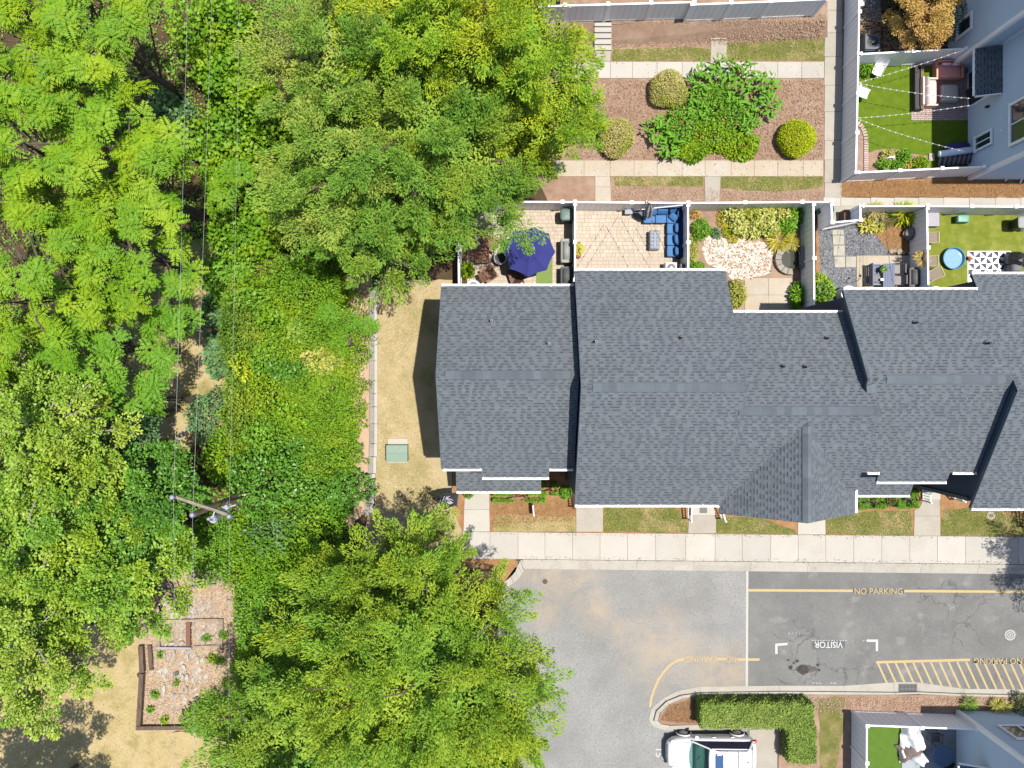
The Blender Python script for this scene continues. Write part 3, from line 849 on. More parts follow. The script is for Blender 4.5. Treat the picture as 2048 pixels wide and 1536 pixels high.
def roof_slab(planes, parent, t=.16, name="roof"):
    bb = MB()
    for pl_ in planes:
        p = [Vector(q) for q in pl_]
        n = len(p)
        bb.add([q + Vector((0, 0, -.004)) for q in p] + [q + Vector((0, 0, -t)) for q in p],
               [tuple(range(n)), tuple(range(2 * n - 1, n - 1, -1))] + [(i, i + n, (i + 1) % n + n, (i + 1) % n) for i in range(n)])
    return bb.obj(name, M_deck, parent, world=True)

def vent(parent, px, py, zfun, big=False, dark=False):
    # find roof point under the pixel
    z = 8.0
    for _ in range(12):
        w = W(px, py, z); z = zfun(w.y)
    w = W(px, py, z)
    bb = MB()
    bb.lathe([(.16 if big else .12, -.06), (.15 if big else .11, .03), (.075, .07)], (w.x, w.y, w.z), 14)
    v = bb.obj("vent_flashing", simple("vent_flashing_grey", c(126, 128, 140), .6) if "vent_flashing_grey" not in bpy.data.materials else bpy.data.materials["vent_flashing_grey"], parent, world=True, smooth=False)
    b2 = MB(); b2.lathe([(.052, -.05), (.052, .38), (.03, .38), (.03, .2)], (w.x, w.y, w.z), 12, cap=False)
    b2.obj("vent_pipe", BLACK if dark else MGREY, v, world=True)

def unit(label, x0, x1, yb, zb, yr, zr, yf, zf, wall=M_dside, rake_back=True, gut_b=True, gut_f=True, wl=True):
    """townhouse with a back and a front roof plane"""
    r = thing("townhouse", label, "townhouse", ((x0 + x1) / 2, (yb + yf) / 2, 0))
    sb = (zr - zb) / (yb - yr)
    sf = (zr - zf) / (yr - yf)
    body = MB()
    o = .3
    yb2, yf2 = yb - o, yf + o
    zb2, zf2 = zb + sb * o - .18, zf + sf * o - .18
    pro = [(yb2, 0), (yb2, zb2), (yr, zr - .18), (yf2, zf2), (yf2, 0)]
    xa, xb = x0 + .06, x1 - .06
    n = len(pro)
    body.add([(xa, y, z) for y, z in pro] + [(xb, y, z) for y, z in pro],
             [tuple(range(n)), tuple(range(2 * n - 1, n - 1, -1))] + [(i, (i + 1) % n, (i + 1) % n + n, i + n)[::-1] for i in range(n)])
    body.obj("wall", wall, r, world=True)
    planes = [((x1, yb, zb), (x0, yb, zb), (x0, yr, zr), (x1, yr, zr)), ((x0, yf, zf), (x1, yf, zf), (x1, yr, zr), (x0, yr, zr))]
    rf = roof_slab(planes, r)
    shingles(planes, "shingle_courses", rf)
    # rake boards
    for xx in (x0 - .012, x1 + .012):
        bb = MB()
        for (ya, za, y2, z2) in (((yb, zb, yr, zr), (yf, zf, yr, zr)) if rake_back else ((yf, zf, yr, zr),)):
            vs = [(xx - .012, ya, za + .01), (xx - .012, y2, z2 + .01), (xx - .012, y2, z2 - .2), (xx - .012, ya, za - .2)]
            vs += [(x + .024, y, z) for x, y, z in vs]
            bb.add(vs, [(0, 1, 2, 3), (7, 6, 5, 4), (0, 4, 5, 1), (1, 5, 6, 2), (2, 6, 7, 3), (3, 7, 4, 0)])
        bb.obj("rake_board", M_rake, r, world=True)
    if gut_b: gutter(r, x0, x1, yb, zb, 1)
    if gut_f: gutter(r, x0, x1, yf, zf, -1)
    zfun = lambda y: (zb + sb * (yb - y)) if y > yr else (zf + sf * (y - yf))
    return r, rf, zfun, sb, sf

# --- end townhouse (left)
yb1, yf1 = W(1000, 573, 6.58).y, W(1000, 937, 6.58).y
yr1 = W(1000, 750, 9.2).y
h1, rf1, zf1, sb1, sf1 = unit("end townhouse of the row with the lowest roof and a porch roof, leftmost", -3.13, 2.74, yb1, 6.58, yr1, 9.2, yf1, 6.58, gut_f=False)
ridge(rf1, (-2.75, yr1, 9.2), (2.7, yr1, 9.2), .65)
for q in ((983, 642, False), (1097, 687, True)): vent(rf1, *q[:2], zf1, big=q[2])
zw = 6.58
xA, xB, xC = W(886, 0, zw).x, W(964, 0, zw).x, W(1098, 0, 6.3).x
gutter(h1, xA, xB, yf1, zw, -1)
gutter(h1, xC, 2.72, yf1, zw, -1)
yext = W(0, 954, 6.3).y
zext = 6.58 - .62 * (yf1 - yext)
pe = [((xB, yext, zext), (xC, yext, zext), (xC, yf1 + .02, 6.58 + .01), (xB, yf1 + .02, 6.58 + .01))]
rfe = roof_slab(pe, h1, .14, "eave_extension"); shingles(pe, "shingle_courses", rfe); gutter(h1, xB, xC, yext, zext, -1)
def porch(h, xa, xb, yt, zt, yb_, zb_, gut=True):
    p = [((xa, yb_, zb_), (xb, yb_, zb_), (xb, yt, zt), (xa, yt, zt))]
    r_ = roof_slab(p, h, .14, "porch_roof"); shingles(p, "shingle_courses", r_)
    if gut: gutter(h, xa, xb, yb_, zb_, -1, .11)
    bb = MB()
    for x in (xa + .15, xb - .15):
        bb.box((x, yb_ + .2, zb_ / 2 - .05), (.14, .14, zb_ - .1))
    bb.obj("porch_post", Wt, h, world=True)
    return r_
p0, p1 = W(911, 940, 3.6), W(1082, 982, 2.9)
porch(h1, p0.x, p1.x, yf1 + .3, 3.75, p1.y, 2.9)

# --- second townhouse
UP = 0.42
yb2, yf2, yr2 = W(0, 542, 6.58 + UP).y, W(0, 1009, 6.54 + UP).y, W(0, 775, 9.95 + UP).y
X2, X3, X4, X5 = 2.77, 9.35, 14.56, 20.46
h2, rf2, zf2, sb2, sf2 = unit("second townhouse with the deep dark shadow line against the end townhouse", X2, X3, yb2, 6.58 + UP, yr2, 9.95 + UP, yf2, 6.54 + UP)
ridge(rf2, (X2 + .45, yr2, 9.95 + UP), (X3, yr2, 9.95 + UP), .65)
for q in ((1191, 684), (1362, 676)): vent(rf2, *q, zf2, dark=q[0] > 1200)
# --- third townhouse with the front cross gable
yb3 = W(0, 625, 6.58 + UP).y
yf3 = yf2
fz = lambda y: 6.54 + UP + sf2 * (y - yf2)
yr3 = W(0, 822, 9.3 + UP).y
zr3 = fz(yr3) + .008
h3, rf3, zf3, sb3, sf3 = unit("third townhouse with the large front gable", X3 + .004, 14.9, yb3, 6.38 + UP, yr3, zr3, yf3, 6.548 + UP, gut_f=False)
ridge(rf3, (X3 - .15, yr3, zr3), (14.85, yr3, zr3), .65, zoff=.055)
for q in ((1566, 733), (1610, 734), (1653, 677)): vent(rf3, *q, zf3, dark=True)
# cross gable
gx, gw, gz, ge = 12.1, 2.98, 9.02 + UP, 6.55 + UP
gy0 = W(0, 1028, 6.6 + UP).y; gy1 = -1.3
gsl = (gz - ge) / gw
gp = [((gx - gw, gy1, ge), (gx - gw, gy0, ge), (gx, gy0, gz), (gx, gy1, gz)), ((gx + gw, gy0, ge), (gx + gw, gy1, ge), (gx, gy1, gz), (gx, gy0, gz))]
gr_ = roof_slab(gp, h3, .16, "gable_roof"); shingles(gp, "shingle_courses", gr_, e=.146)
ridge(gr_, (gx, gy0 + .02, gz), (gx, gy1 - .25, gz), gsl)
bb = MB()
bb.add([(gx - gw + .2, gy0 + .3, 0), (gx + gw - .2, gy0 + .3, 0), (gx + gw - .2, gy0 + .3, ge), (gx, gy0 + .3, gz - .25), (gx - gw + .2, gy0 + .3, ge)] +
       [(gx - gw + .2, gy0 + 2, 0), (gx + gw - .2, gy0 + 2, 0), (gx + gw - .2, gy0 + 2, ge), (gx, gy0 + 2, gz - .25), (gx - gw + .2, gy0 + 2, ge)],
       [(0, 1, 2, 3, 4), (9, 8, 7, 6, 5), (1, 6, 7, 2), (5, 0, 4, 9)])
bb.obj("gable_wall", M_dside, h3, world=True)
bb = MB(); bb.box((gx + gw + .05, gy0 + .55, ge - .05), (.11, 1.0, .13)); bb.obj("gutter", M_gut, h3, world=True)
# --- fourth townhouse
yb4, yr4 = W(0, 580, 6.55 + UP).y, W(0, 759, 9.1 + UP).y
yf4 = W(0, 944, 6.5 + UP).y; zr4 = 6.55 + UP + .645 * (yb4 - yr4); zf4 = zr4 - .645 * (yr4 - yf4)
h4, rf4, zf4f, sb4, sf4 = unit("fourth townhouse with a porch roof and blue painted steps", X4, X5, yb4, 6.55 + UP, yr4, zr4, yf4, zf4, gut_f=False)
ridge(rf4, (X4 + .75, yr4, zr4), (X5 - .05, yr4, zr4), .65)
ridge(rf4, (X4 + .12, yr4 - .2, zr4 - .1), (X4 + .32, yr4 - .8, zr4 - .5), .1, wid=.22, name="cricket_cap", zoff=.06)
for q in ((1829, 646), (1972, 687)): vent(rf4, *q, zf4f, dark=True)
xa, xb = W(1755, 0, 6.3 + UP).x, W(1896, 0, 6.3 + UP).x
ye = W(0, 963, 6.25 + UP).y; ze = zf4f(ye) - .01
pe = [((xa, ye, ze), (xb, ye, ze), (xb, yf4 + .02, zf4 + .012), (xa, yf4 + .02, zf4 + .012))]
rfe = roof_slab(pe, h4, .14, "eave_extension"); shingles(pe, "shingle_courses", rfe); gutter(h4, xa, xb, ye, ze, -1)
gutter(h4, W(1905, 0, zf4).x, X5, yf4, zf4, -1)
gutter(h4, W(1735, 0, zf4).x, xa, yf4, zf4, -1)
p0, p1 = W(1716, 940, 4.4), W(1822, 990, 3.6)
porch(h4, W(1712, 0, 4).x, p1.x, yf4 + .3, 4.6, p1.y, 3.5)
# --- fifth townhouse (cut by the frame)
zb5 = 6.2
for _ in range(8):
    yb5 = W(0, 549, zb5).y; zb5 = 6.55 + UP - .645 * (yb5 - yb4)
zr5 = 9.5
for _ in range(8):
    yr5 = W(0, 783, zr5).y; zr5 = zr4 + .645 * (yr4 - yr5)
zf5_ = 6.4
for _ in range(8):
    yf5 = W(0, 1016, zf5_).y; zf5_ = zr5 - .645 * (yr5 - yf5)
h5, rf5, zf5, sb5, sf5 = unit("rightmost townhouse of the row, cut off by the frame", X5 + .004, 27.6, yb5, zb5, yr5, zr5, yf5, zf5_, rake_back=False)
XL5 = X5 + .004
ridge(rf5, (XL5 + .5, yr5, zr5), (27.5, yr5, zr5), .645)
# lap siding on the visible left walls
def lap_wall(parent, x, y0, y1, z0, z1, m, step=.18, out=.045, name="siding"):
    Q, T = [], []
    n = int((z1 - z0) / step)
    for k in range(n):
        za, zb_ = z0 + k * step, z0 + (k + 1) * step
        Q.append([(x - out, y0, za), (x - out, y1, za), (x - .006, y1, zb_), (x - .006, y0, zb_)][::-1]); T.append(R.random())
        Q.append([(x - out, y0, za), (x, y0, za), (x, y1, za), (x - out, y1, za)]); T.append(R.random())
    return quad_mesh(name, np.array(Q), np.array(T), m, parent, kind='stuff')
lap_wall(h5, XL5 + .06, yf5 + .35, yf4 + .1, 3, 6.2, M_dside, .3)
lap_wall(h4, X4 + .06, yb3 + .1, yb4 - .35, 2.5, 6.7, M_dside, .25)
bb = MB(); bb.box((XL5 + .04, yf5 + .36, 3.1), (.16, .16, 6.2)); bb.obj("corner_trim", M_rake, h5, world=True)

# small front porches with steps and railings
def railing(parent, a, b_, z0, z1, h=.9, n=6, m=None, name="railing"):
    a, b_ = Vector(a), Vector(b_)
    m = m or Wt
    bb = MB()
    d = b_ - a
    bb.tube([(a.x, a.y, z0 + h), (b_.x, b_.y, z1 + h)], .035, 4)
    bb.tube([(a.x, a.y, z0 + .12), (b_.x, b_.y, z1 + .12)], .025, 4)
    for k in range(n + 1):
        t = k / n; p = a + d * t; z = z0 + (z1 - z0) * t
        bb.tube([(p.x, p.y, z), (p.x, p.y, z + h + (.12 if k in (0, n) else 0))], .045 if k in (0, n) else .018, 4)
    bb.obj(name, m, parent, world=True)
M_bluestep = simple("blue_step_paint", c(110, 140, 176), .6)
pst = thing("porch_steps", "white landing with blue painted steps and white railings at the fourth townhouse", "porch", W(1862, 985, 0))
bb = MB()
q0, q1 = W(1850, 966, 0), W(1880, 984, 0)
for k in range(4):
    b2 = MB(); yy = q0.y + (q1.y - q0.y) * (k + .5) / 4
    b2.box(((q0.x + q1.x) / 2 - .05, yy, .55 - .1 * k), (1.05, abs(q1.y - q0.y) / 4 - .015, .12)); b2.obj("tread", M_bluestep, pst, world=True)
l0, l1 = W(1846, 983, .2), W(1881, 999, .2)
bb.box(((l0.x + l1.x) / 2, (l0.y + l1.y) / 2, .1), (l1.x - l0.x, l0.y - l1.y, .2)); bb.obj("landing", M_conc, pst, world=True)
railing(pst, P2(1840, 968, .3), P2(1842, 1000, .0), .5, .1, n=6)
railing(pst, P2(1884, 968, .3), P2(1908, 998, .0), .5, .1, n=6)
ps3 = thing("porch_steps", "white landing with railings below the third townhouse eave", "porch", W(1405, 1022, 0))
bb = MB(); l0, l1 = W(1382, 1005, .3), W(1430, 1031, .3); bb.box(((l0.x + l1.x) / 2, (l0.y + l1.y) / 2, .15), (l1.x - l0.x, l0.y - l1.y, .3)); bb.obj("landing", M_conc, ps3, world=True)
bb = MB(); m0 = W(1407, 1020, .33); bb.box((m0.x, m0.y, .315), (.38, .32, .02)); bb.obj("door_mat", DGREY, ps3, world=True)
railing(ps3, P2(1376, 1008, .3), P2(1374, 1036, .0), .35, .15, n=6)
railing(ps3, P2(1434, 1008, .3), P2(1441, 1036, .0), .35, .15, n=6)
ps2 = thing("porch_railing", "dark wooden porch railing beside the round bush at the second townhouse", "railing", W(1147, 995, 0))
railing(ps2, P2(1144, 962), P2(1145, 1012), .3, .0, n=10, m=simple("brown_wood", c(120, 84, 66), .7))
ps5 = thing("porch_railing", "dark porch railing at the right frame edge below the last townhouse", "railing", W(2040, 1035, 0))
railing(ps5, P2(2040, 1000), P2(2041, 1052), .3, .0, n=8, m=simple("dark_wood", c(90, 66, 56), .7))
for i, (px_, py_) in enumerate(((931, 990), (973, 990), (1157, 1010), (1206, 1010))):
    pass

# ------------------------------------------------------------------ blue-grey houses at the right
def window(parent, x, y0, y1, z0, z1, mull=True, fr=.1):
    """window on a west-facing wall at x"""
    yc, zc = (y0 + y1) / 2, (z0 + z1) / 2
    bb = MB()
    bb.box((x - .04, yc, z1 - fr / 2), (.08, y1 - y0, fr)); bb.box((x - .05, yc, z0 + fr / 2), (.1, y1 - y0 + .06, fr))
    bb.box((x - .04, y0 + fr / 2, zc), (.08, fr, z1 - z0 - 2 * fr)); bb.box((x - .04, y1 - fr / 2, zc), (.08, fr, z1 - z0 - 2 * fr))
    w = bb.obj("window", M_trim, parent, world=True)
    b2 = MB(); b2.box((x - .012, yc, zc), (.02, y1 - y0 - 2 * fr, z1 - z0 - 2 * fr)); b2.obj("pane", M_glass, w, world=True)
    if mull:
        b3 = MB(); b3.box((x - .03, yc, zc), (.03, .05, z1 - z0 - 2 * fr)); b3.obj("mullion", M_trim, w, world=True)
def lap_wall_s(parent, y, x0, x1, z0, z1, m, step=.18, out=.045, name="siding", sgn=-1):
    Q, T = [], []
    for k in range(int((z1 - z0) / step)):
        za, zb_ = z0 + k * step, z0 + (k + 1) * step
        q = [(x0, y + sgn * out, za), (x1, y + sgn * out, za), (x1, y + sgn * .006, zb_), (x0, y + sgn * .006, zb_)]
        Q.append(q if sgn < 0 else q[::-1]); T.append(R.random())
        q = [(x0, y, za), (x1, y, za), (x1, y + sgn * out, za), (x0, y + sgn * out, za)]
        Q.append(q if sgn < 0 else q[::-1]); T.append(R.random())
    return quad_mesh(name, np.array(Q), np.array(T), m, parent, kind='stuff')
def big_house(label, x0, x1, y0, y1, h, over=.3, south=True, north=False):
    r = thing("house", label, "house", ((x0 + x1) / 2, (y0 + y1) / 2, 0))
    bb = MB(); bb.box(((x0 + x1) / 2, (y0 + y1) / 2, h / 2), (x1 - x0, y1 - y0, h)); bb.obj("wall", M_side, r, world=True)
    zr = h + 2.6; xm = (x0 + x1) / 2
    pl_ = [((x0 - over, y1 + over, h), (x0 - over, y0 - over, h), (xm, y0 - over, zr), (xm, y1 + over, zr)),
           ((x1 + over, y0 - over, h), (x1 + over, y1 + over, h), (xm, y1 + over, zr), (xm, y0 - over, zr))]
    roof_slab(pl_, r)
    lap_wall(r, x0, y0 + .1, y1 - .1, .05, h - .1, M_side, .19, out=.06)
    if south: lap_wall_s(r, y0, x0 + .1, x1 - .1, .05, h - .1, M_side, .19, out=.06)
    if north: lap_wall_s(r, y1, x0 + .1, x1 - .1, .05, h - .1, M_side, .155, sgn=1)
    for yy in (y0, y1):
        bb = MB(); bb.box((x0 + .03, yy, h / 2), (.2, .2, h)); bb.obj("corner_trim", M_trim, r, world=True)
    return r
XA, XB = 23.94, 22.9
yA0 = W(0, 357, 0).y
hA = big_house("blue-grey lap-sided house overlooking the lounge yard with the pink sofas", XA, 33, yA0, 16.62, 7.3)
window(hA, XA - .075, 11.92, 12.70, .75, 2.3)
window(hA, XA - .075, 11.35, 13.4, 3.72, 5.4, fr=.13)
hB = big_house("blue-grey house behind the bronze-leaved tree at the top right", XB, 33, 16.62, 30, 7.3)
window(hB, XB - .075, 17.6, 18.5, 1.0, 2.4, mull=False, fr=.14)
window(hB, XB - .075, 19.2, 20.4, 4.2, 5.6, mull=True, fr=.14)
# shed roof over the lounge yard door
aw = [((22.8, 16.5, 2.62), (22.8, 14.2, 2.62), (XA - .04, 14.2, 3.1), (XA - .04, 16.5, 3.1))]
ar = roof_slab(aw, hA, .12, "door_canopy"); shingles(aw, "shingle_courses", ar)
bb = MB(); bb.box((22.76, 15.35, 2.58), (.07, 2.3, .1)); bb.box((23.35, 14.16, 2.78), (1.15, .05, .16), ry=-math.atan2(.48, 1.14)); bb.obj("canopy_trim", Wt, ar, world=True)
bb = MB(); bb.box((XA - .05, 15.35, 1.1), (.06, 1.9, 2.2)); d_ = bb.obj("door", Wt, hA, world=True)
bb = MB(); bb.box((XA - .09, 14.9, 1.15), (.03, .78, 1.9)); bb.box((XA - .09, 15.8, 1.15), (.03, .78, 1.9)); bb.obj("pane", M_glass, d_, world=True)
for (y_, z_) in ((13.0, 2.9), (12.4, 2.95)):
    bb = MB(); bb.tube([(XA - .02, y_, z_), (XA - .07, y_, z_)], .06, 12); bb.obj("wall_vent", M_trim, hA, world=True)
bb = MB(); bb.box((XA - .12, 13.9, 1.9), (.14, .1, .2)); bb.obj("wall_lamp", BLACK, hA, world=True)
# downspouts and pipes at the foot of the south wall
bb = MB(); bb.tube([W(2010, 362, .1), W(2026, 345, .25), W(2048, 330, .4)], .04, 8); bb.tube([W(2040, 366, .1), W(2046, 352, .2), W(2060, 345, .4)], .04, 8)
bb.obj("drain_pipe", Wt, hA, world=True)
hC = big_house("blue-grey house at the bottom right corner with a small porch canopy", W(1914, 0, 0).x, 33, -34, W(0, 1423, 0).y, 7.2, south=False, north=True)
xc = W(1914, 0, 0).x
aw = [((xc - 1.3, -18.75, 2.62), (xc - 1.3, -22, 2.62), (xc - .04, -22, 3.15), (xc - .04, -18.75, 3.15))]
ar = roof_slab(aw, hC, .12, "door_canopy"); shingles(aw, "shingle_courses", ar)
bb = MB(); bb.box((xc - 1.34, -20.4, 2.6), (.07, 3.2, .1)); bb.box((xc - .67, -18.72, 2.8), (1.35, .05, .16), ry=-math.atan2(.53, 1.26)); bb.obj("canopy_trim", Wt, ar, world=True)
# window on its north wall
yn = W(0, 1423, 0).y
bb = MB()
for (x_, s__, z_, zz) in ((xc + 1.9, 1.9, 2.0, .12), (xc + 1.9, 1.9, 3.5, .12)):
    bb.box((x_, yn + .09, z_), (s__, .08, zz))
for dx_ in (-.9, 0, .9): bb.box((xc + 1.9 + dx_, yn + .09, 2.75), (.1, .07, 1.4))
w_ = bb.obj("window", M_trim, hC, world=True)
bb = MB(); bb.box((xc + 1.9, yn + .08, 2.75), (1.8, .02, 1.5)); bb.obj("pane", M_glass, w_, world=True)

# ------------------------------------------------------------------ white vinyl fences
def fence(label, tops, h=1.85, z0=0.0, spacing=2.3, gate=None, post_end=True):
    """tops: photo points of the top rail; every panel, rail and post a part of its own"""
    pts = [Vector(P2(x, y, z0 + h)) for x, y in tops]
    r = thing("fence", label, "fence", (pts[0].x, pts[0].y, z0))
    done = []
    def post(p):
        for q in done:
            if (q - p).length < .3: return
        done.append(p)
        bb = MB(); bb.box((p.x, p.y, z0 + (h + .05) / 2), (.13, .13, h + .05)); po = bb.obj("post", Wt, r, world=True)
        b2 = MB(); b2.box((p.x, p.y, z0 + h + .065), (.18, .18, .03)); b2.box((p.x, p.y, z0 + h + .1), (.15, .15, .05), taper=.25); b2.obj("post_cap", Wt, po, world=True)
    for i in range(len(pts) - 1):
        a, b_ = pts[i], pts[i + 1]
        L = (b_ - a).length; n = max(1, round(L / spacing)); rz = math.atan2(b_.y - a.y, b_.x - a.x)
        for k in range(n):
            p, q = a.lerp(b_, k / n), a.lerp(b_, (k + 1) / n); m = (p + q) / 2; l = (q - p).length
            post(p)
            bb = MB()
            bb.box((m.x, m.y, z0 + h / 2), (l - .13, .035, h - .2), rz)
            pn = bb.obj("panel", Wt, r, world=True)
            nb = max(2, int(l / .28))
            b3 = MB()
            for s_ in (-1, 1):
                for t in range(1, nb):
                    w = p.lerp(q, t / nb) + Vector((-math.sin(rz), math.cos(rz))) * s_ * .0185
                    b3.box((w.x, w.y, z0 + h / 2), (.012, .004, h - .22), rz)
            b3.obj("board_joint", LGREY, pn, world=True)
            for zz, hh, ww in ((h - .06, .12, .075), (.1, .14, .06)):
                b2 = MB(); b2.box((m.x, m.y, z0 + zz), (l - .12, ww, hh), rz); b2.obj("rail", Wt, r, world=True)
            if gate == (i, k):
                b2 = MB()
                nrm = Vector((-math.sin(rz), math.cos(rz))) * -.045
                pa, pb = p.lerp(q, .08) + nrm, p.lerp(q, .92) + nrm
                b2.tube([(pa.x, pa.y, z0 + .25), (pb.x, pb.y, z0 + h - .2)], .045, 4); b2.obj("gate_brace", Wt, r, world=True)
                b2 = MB(); b2.box((pb.x, pb.y, z0 + 1.1), (.12, .06, .06), rz); b2.obj("gate_latch", BLACK, r, world=True)
        post(b_)
    return r
fence("white fence along the back of the umbrella, sofa and garden yards", [(905, 402), (1125, 404), (1150, 404), (1376, 406), (1604, 404), (1663, 404)], gate=(2, 1))
fence("white fence dividing the umbrella yard from the sofa yard", [(1150, 408), (1150, 560)])
fence("white fence dividing the sofa yard from the garden yard", [(1376, 410), (1377, 560)])
fence("white fence at the left side of the umbrella yard, half under leaves", [(916, 408), (918, 590)])
fence("white fence right of the garden yard beside the gravel yard", [(1627, 408), (1629, 625)])
fence("short white fence with a gate between the teal tub and the gravel yard", [(1663, 408), (1664, 445), (1721, 440), (1721, 412)], gate=(1, 0))
fence("white fence behind the gravel yard and the paddling pool yard", [(1724, 412), (1854, 412), (2120, 414)], gate=(0, 1))
fence("white fence dividing the gravel yard from the paddling pool yard", [(1854, 416), (1857, 575)])
fence("long white fence beside the vertical courtyard path", [(1720, -60), (1717, 108), (1712, 345)])
fence("white fence below the lounge yard with the pink sofas", [(1715, 345), (1968, 333)])
fence("white fence between the lounge yard and the bronze tree yard", [(1720, 108), (1932, 97)])
fence("white fence on top of the mulch bank, left run", [(1080, 13), (1130, 11), (1388, 4), (1398, -16)], z0=.8)
fence("white fence on top of the mulch bank, right run", [(1384, 9), (1540, 3), (1652, -2)], z0=.8)
fence("white fence round the bottom right turf yard", [(1733, 1600), (1734, 1451), (1953, 1459)])
# ------------------------------------------------------------------ trees and undergrowth
def nrm(a): return a / np.maximum(np.linalg.norm(a, axis=-1, keepdims=True), 1e-9)

def leaf_quads(P, D, N, L, Wd, bend=0.0):
    """diamond leaves: P base points, D directions, N normals"""
    D = nrm(D); S = nrm(np.cross(D, N)); U = np.cross(S, D)
    L = L[:, None]; Wd = Wd[:, None]
    mid = P + D * L * .45 + U * L * .06
    tip = P + D * L - U * L * bend
    return np.stack([P, mid + S * Wd / 2, tip, mid - S * Wd / 2], 1)

def sphere_pts(rng, n, zlo=-1.0):
    z = rng.uniform(zlo, 1, n); a = rng.uniform(0, 2 * np.pi, n); r = np.sqrt(1 - z * z)
    return np.stack([r * np.cos(a), r * np.sin(a), z], 1)

def lumps(d, seed, k=5, amp=.18, fine=0.0):
    rng = np.random.default_rng(seed)
    out = np.zeros(len(d))
    for _ in range(k):
        v = nrm(rng.normal(size=3)); f = rng.uniform(2, 6); p = rng.uniform(0, 6.28)
        out += np.sin(d @ v * f + p)
    if fine:
        o2 = np.zeros(len(d))
        for _ in range(8):
            v = nrm(rng.normal(size=3)); o2 += np.sin(d @ v * rng.uniform(9, 20) + rng.uniform(0, 6.28))
        return 1 + amp * out / math.sqrt(k) + fine * o2 / 2.83
    return 1 + amp * out / math.sqrt(k)

def poisson(rng, n, gen, sep):
    pts = []
    cell = {}
    tries = 0
    while len(pts) < n and tries < n * 14:
        tries += 1
        p = gen()
        key = tuple((p / sep).astype(int))
        ok = True
        for dx in (-1, 0, 1):
            for dy in (-1, 0, 1):
                for dz in (-1, 0, 1):
                    for q in cell.get((key[0] + dx, key[1] + dy, key[2] + dz), ()):
                        if np.sum((p - q) ** 2) < sep * sep: ok = False
        if ok:
            pts.append(p); cell.setdefault(key, []).append(p)
    return np.array(pts)

BARK = mat("bark", c(120, 104, 88), c(92, 78, 64), 6, fine=c(150, 136, 118), fsc=20)
PALEB = mat("pale_bark", c(226, 216, 204), c(186, 174, 160), 6)

def trunk(parent, base, top, ends, r0, rng, m=BARK, twig=.018):
    bb = MB()
    base, top = Vector(base), Vector(top)
    pts = [base + (top - base) * t + Vector((rng.normal() * .12, rng.normal() * .12, 0)) * (1 if 0 < t < 1 else 0) for t in (0, .25, .5, .75, 1)]
    bb.tube(pts, [r0 * 1.25, r0, r0 * .8, r0 * .6, r0 * .3], 8)
    for e in ends:
        e = Vector(e)
        t = rng.uniform(.3, .95)
        s = base + (top - base) * t
        md = s.lerp(e, .5) + Vector((rng.normal() * .25, rng.normal() * .25, rng.uniform(0, .5)))
        bb.tube([s, md, e], [r0 * .32, r0 * .18, twig], 5, cap=False)
    return bb.obj("trunk", m, parent, world=True)

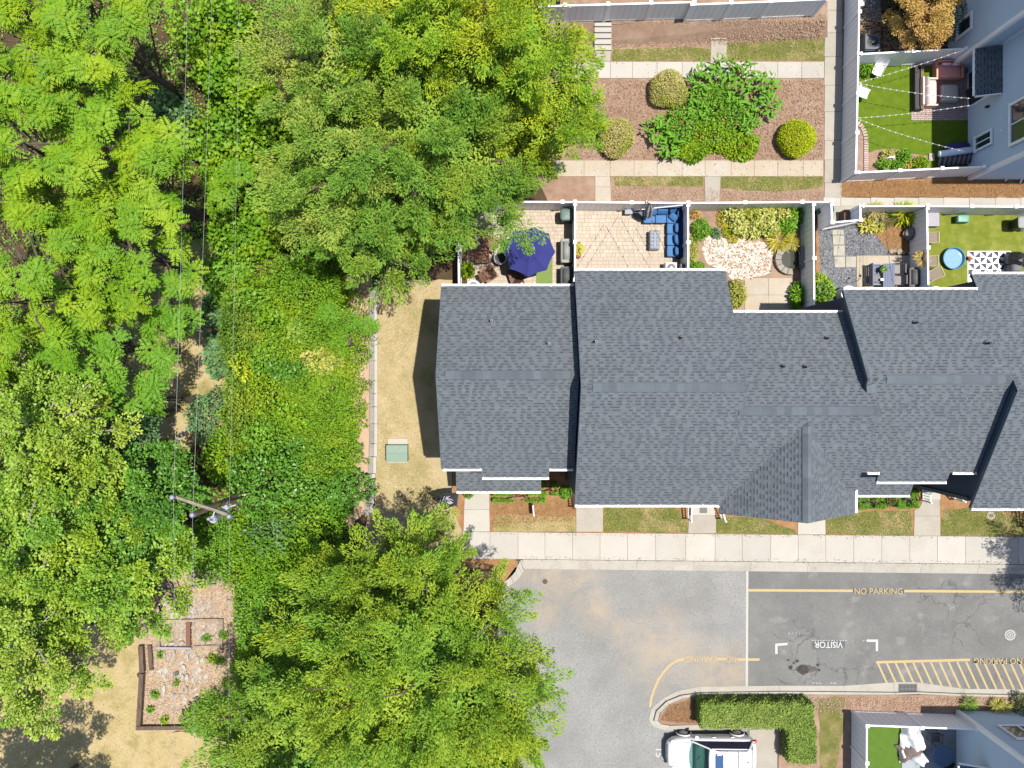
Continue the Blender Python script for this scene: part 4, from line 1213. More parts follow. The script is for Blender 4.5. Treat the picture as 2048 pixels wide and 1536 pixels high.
def spray_tree(name, label, px, py, R_, zc, zr, m, n_spray, leaf, nleaf, seed, spray=(1.0, .42), sep=.75, group=None, cat="tree", zlo=-.25, rx=1.0, ry=1.0, lump=.2, bark=BARK, rtrunk=.25, flat=.55, cover=None, trunk_ends=40, upn=.9, bsep=1.5, brad=.62, zj=1.0):
    """tree whose crown is made of leafy branch sprays pointing outwards, with gaps between"""
    rng = np.random.default_rng(seed)
    cen = np.array(W(px, py, zc))
    rr = R_ * (H - zc) / F
    rad = np.array([rr * rx, rr * ry, zr])
    root = thing(name, label, cat, (cen[0], cen[1], 0), 0, group)
    def gen():
        d = sphere_pts(rng, 1, zlo)
        l = lumps(d, seed, 6, lump)[0]
        dep = 1 - .42 * rng.random() ** 1.8
        return cen + d[0] * rad * l * dep
    # boughs: separate leafy masses with dark gaps between; each carries several sprays
    per = 6
    BC = poisson(rng, max(4, int(n_spray / per)), gen, bsep)
    nb = len(BC)
    BC[:, 2] += rng.normal(size=nb) * .45 * zj
    bi = np.repeat(np.arange(nb), per)
    bs = rng.uniform(.75, 1.3, nb)
    bout = nrm((BC - cen) / rad * np.array([1, 1, .6]) + np.array([0, 0, .35]))
    sd_ = nrm(sphere_pts(rng, nb * per, -.15) + bout[bi] * .7)
    C = BC[bi] + sd_ * (bs[bi] * brad)[:, None] * np.array([1, 1, .75])
    n = len(C)
    A = nrm(sd_ * .9 + bout[bi] * .5 + rng.normal(size=(n, 3)) * .25)
    sl_, sr = spray
    size = rng.uniform(.7, 1.3, n)
    idx = np.repeat(np.arange(n), nleaf)
    k = len(idx)
    t = rng.uniform(-1, 1, k)
    a = A[idx]
    s1 = nrm(np.cross(a, np.array([0, 0, 1.0]) + rng.normal(size=(n, 3))[idx] * .05)); s2 = np.cross(s1, a)
    rad2 = sr * np.sqrt(rng.random(k)) * (1 - .55 * np.clip(t, 0, 1)) ; an = rng.uniform(0, 2 * np.pi, k)
    off = a * (t * sl_)[:, None] + s1 * (rad2 * np.cos(an))[:, None] + s2 * (rad2 * np.sin(an) * flat)[:, None]
    # droop at the ends
    P = C[idx] + off * size[idx][:, None]
    P[:, 2] -= .12 * np.clip(t, 0, 1) ** 2
    D = a * .7 + nrm(off) * .6 + rng.normal(size=(k, 3)) * .45
    N = np.array([0, 0, upn]) + (P - cen) / rr * .35 + rng.normal(size=(k, 3)) * .4
    L = rng.uniform(.75, 1.25, k) * leaf[0]; Wd = L * leaf[1]
    V = leaf_quads(P, D, N, L, Wd, .05)
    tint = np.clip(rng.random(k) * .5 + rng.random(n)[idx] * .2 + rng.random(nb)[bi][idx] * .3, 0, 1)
    V[:, :, 2] = np.maximum(V[:, :, 2], .05)
    quad_mesh("crown", V, tint, m, root, kind='stuff')
    # inner shade leaves that close the crown under the boughs
    kf = int(k * .22)
    d = sphere_pts(rng, kf, -.2)
    Pf = cen + d * rad * (lumps(d, seed, 6, lump) * rng.uniform(.35, .74, kf))[:, None]
    Lf = rng.uniform(.9, 1.5, kf) * leaf[0] * 1.15
    Vf = leaf_quads(Pf, rng.normal(size=(kf, 3)) * [1, 1, .3], np.array([0, 0, 1.]) + rng.normal(size=(kf, 3)) * .35, Lf, Lf * max(leaf[1], .42))
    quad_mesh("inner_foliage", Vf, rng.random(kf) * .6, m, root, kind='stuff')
    sel = rng.choice(n, min(n, trunk_ends), replace=False)
    trunk(root, (cen[0], cen[1], -.2), (cen[0], cen[1], zc + zr * .55), [C[i] for i in sel], rtrunk, rng, bark)
    return root

def frond_quads(rng, C, A, nf, flen, npair, lw):
    """rosettes of pinnate leaves (as on tree of heaven): returns quads + tint"""
    n = len(C)
    # arrays: rosette n, frond nf, leaflet 2*npair
    az = (np.arange(nf) * 2.39996)[None, :] + rng.uniform(0, 6.28, (n, 1)) + rng.normal(size=(n, nf)) * .2
    up = rng.uniform(-.05, .55, (n, nf))
    s1 = nrm(np.cross(A, np.array([.13, 1, .1]))); s2 = np.cross(A, s1)
    fd = s1[:, None] * np.cos(az)[..., None] + s2[:, None] * np.sin(az)[..., None] + A[:, None] * up[..., None]
    fd = nrm(fd)
    fl = flen * rng.uniform(.7, 1.2, (n, nf))
    t = (np.arange(npair) + 1.2) / (npair + 1)
    t = np.concatenate([t, t]); sg = np.concatenate([np.ones(npair), -np.ones(npair)])
    pos = C[:, None, None] + fd[:, :, None] * (fl[..., None] * t)[..., None]
    pos = pos - A[:, None, None] * (fl[..., None] * .35 * t ** 2)[..., None]
    side = nrm(np.cross(fd, A[:, None]))
    D = side[:, :, None] * sg[None, None, :, None] + fd[:, :, None] * .45 + rng.normal(size=pos.shape) * .12
    N = np.broadcast_to(A[:, None, None], pos.shape) + rng.normal(size=pos.shape) * .22 + D * 0
    L = fl[..., None] * .34 * (1 - .45 * np.abs(t - .45) * 1.6)[None, None]
    L = np.broadcast_to(L, pos.shape[:3]).reshape(-1)
    tint = np.repeat(rng.random(n), nf * 2 * npair) * .45 + np.repeat(rng.random(n * nf), 2 * npair) * .25 + rng.random(n * nf * 2 * npair) * .3
    return leaf_quads(pos.reshape(-1, 3), D.reshape(-1, 3), N.reshape(-1, 3), L, L * lw, .12), tint

def frond_tree(label, px, py, R_, zc, zr, m, n, seed, group, rx=1.0, ry=1.0, sep=.55, flen=.62, nf=9, npair=8, zlo=-.1, lump=.2):
    rng = np.random.default_rng(seed)
    cen = np.array(W(px, py, zc)); rr = R_ * (H - zc) / F
    rad = np.array([rr * rx, rr * ry, zr])
    root = thing("frond_tree", label, "tree", (cen[0], cen[1], 0), 0, group)
    def gen():
        d = sphere_pts(rng, 1, zlo); dep = 1 - .5 * rng.random() ** 1.5
        return cen + d[0] * rad * lumps(d, seed, 6, lump)[0] * dep
    if n > 12:
        BC = poisson(rng, n // 4, gen, 1.4)
        BC[:, 2] += rng.normal(size=len(BC)) * .4
        bi = np.repeat(np.arange(len(BC)), 4)
        bout = nrm((BC - cen) / rad * np.array([1, 1, .5]) + np.array([0, 0, .5]))
        sd_ = nrm(sphere_pts(rng, len(bi), -.2) + bout[bi] * .5)
        C = BC[bi] + sd_ * np.array([.62, .62, .5]) * rng.uniform(.6, 1.25, len(bi))[:, None]
        A = nrm(np.array([0, 0, .8]) + sd_ * .55 + bout[bi] * .3 + rng.normal(size=C.shape) * .15)
    else:
        C = poisson(rng, n, gen, sep)
        A = nrm(np.array([0, 0, 1.0]) + (C - cen) / rad * .45 + rng.normal(size=C.shape) * .2)
    V, tint = frond_quads(rng, C, A, nf, flen, npair, .36)
    quad_mesh("crown", V, tint, m, root, kind='stuff')
    # pale seed heads at the rosette hearts
    trunk(root, (cen[0], cen[1], -.2), (cen[0], cen[1], zc + zr * .5), C[::3] - A[::3] * .25, .2, rng, BARK, .012)
    return root

def bush(name, label, cat, px, py, rpx, rpy, h, m, leaf, n, seed, group=None, lump=.15, z0=0.0, dep=.35, fill=1.0, randn=.5, box=None, stems=8, outward=.6, rz=0.0, lumpf=.09):
    """shrub: leaves through the outer shell of a lumpy dome (or a clipped box)"""
    rng = np.random.default_rng(seed)
    zc = z0 + h * .35
    cen = np.array(W(px, py, z0 + h * .5)); cen[2] = zc
    k_ = (H - z0 - h * .5) / F
    rad = np.array([rpx * k_, rpy * k_, h * .65])
    root = thing(name, label, cat, (cen[0], cen[1], z0), 0, group)
    d = sphere_pts(rng, n, -.45)
    dp = 1 - dep * rng.random(n) ** 2
    if box:
        # clipped hedge: superellipsoid
        q = np.sign(d) * np.abs(d) ** .35
        q = q / np.max(np.abs(q), axis=1, keepdims=True) * .97
        P = q * rad * dp[:, None]
    else:
        P = d * rad * (lumps(d, seed, 7, lump, fine=lumpf if rpx > 40 else 0) * dp)[:, None]
    P[:, :2] = P[:, :2] @ np.array([[math.cos(rz), math.sin(rz)], [-math.sin(rz), math.cos(rz)]])
    P = P + cen
    P[:, 2] = np.maximum(P[:, 2], z0 + .04)
    out = nrm(d / rad)
    D = out * outward + rng.normal(size=(n, 3)) * .7 + np.array([0, 0, .1])
    N = out * .8 + np.array([0, 0, .5]) + rng.normal(size=(n, 3)) * randn
    L = rng.uniform(.7, 1.3, n) * leaf[0]
    V = leaf_quads(P, D, N, L, L * leaf[1], .08)
    # patches of tint over the shrub
    cl = (lumps(d, seed + 5, 8, .3) - .6) / .9
    tint = np.clip(rng.random(n) * .65 + cl * .35, 0, 1)
    quad_mesh("foliage", V, tint, m, root, kind='stuff')
    bb = MB()
    for i in range(stems):
        e = P[rng.integers(n)]
        e = cen + (e - cen) * .8
        bb.tube([(cen[0] + rng.normal() * .06, cen[1] + rng.normal() * .06, z0 - .05), tuple((cen + e) / 2 + np.array([0, 0, .05])), tuple(e)], [.03, .02, .008], 4, cap=False)
    bb.obj("stems", BARK, root, world=True, kind='stuff')
    return root

# palettes (albedo)
G = lambda r, g_, b_: (r, g_, b_)
L_oak = leafmat("oak_leaf", G(0.067, 0.168, 0.019), G(0.174, 0.309, 0.036), G(0.225, 0.309, 0.033), dry=(.34, .30, .05))
L_oak2 = leafmat("oak_leaf_yellow", G(0.098, 0.206, 0.015), G(0.239, 0.357, 0.019), G(0.325, 0.368, 0.019), dry=(.44, .36, .04))
L_oak3 = leafmat("oak_leaf_olive", G(0.085, 0.188, 0.025), G(0.205, 0.325, 0.040), G(0.285, 0.330, 0.057), dry=(.42, .36, .10))
L_front = leafmat("front_oak_leaf", G(0.084, 0.186, 0.018), G(0.203, 0.328, 0.028), G(0.266, 0.339, 0.025), dry=(.34, .34, .06))
L_ail = leafmat("frond_leaf", G(0.062, 0.162, 0.008), G(0.157, 0.275, 0.010), G(0.210, 0.295, 0.010), dry=(.42, .38, .04))
L_ail2 = leafmat("frond_leaf_deep", G(0.067, 0.178, 0.012), G(0.142, 0.275, 0.018), None)
L_broad = leafmat("broad_leaf", G(0.075, 0.192, 0.016), G(0.192, 0.329, 0.024), G(0.266, 0.362, 0.024), spec=.4)
L_broadp = leafmat("pale_broad_leaf", G(0.123, 0.235, 0.018), G(0.246, 0.360, 0.036), G(0.287, 0.360, 0.041), spec=.4)
L_vine = leafmat("vine_leaf", G(0.062, 0.167, 0.009), G(0.158, 0.299, 0.016), G(0.211, 0.317, 0.012), rough=.5, spec=.2)
L_gloss = leafmat("glossy_leaf", G(.05, .15, .018), G(.13, .28, .025), None, rough=.42, spec=.35)
L_blue = leafmat("blue_green_leaf", G(.07, .16, .06), G(.15, .25, .10), None)
L_fine = leafmat("fine_bright_leaf", G(0.077, 0.180, 0.012), G(0.180, 0.307, 0.018), G(0.226, 0.316, 0.020), dry=(.42, .40, .06))
L_bamb = leafmat("fine_dark_leaf", G(.07, .16, .016), G(.17, .27, .026), G(.22, .29, .03))
L_yel = leafmat("yellow_leaf", G(.36, .33, .04), G(.5, .44, .06), None)
L_host = leafmat("variegated_leaf", G(.22, .29, .04), G(.58, .54, .20), G(.44, .40, .06))
L_shrub = leafmat("garden_leaf", G(.08, .20, .02), G(.19, .34, .03), None)
L_olive = leafmat("olive_leaf", G(.20, .23, .03), G(.40, .41, .09), G(.46, .38, .16))
L_lime = leafmat("lime_leaf", G(.24, .30, .012), G(.42, .46, .016), None)
L_bronze = leafmat("bronze_leaf", G(.30, .17, .06), G(.52, .34, .11), G(.50, .38, .10), trans=.2)
L_dark = leafmat("dark_leaf", G(.04, .08, .025), G(.09, .14, .03), None)
L_canna = leafmat("canna_leaf", G(.06, .19, .015), G(.15, .31, .03), None, rough=.55, spec=.15)
L_red = leafmat("red_leaf", G(.20, .04, .04), G(.34, .08, .05), None)

GO, GF, GB = "tall oaks along the courtyard", "frond-leaved trees filling the upper left", "broad-leaved trees filling the lower left"
OK = (.148, .31)
spray_tree("oak_tree", "yellow-green oak at the top reaching the white fence on the bank", 1025, 95, 112, 9.5, 3.2, L_oak2, 300, OK, 285, 21, group=GO)
spray_tree("oak_tree", "yellowish oak between the top edge and the power lines", 850, 60, 135, 9.5, 3.2, L_oak2, 300, OK, 285, 22, group=GO)
spray_tree("oak_tree", "large mid-green oak at the heart of the upper tree belt", 850, 255, 185, 8.5, 3.6, L_oak, 420, OK, 285, 23, group=GO)
spray_tree("oak_tree", "mid-green oak hanging over the umbrella yard", 945, 335, 120, 7.6, 3.2, L_oak, 300, OK, 285, 24, group=GO)
spray_tree("oak_tree", "green oak spilling over the mulch bed beside the olive round bush", 1062, 250, 92, 7.2, 2.8, L_oak2, 200, OK, 285, 25, group=GO)
spray_tree("oak_tree", "olive-tinged oak leaning to the vine thicket", 680, 130, 120, 8.5, 3.0, L_oak3, 240, OK, 285, 26, group=GO)
spray_tree("oak_tree", "olive-tinged oak above the block edging path", 700, 350, 130, 7.5, 3.0, L_oak3, 240, OK, 285, 27, group=GO)
spray_tree("oak_tree", "green oak with its lower limbs over the side lawn and path", 775, 475, 105, 6.8, 2.8, L_oak, 220, OK, 285, 28, group=GO, ry=.75)
# front oak by the road
GFn = "oaks between the road and the vine thicket"
spray_tree("oak_tree", "big bright oak beside the road with branches over the asphalt", 860, 1325, 205, 8.5, 4.0, L_front, 560, OK, 285, 31, group=GFn, lump=.22, ry=.95, spray=(1.15, .40))
spray_tree("oak_tree", "upper crown of oak shading the front walk corner", 772, 1172, 94, 6.4, 3.4, L_front, 260, OK, 285, 32, group=GFn, lump=.24, spray=(1.1, .40))
spray_tree("oak_tree", "oak at the bottom edge beside the road", 930, 1490, 185, 7.8, 3.2, L_front, 400, OK, 285, 33, group=GFn, lump=.22, spray=(1.1, .40))
spray_tree("oak_tree", "darker oak at the bottom edge by the garden beds", 590, 1480, 165, 8.0, 3.2, L_oak, 420, OK, 285, 34, group=GFn, lump=.22)
spray_tree("oak_tree", "oak just outside the right edge whose shadow falls on the road", 2360, 1180, 85, 7.5, 2.2, L_front, 110, OK, 170, 35, zlo=-.6)

FT = [("frond-leaved tree in the top left corner", 90, 90, 150, 10, 2.6, 130, L_ail), ("frond-leaved tree left of the dark gap at the top", 205, 60, 105, 9, 2.4, 80, L_ail),
      ("frond-leaved tree at the left edge under the corner tree", 70, 300, 160, 10, 2.8, 150, L_ail), ("frond-leaved tree reaching the power lines, bright yellow-green", 255, 350, 140, 9, 2.8, 120, L_ail),
      ("frond-leaved tree at the left edge above the pale-branched tree", 70, 560, 165, 9.5, 2.8, 150, L_ail), ("frond-leaved tree beside the shaded clearing", 265, 500, 125, 8.5, 2.6, 110, L_ail),
      ("lower frond-leaved tree with deeper green leaves over the clearing", 225, 690, 110, 7, 2.2, 75, L_ail2), ("small deep green frond-leaved tree at the clearing's edge", 300, 620, 60, 6.5, 1.6, 30, L_ail2)]
for i, (lb, x, y, r_, z, zr, n, m) in enumerate(FT):
    frond_tree(lb, x, y, r_, z, zr, m, int(n * 1.25), 50 + i, GF)
for i, (lb, x, y, r_, z) in enumerate([("lone green leaf rosette hanging over the clearing between the two wires", 367, 641, 22, 6), ("little star-shaped leaf rosette over the deep shade", 256, 822, 14, 5.5),
                                       ("little leaf rosette right of the star-shaped one", 310, 800, 16, 5), ("bright yellow-green rosette between the wires", 434, 388, 32, 5), ("ragged green rosette right of the bright yellow one", 470, 350, 26, 4.5)]):
    frond_tree(lb, x, y, r_, z, .5, L_ail if i == 3 else L_ail2, 5 if i != 1 else 2, 70 + i, "young frond-leaved saplings", sep=.5)

BL = (.135, .62)
def btree(lb, x, y, r_, z, zr, m, n, seed, **k):
    return spray_tree("broadleaf_tree", lb, x, y, r_, z, zr, m, n, BL, 98, seed, spray=(.55, .42), group=GB, flat=.5, bsep=1.25, brad=.52, **k)
btree("pale-branched broad-leaved tree at the left edge below the fronds", 90, 860, 150, 8.5, 3.0, L_broadp, 480, 81, bark=PALEB, trunk_ends=90)
btree("broad-leaved tree at the left edge in the middle of the lower wood", 90, 1080, 150, 8, 3.0, L_broad, 480, 82, bark=PALEB, trunk_ends=70)
btree("dark broad-leaved tree between the wood and the utility pole", 270, 1080, 110, 7, 2.8, L_broad, 330, 83)
btree("broad-leaved tree above the timber garden beds", 320, 1000, 85, 6.5, 2.4, L_gloss, 230, 84)
btree("broad-leaved tree at the lower left edge beside the back lawn", 65, 1270, 132, 8, 3.0, L_broadp, 480, 85, bark=PALEB, trunk_ends=60)
btree("low broad-leaved tree left of the plank ruin", 250, 1190, 80, 5, 2.0, L_broad, 190, 86)
btree("broad-leaved tree outside the lower left corner shading the lawn", -60, 1720, 150, 8.5, 2.6, L_broad, 300, 87, rtrunk=.1)
btree("shadowy low tree beside the deep shade", 245, 900, 70, 4, 1.8, L_blue, 170, 88)

GV = "vine-covered shrubs under the power lines"
V1 = (.21, .8)
vs = [("vine-draped shrub mass between the wires at the top", 440, 60, 75, 70, 3.2, L_vine, 2600), ("thicket of broad yellow-green vine leaves right of the dark gap", 470, 165, 85, 75, 3.4, L_vine, 3600),
      ("dark green vine mound beside the upper oaks", 540, 260, 75, 80, 3.6, L_vine, 3600), ("blue-green vine mound left of the wire in the shade", 345, 255, 50, 60, 1.8, L_blue, 1600),
      ("sunlit vine mound in the middle of the wire corridor", 450, 300, 70, 65, 2.6, L_vine, 2600), ("leafy mound below the yellow rosette", 540, 400, 90, 70, 3.2, L_vine, 3800),
      ("green shrub at the foot of the olive oak", 620, 440, 70, 60, 3.4, L_oak, 3400), ("leafy shrub mass right of the shaded clearing's top", 490, 470, 70, 60, 2.6, L_vine, 2800),
      ("shrub between the clearing and the fine-leaved thicket", 460, 560, 50, 60, 2.2, L_shrub, 2200), ("grey-green shrub at the right side of the clearing, upper", 437, 630, 30, 45, 1.4, L_blue, 1200),
      ("grey-green shrub at the right side of the clearing, lower", 440, 710, 26, 45, 1.3, L_blue, 1100)]
for i, (lb, x, y, rx_, ry_, h_, m, n) in enumerate(vs):
    bush("vine_shrub", lb, "shrub", x, y, rx_, ry_, h_, m, V1, n, 100 + i, GV, lump=.24, dep=.45, randn=.45)
FN = (.14, .45)
fs = [("feathery bright green shrub at the top of the fine-leaved thicket", 600, 590, 110, 75, 3.6, L_vine, 12000), ("smooth bright green shrub in the middle of the thicket", 605, 690, 112, 80, 3.8, L_fine, 17000),
      ("smooth lime-green shrub by the block path", 634, 790, 88, 95, 3.6, L_fine, 16000), ("rounded green shrub at the lower end of the thicket by the block path", 652, 890, 66, 60, 3.0, L_fine, 9000),
      ("darker fine-leaved column of shrubs left of the thicket, upper", 490, 660, 45, 90, 3.4, L_bamb, 8000), ("darker fine-leaved column of shrubs left of the thicket, lower", 490, 810, 45, 90, 3.4, L_bamb, 8000),
      ("mixed green shrub between the dark column and the lime shrub", 555, 780, 60, 90, 3.2, L_vine, 8000)]
for i, (lb, x, y, rx_, ry_, h_, m, n) in enumerate(fs):
    bush("fine_leaved_shrub", lb, "shrub", x, y, rx_, ry_, h_, m, FN, n, 130 + i, "fine-leaved thicket beside the block path", lump=.16, dep=.5, randn=.6, lumpf=.15)
vp = [("round patch of broad vine leaves near the top of the thicket", 560, 640, 34, 30, 4.0, L_vine), ("yellowing vine patch in the upper middle of the thicket", 600, 665, 26, 22, 4.3, L_oak3), ("deep green vine patch left of the thicket's middle", 545, 715, 36, 34, 4.0, L_shrub), ("broad-leaved sapling rising from the middle of the thicket", 585, 745, 30, 28, 4.6, L_gloss),
      ("pale vine patch right of the thicket's middle", 648, 722, 28, 24, 4.3, L_olive), ("vine patch in the lower middle of the thicket", 590, 835, 34, 34, 4.2, L_vine), ("dark leafy patch at the thicket's lower left", 530, 865, 34, 34, 4.0, L_shrub), ("ragged vine patch near the thicket's top left", 520, 600, 34, 30, 3.6, L_shrub), ("yellow-green vine patch at the thicket's left edge", 505, 735, 20, 26, 4.2, L_oak2)]
for i, (lb, x, y, rx_, ry_, h_, m) in enumerate(vp):
    bush("vine_shrub", lb, "shrub", x, y, rx_, ry_, h_, m, (.18, .6), 1500, 190 + i, "vine patches in the thicket", lump=.35, dep=.5, randn=.5)
for i, (x, y, r_) in enumerate(((690, 640, 38), (700, 690, 40))):
    frond_tree(("spreading fern-leaved shrub overhanging the clay edge, upper" if i == 0 else "spreading fern-leaved shrub overhanging the clay edge, lower"), x, y, r_, 2.6, .8, L_ail2, 22, 150 + i, "fern-leaved shrubs at the clay edge", sep=.4, flen=.6)
gs = [("glossy-leaved shrub below the lime-green shrub", 600, 900, 75, 60, 3.2, L_gloss, 3400), ("glossy dark shrub with bright tips beside the block path", 660, 985, 70, 55, 3.0, L_gloss, 3200),
      ("glossy dark shrub mass right of the utility pole", 535, 965, 66, 66, 5.4, L_gloss, 4600), ("bluish leafy shrub beside the clearing's lower edge", 420, 830, 42, 50, 1.6, L_blue, 1500),
      ("leafy shrub left of the glossy mass, by the right wire", 470, 920, 60, 60, 2.6, L_vine, 2600), ("bright vine shrub below the glossy mass", 630, 1060, 70, 55, 2.8, L_vine, 2800),
      ("silver-green shrub below the utility pole's shadow", 560, 1060, 55, 40, 2.4, L_blue, 2000)]
for i, (lb, x, y, rx_, ry_, h_, m, n) in enumerate(gs):
    bush("glossy_shrub", lb, "shrub", x, y, rx_, ry_, h_, m, (.19, .5), n, 160 + i, "glossy shrubs around the utility pole", lump=.26, dep=.5, randn=.5)
ivs = [("ivy-like green thicket below the utility pole, left", 430, 1080, 65, 60, 2.6, 7000), ("ivy-like green thicket below the utility pole, right", 520, 1110, 70, 80, 2.8, 9000), ("green thicket right of the plank ruin", 520, 1220, 50, 90, 2.6, 8000),
       ("green thicket beside the dark hollow, above the darker oak", 520, 1330, 55, 70, 2.6, 6500), ("low green thicket at the lower end of the garden beds", 440, 1440, 60, 40, 1.3, 4500), ("leafy thicket under the front oak's left limbs", 600, 1160, 50, 60, 2.6, 5000)]
for i, (lb, x, y, rx_, ry_, h_, n) in enumerate(ivs):
    bush("ivy_thicket", lb, "shrub", x, y, rx_, ry_, h_, L_vine if i % 2 else L_shrub, (.14, .55), n, 180 + i, "ivy thickets around the garden beds", lump=.2, dep=.4)

# low weeds and saplings in the shade
rng = np.random.default_rng(400)
n = 9500
xs_, ys_ = rng.uniform(-200, 760, n), rng.uniform(-100, 1500, n)
keep = ~((xs_ > 255) & (xs_ < 480) & (ys_ > 1140)) & ~((xs_ > 320) & (xs_ < 455) & (ys_ > 540) & (ys_ < 900)) & ~((xs_ < 300) & (ys_ > 1220)) & (xs_ < 700)
xs_, ys_ = xs_[keep], ys_[keep]
P0 = np.array([W(x, y, 0) for x, y in zip(xs_, ys_)])
idx = np.repeat(np.arange(len(P0)), 9); k = len(idx)
P = P0[idx] + np.stack([rng.normal(size=k) * .16, rng.normal(size=k) * .16, np.abs(rng.normal(size=k)) * .25 + .03], 1)
V = leaf_quads(P, rng.normal(size=(k, 3)) * [1, 1, .3], np.array([0, 0, 1.]) + rng.normal(size=(k, 3)) * .4, rng.uniform(.08, .2, k), rng.uniform(.05, .1, k))
quad_mesh("undergrowth", V, rng.random(k), L_shrub, kind='stuff', label="low weeds growing on the shaded soil under the trees")
# ------------------------------------------------------------------ yard surfaces
M_pav = mat("tan_paver", c(244, 224, 202), c(230, 206, 180), 2, fine=c(250, 236, 220), fsc=25, objrand=.09, bump=.004, bsc=40)
M_pavj = mat("paver_joint", c(200, 176, 150), c(182, 158, 134), 5)
M_brick = mat("red_brown_paver", (.30, .22, .2), (.24, .17, .155), 2.5, fine=(.36, .28, .26), fsc=25, objrand=.1)
M_slate = mat("slate_paver", c(128, 134, 142), c(104, 112, 120), 2, objrand=.12)
def patio(name, label, x0, y0, x1, y1, m, rowh=.2, wids=(.2, .3), z=.03, mj=None, limit=300, prio=None):
    """rows of pavers between two photo corners (ground level); the first 300 are parts of their own"""
    a, b_ = W(x0, y1, 0), W(x1, y0, 0)
    r = thing(name, label, None, (a.x, a.y, 0)); r['kind'] = 'structure'
    bed = MB(); bed.flat([(a.x, a.y), (b_.x, a.y), (b_.x, b_.y), (a.x, b_.y)], .02); bed.obj("joint_bed", mj or M_pavj, r, world=True)
    items = []
    y = a.y
    while y < b_.y - .02:
        h = min(rowh, b_.y - y); x = a.x - R.uniform(0, wids[-1] * .6)
        while x < b_.x:
            w = R.choice(wids); xa, xb = max(x, a.x), min(x + w, b_.x); x += w
            if xb - xa < .03: continue
            items.append((xa, y, xb, y + h))
        y += rowh
    if prio: items.sort(key=prio)
    rest = MB()
    cache = {}
    for i, (xa, ya, xb, yb_) in enumerate(items):
        zz = z + R.uniform(-.003, .003)
        if i < limit:
            key = (round(xb - xa, 3), round(yb_ - ya, 3))
            if key not in cache:
                bb = MB(); bb.box((0, 0, -.025), (key[0] - .016, key[1] - .016, .05)); cache[key] = bb.mesh("paver", m)
            o = bpy.data.objects.new("paver", cache[key]); COL.objects.link(o); o.parent = r
            o.location = ((xa + xb) / 2 - a.x, (ya + yb_) / 2 - a.y, zz)
        else:
            rest.box(((xa + xb) / 2, (ya + yb_) / 2, zz - .025), (xb - xa - .012, yb_ - ya - .012, .05))
    if rest.v: rest.obj("paver_field", m, r, world=True, kind='stuff')
    return r
patio("patio", "tan paver patio of the umbrella yard", 934, 418, 1143, 600, M_pav, prio=lambda q: -q[2] + q[1] * .2)
patio("patio", "tan paver patio of the sofa yard", 1151, 420, 1366, 598, M_pav, prio=lambda q: -q[1])
patch("mulch_bed", [(1367, 420), (1500, 420), (1605, 420), (1606, 640), (1367, 640)], 2, M_mulch, 0, "mulch floor of the garden yard")
bb = MB(); bb.flat(wob([P2(*p) for p in [(1412, 470), (1450, 478), (1520, 480), (1545, 500), (1540, 545), (1500, 556), (1470, 565), (1450, 540), (1415, 528), (1405, 500)]], .06), .012)
bb.obj("white_gravel", mat("white_gravel_bed", (.5, .46, .41), (.40, .34, .27), 3, fine=(.56, .54, .51), fsc=18), kind='structure', label="white pebble area of the garden yard")
walk("garden_patio", "stained concrete patio of the garden yard", [[(1489, 556), (1537, 556), (1537, 590), (1489, 590)], [(1537, 556), (1584, 556), (1584, 590), (1537, 590)], [(1489, 590), (1537, 590), (1537, 650), (1489, 650)], [(1537, 590), (1584, 590), (1584, 650), (1537, 650)]], M_stainconc)
M_gravel = mat("blue_grey_gravel", c(150, 152, 158), c(120, 122, 130), 6, fine=c(205, 206, 210), fsc=14, flo=.5, fhi=.7, bump=.03, bsc=18)
patch("gravel", [(1634, 452), (1780, 452), (1780, 620), (1634, 620)], 2, M_gravel, 0, "blue-grey gravel floor of the narrow yard")
patch("mulch_bed", [(1632, 450), (1637, 450), (1640, 500), (1640, 560), (1632, 560)], 3, M_straw, .02, "thin mulch strip along the gravel yard fence")
patch("mulch_bed", [(1716, 452), (1735, 460), (1755, 473), (1768, 490), (1778, 505), (1830, 507), (1830, 424), (1722, 424)], 4, M_straw, .02, "orange mulch bed in the corner of the gravel yard")
patch("courtyard_nook", [(1664, 404), (1726, 404), (1726, 446), (1664, 446)], 3, M_conc2, 0, "concrete nook outside the gravel yard gate")
walk("stepping_path", "L-shaped path of pale slabs through the gravel", [[(1664, 460), (1675, 460), (1675, 470), (1664, 470)], [(1675, 460), (1687, 460), (1687, 470), (1675, 470)], [(1665, 471), (1688, 471), (1688, 490), (1665, 490)], [(1666, 491), (1689, 491), (1689, 512), (1666, 512)], [(1668, 513), (1690, 513), (1690, 535), (1668, 535)], [(1691, 513), (1712, 513), (1712, 535), (1691, 535)]], mat("pale_slab", c(226, 222, 206), c(212, 206, 190), 3, objrand=.05), z=.045)
walk("garden_patio", "tan stained concrete patio of the gravel yard", [[(1713, 511), (1733, 511), (1733, 600), (1713, 600)], [(1733, 511), (1778, 511), (1778, 600), (1733, 600)], [(1778, 511), (1830, 511), (1830, 600), (1778, 600)]], M_stainconc, z=.04)
patch("turf", [(1835, 424), (2060, 424), (2060, 640), (1835, 640)], 2, M_turf2, 0, "pale artificial turf of the paddling pool yard")
patch("turf", [(1700, 116), (1945, 104), (1945, 330), (1690, 344)], 2, M_turf, 0, "bright green artificial turf of the lounge yard")
patch("turf_mat", [(1072, 516), (1105, 516), (1105, 569), (1072, 569)], 10, mat("green_mat", c(150, 178, 92), c(132, 162, 74), 4, fine=c(166, 190, 110), fsc=40), 0, "small green turf mat under the navy parasol", kind='structure')
patio("patio", "reddish brown paver patio of the lounge yard", 1822, 128, 1942, 241, M_brick, rowh=.1, wids=(.2,), z=.032, mj=mat("dark_joint", c(110, 92, 86), c(96, 80, 74), 5))
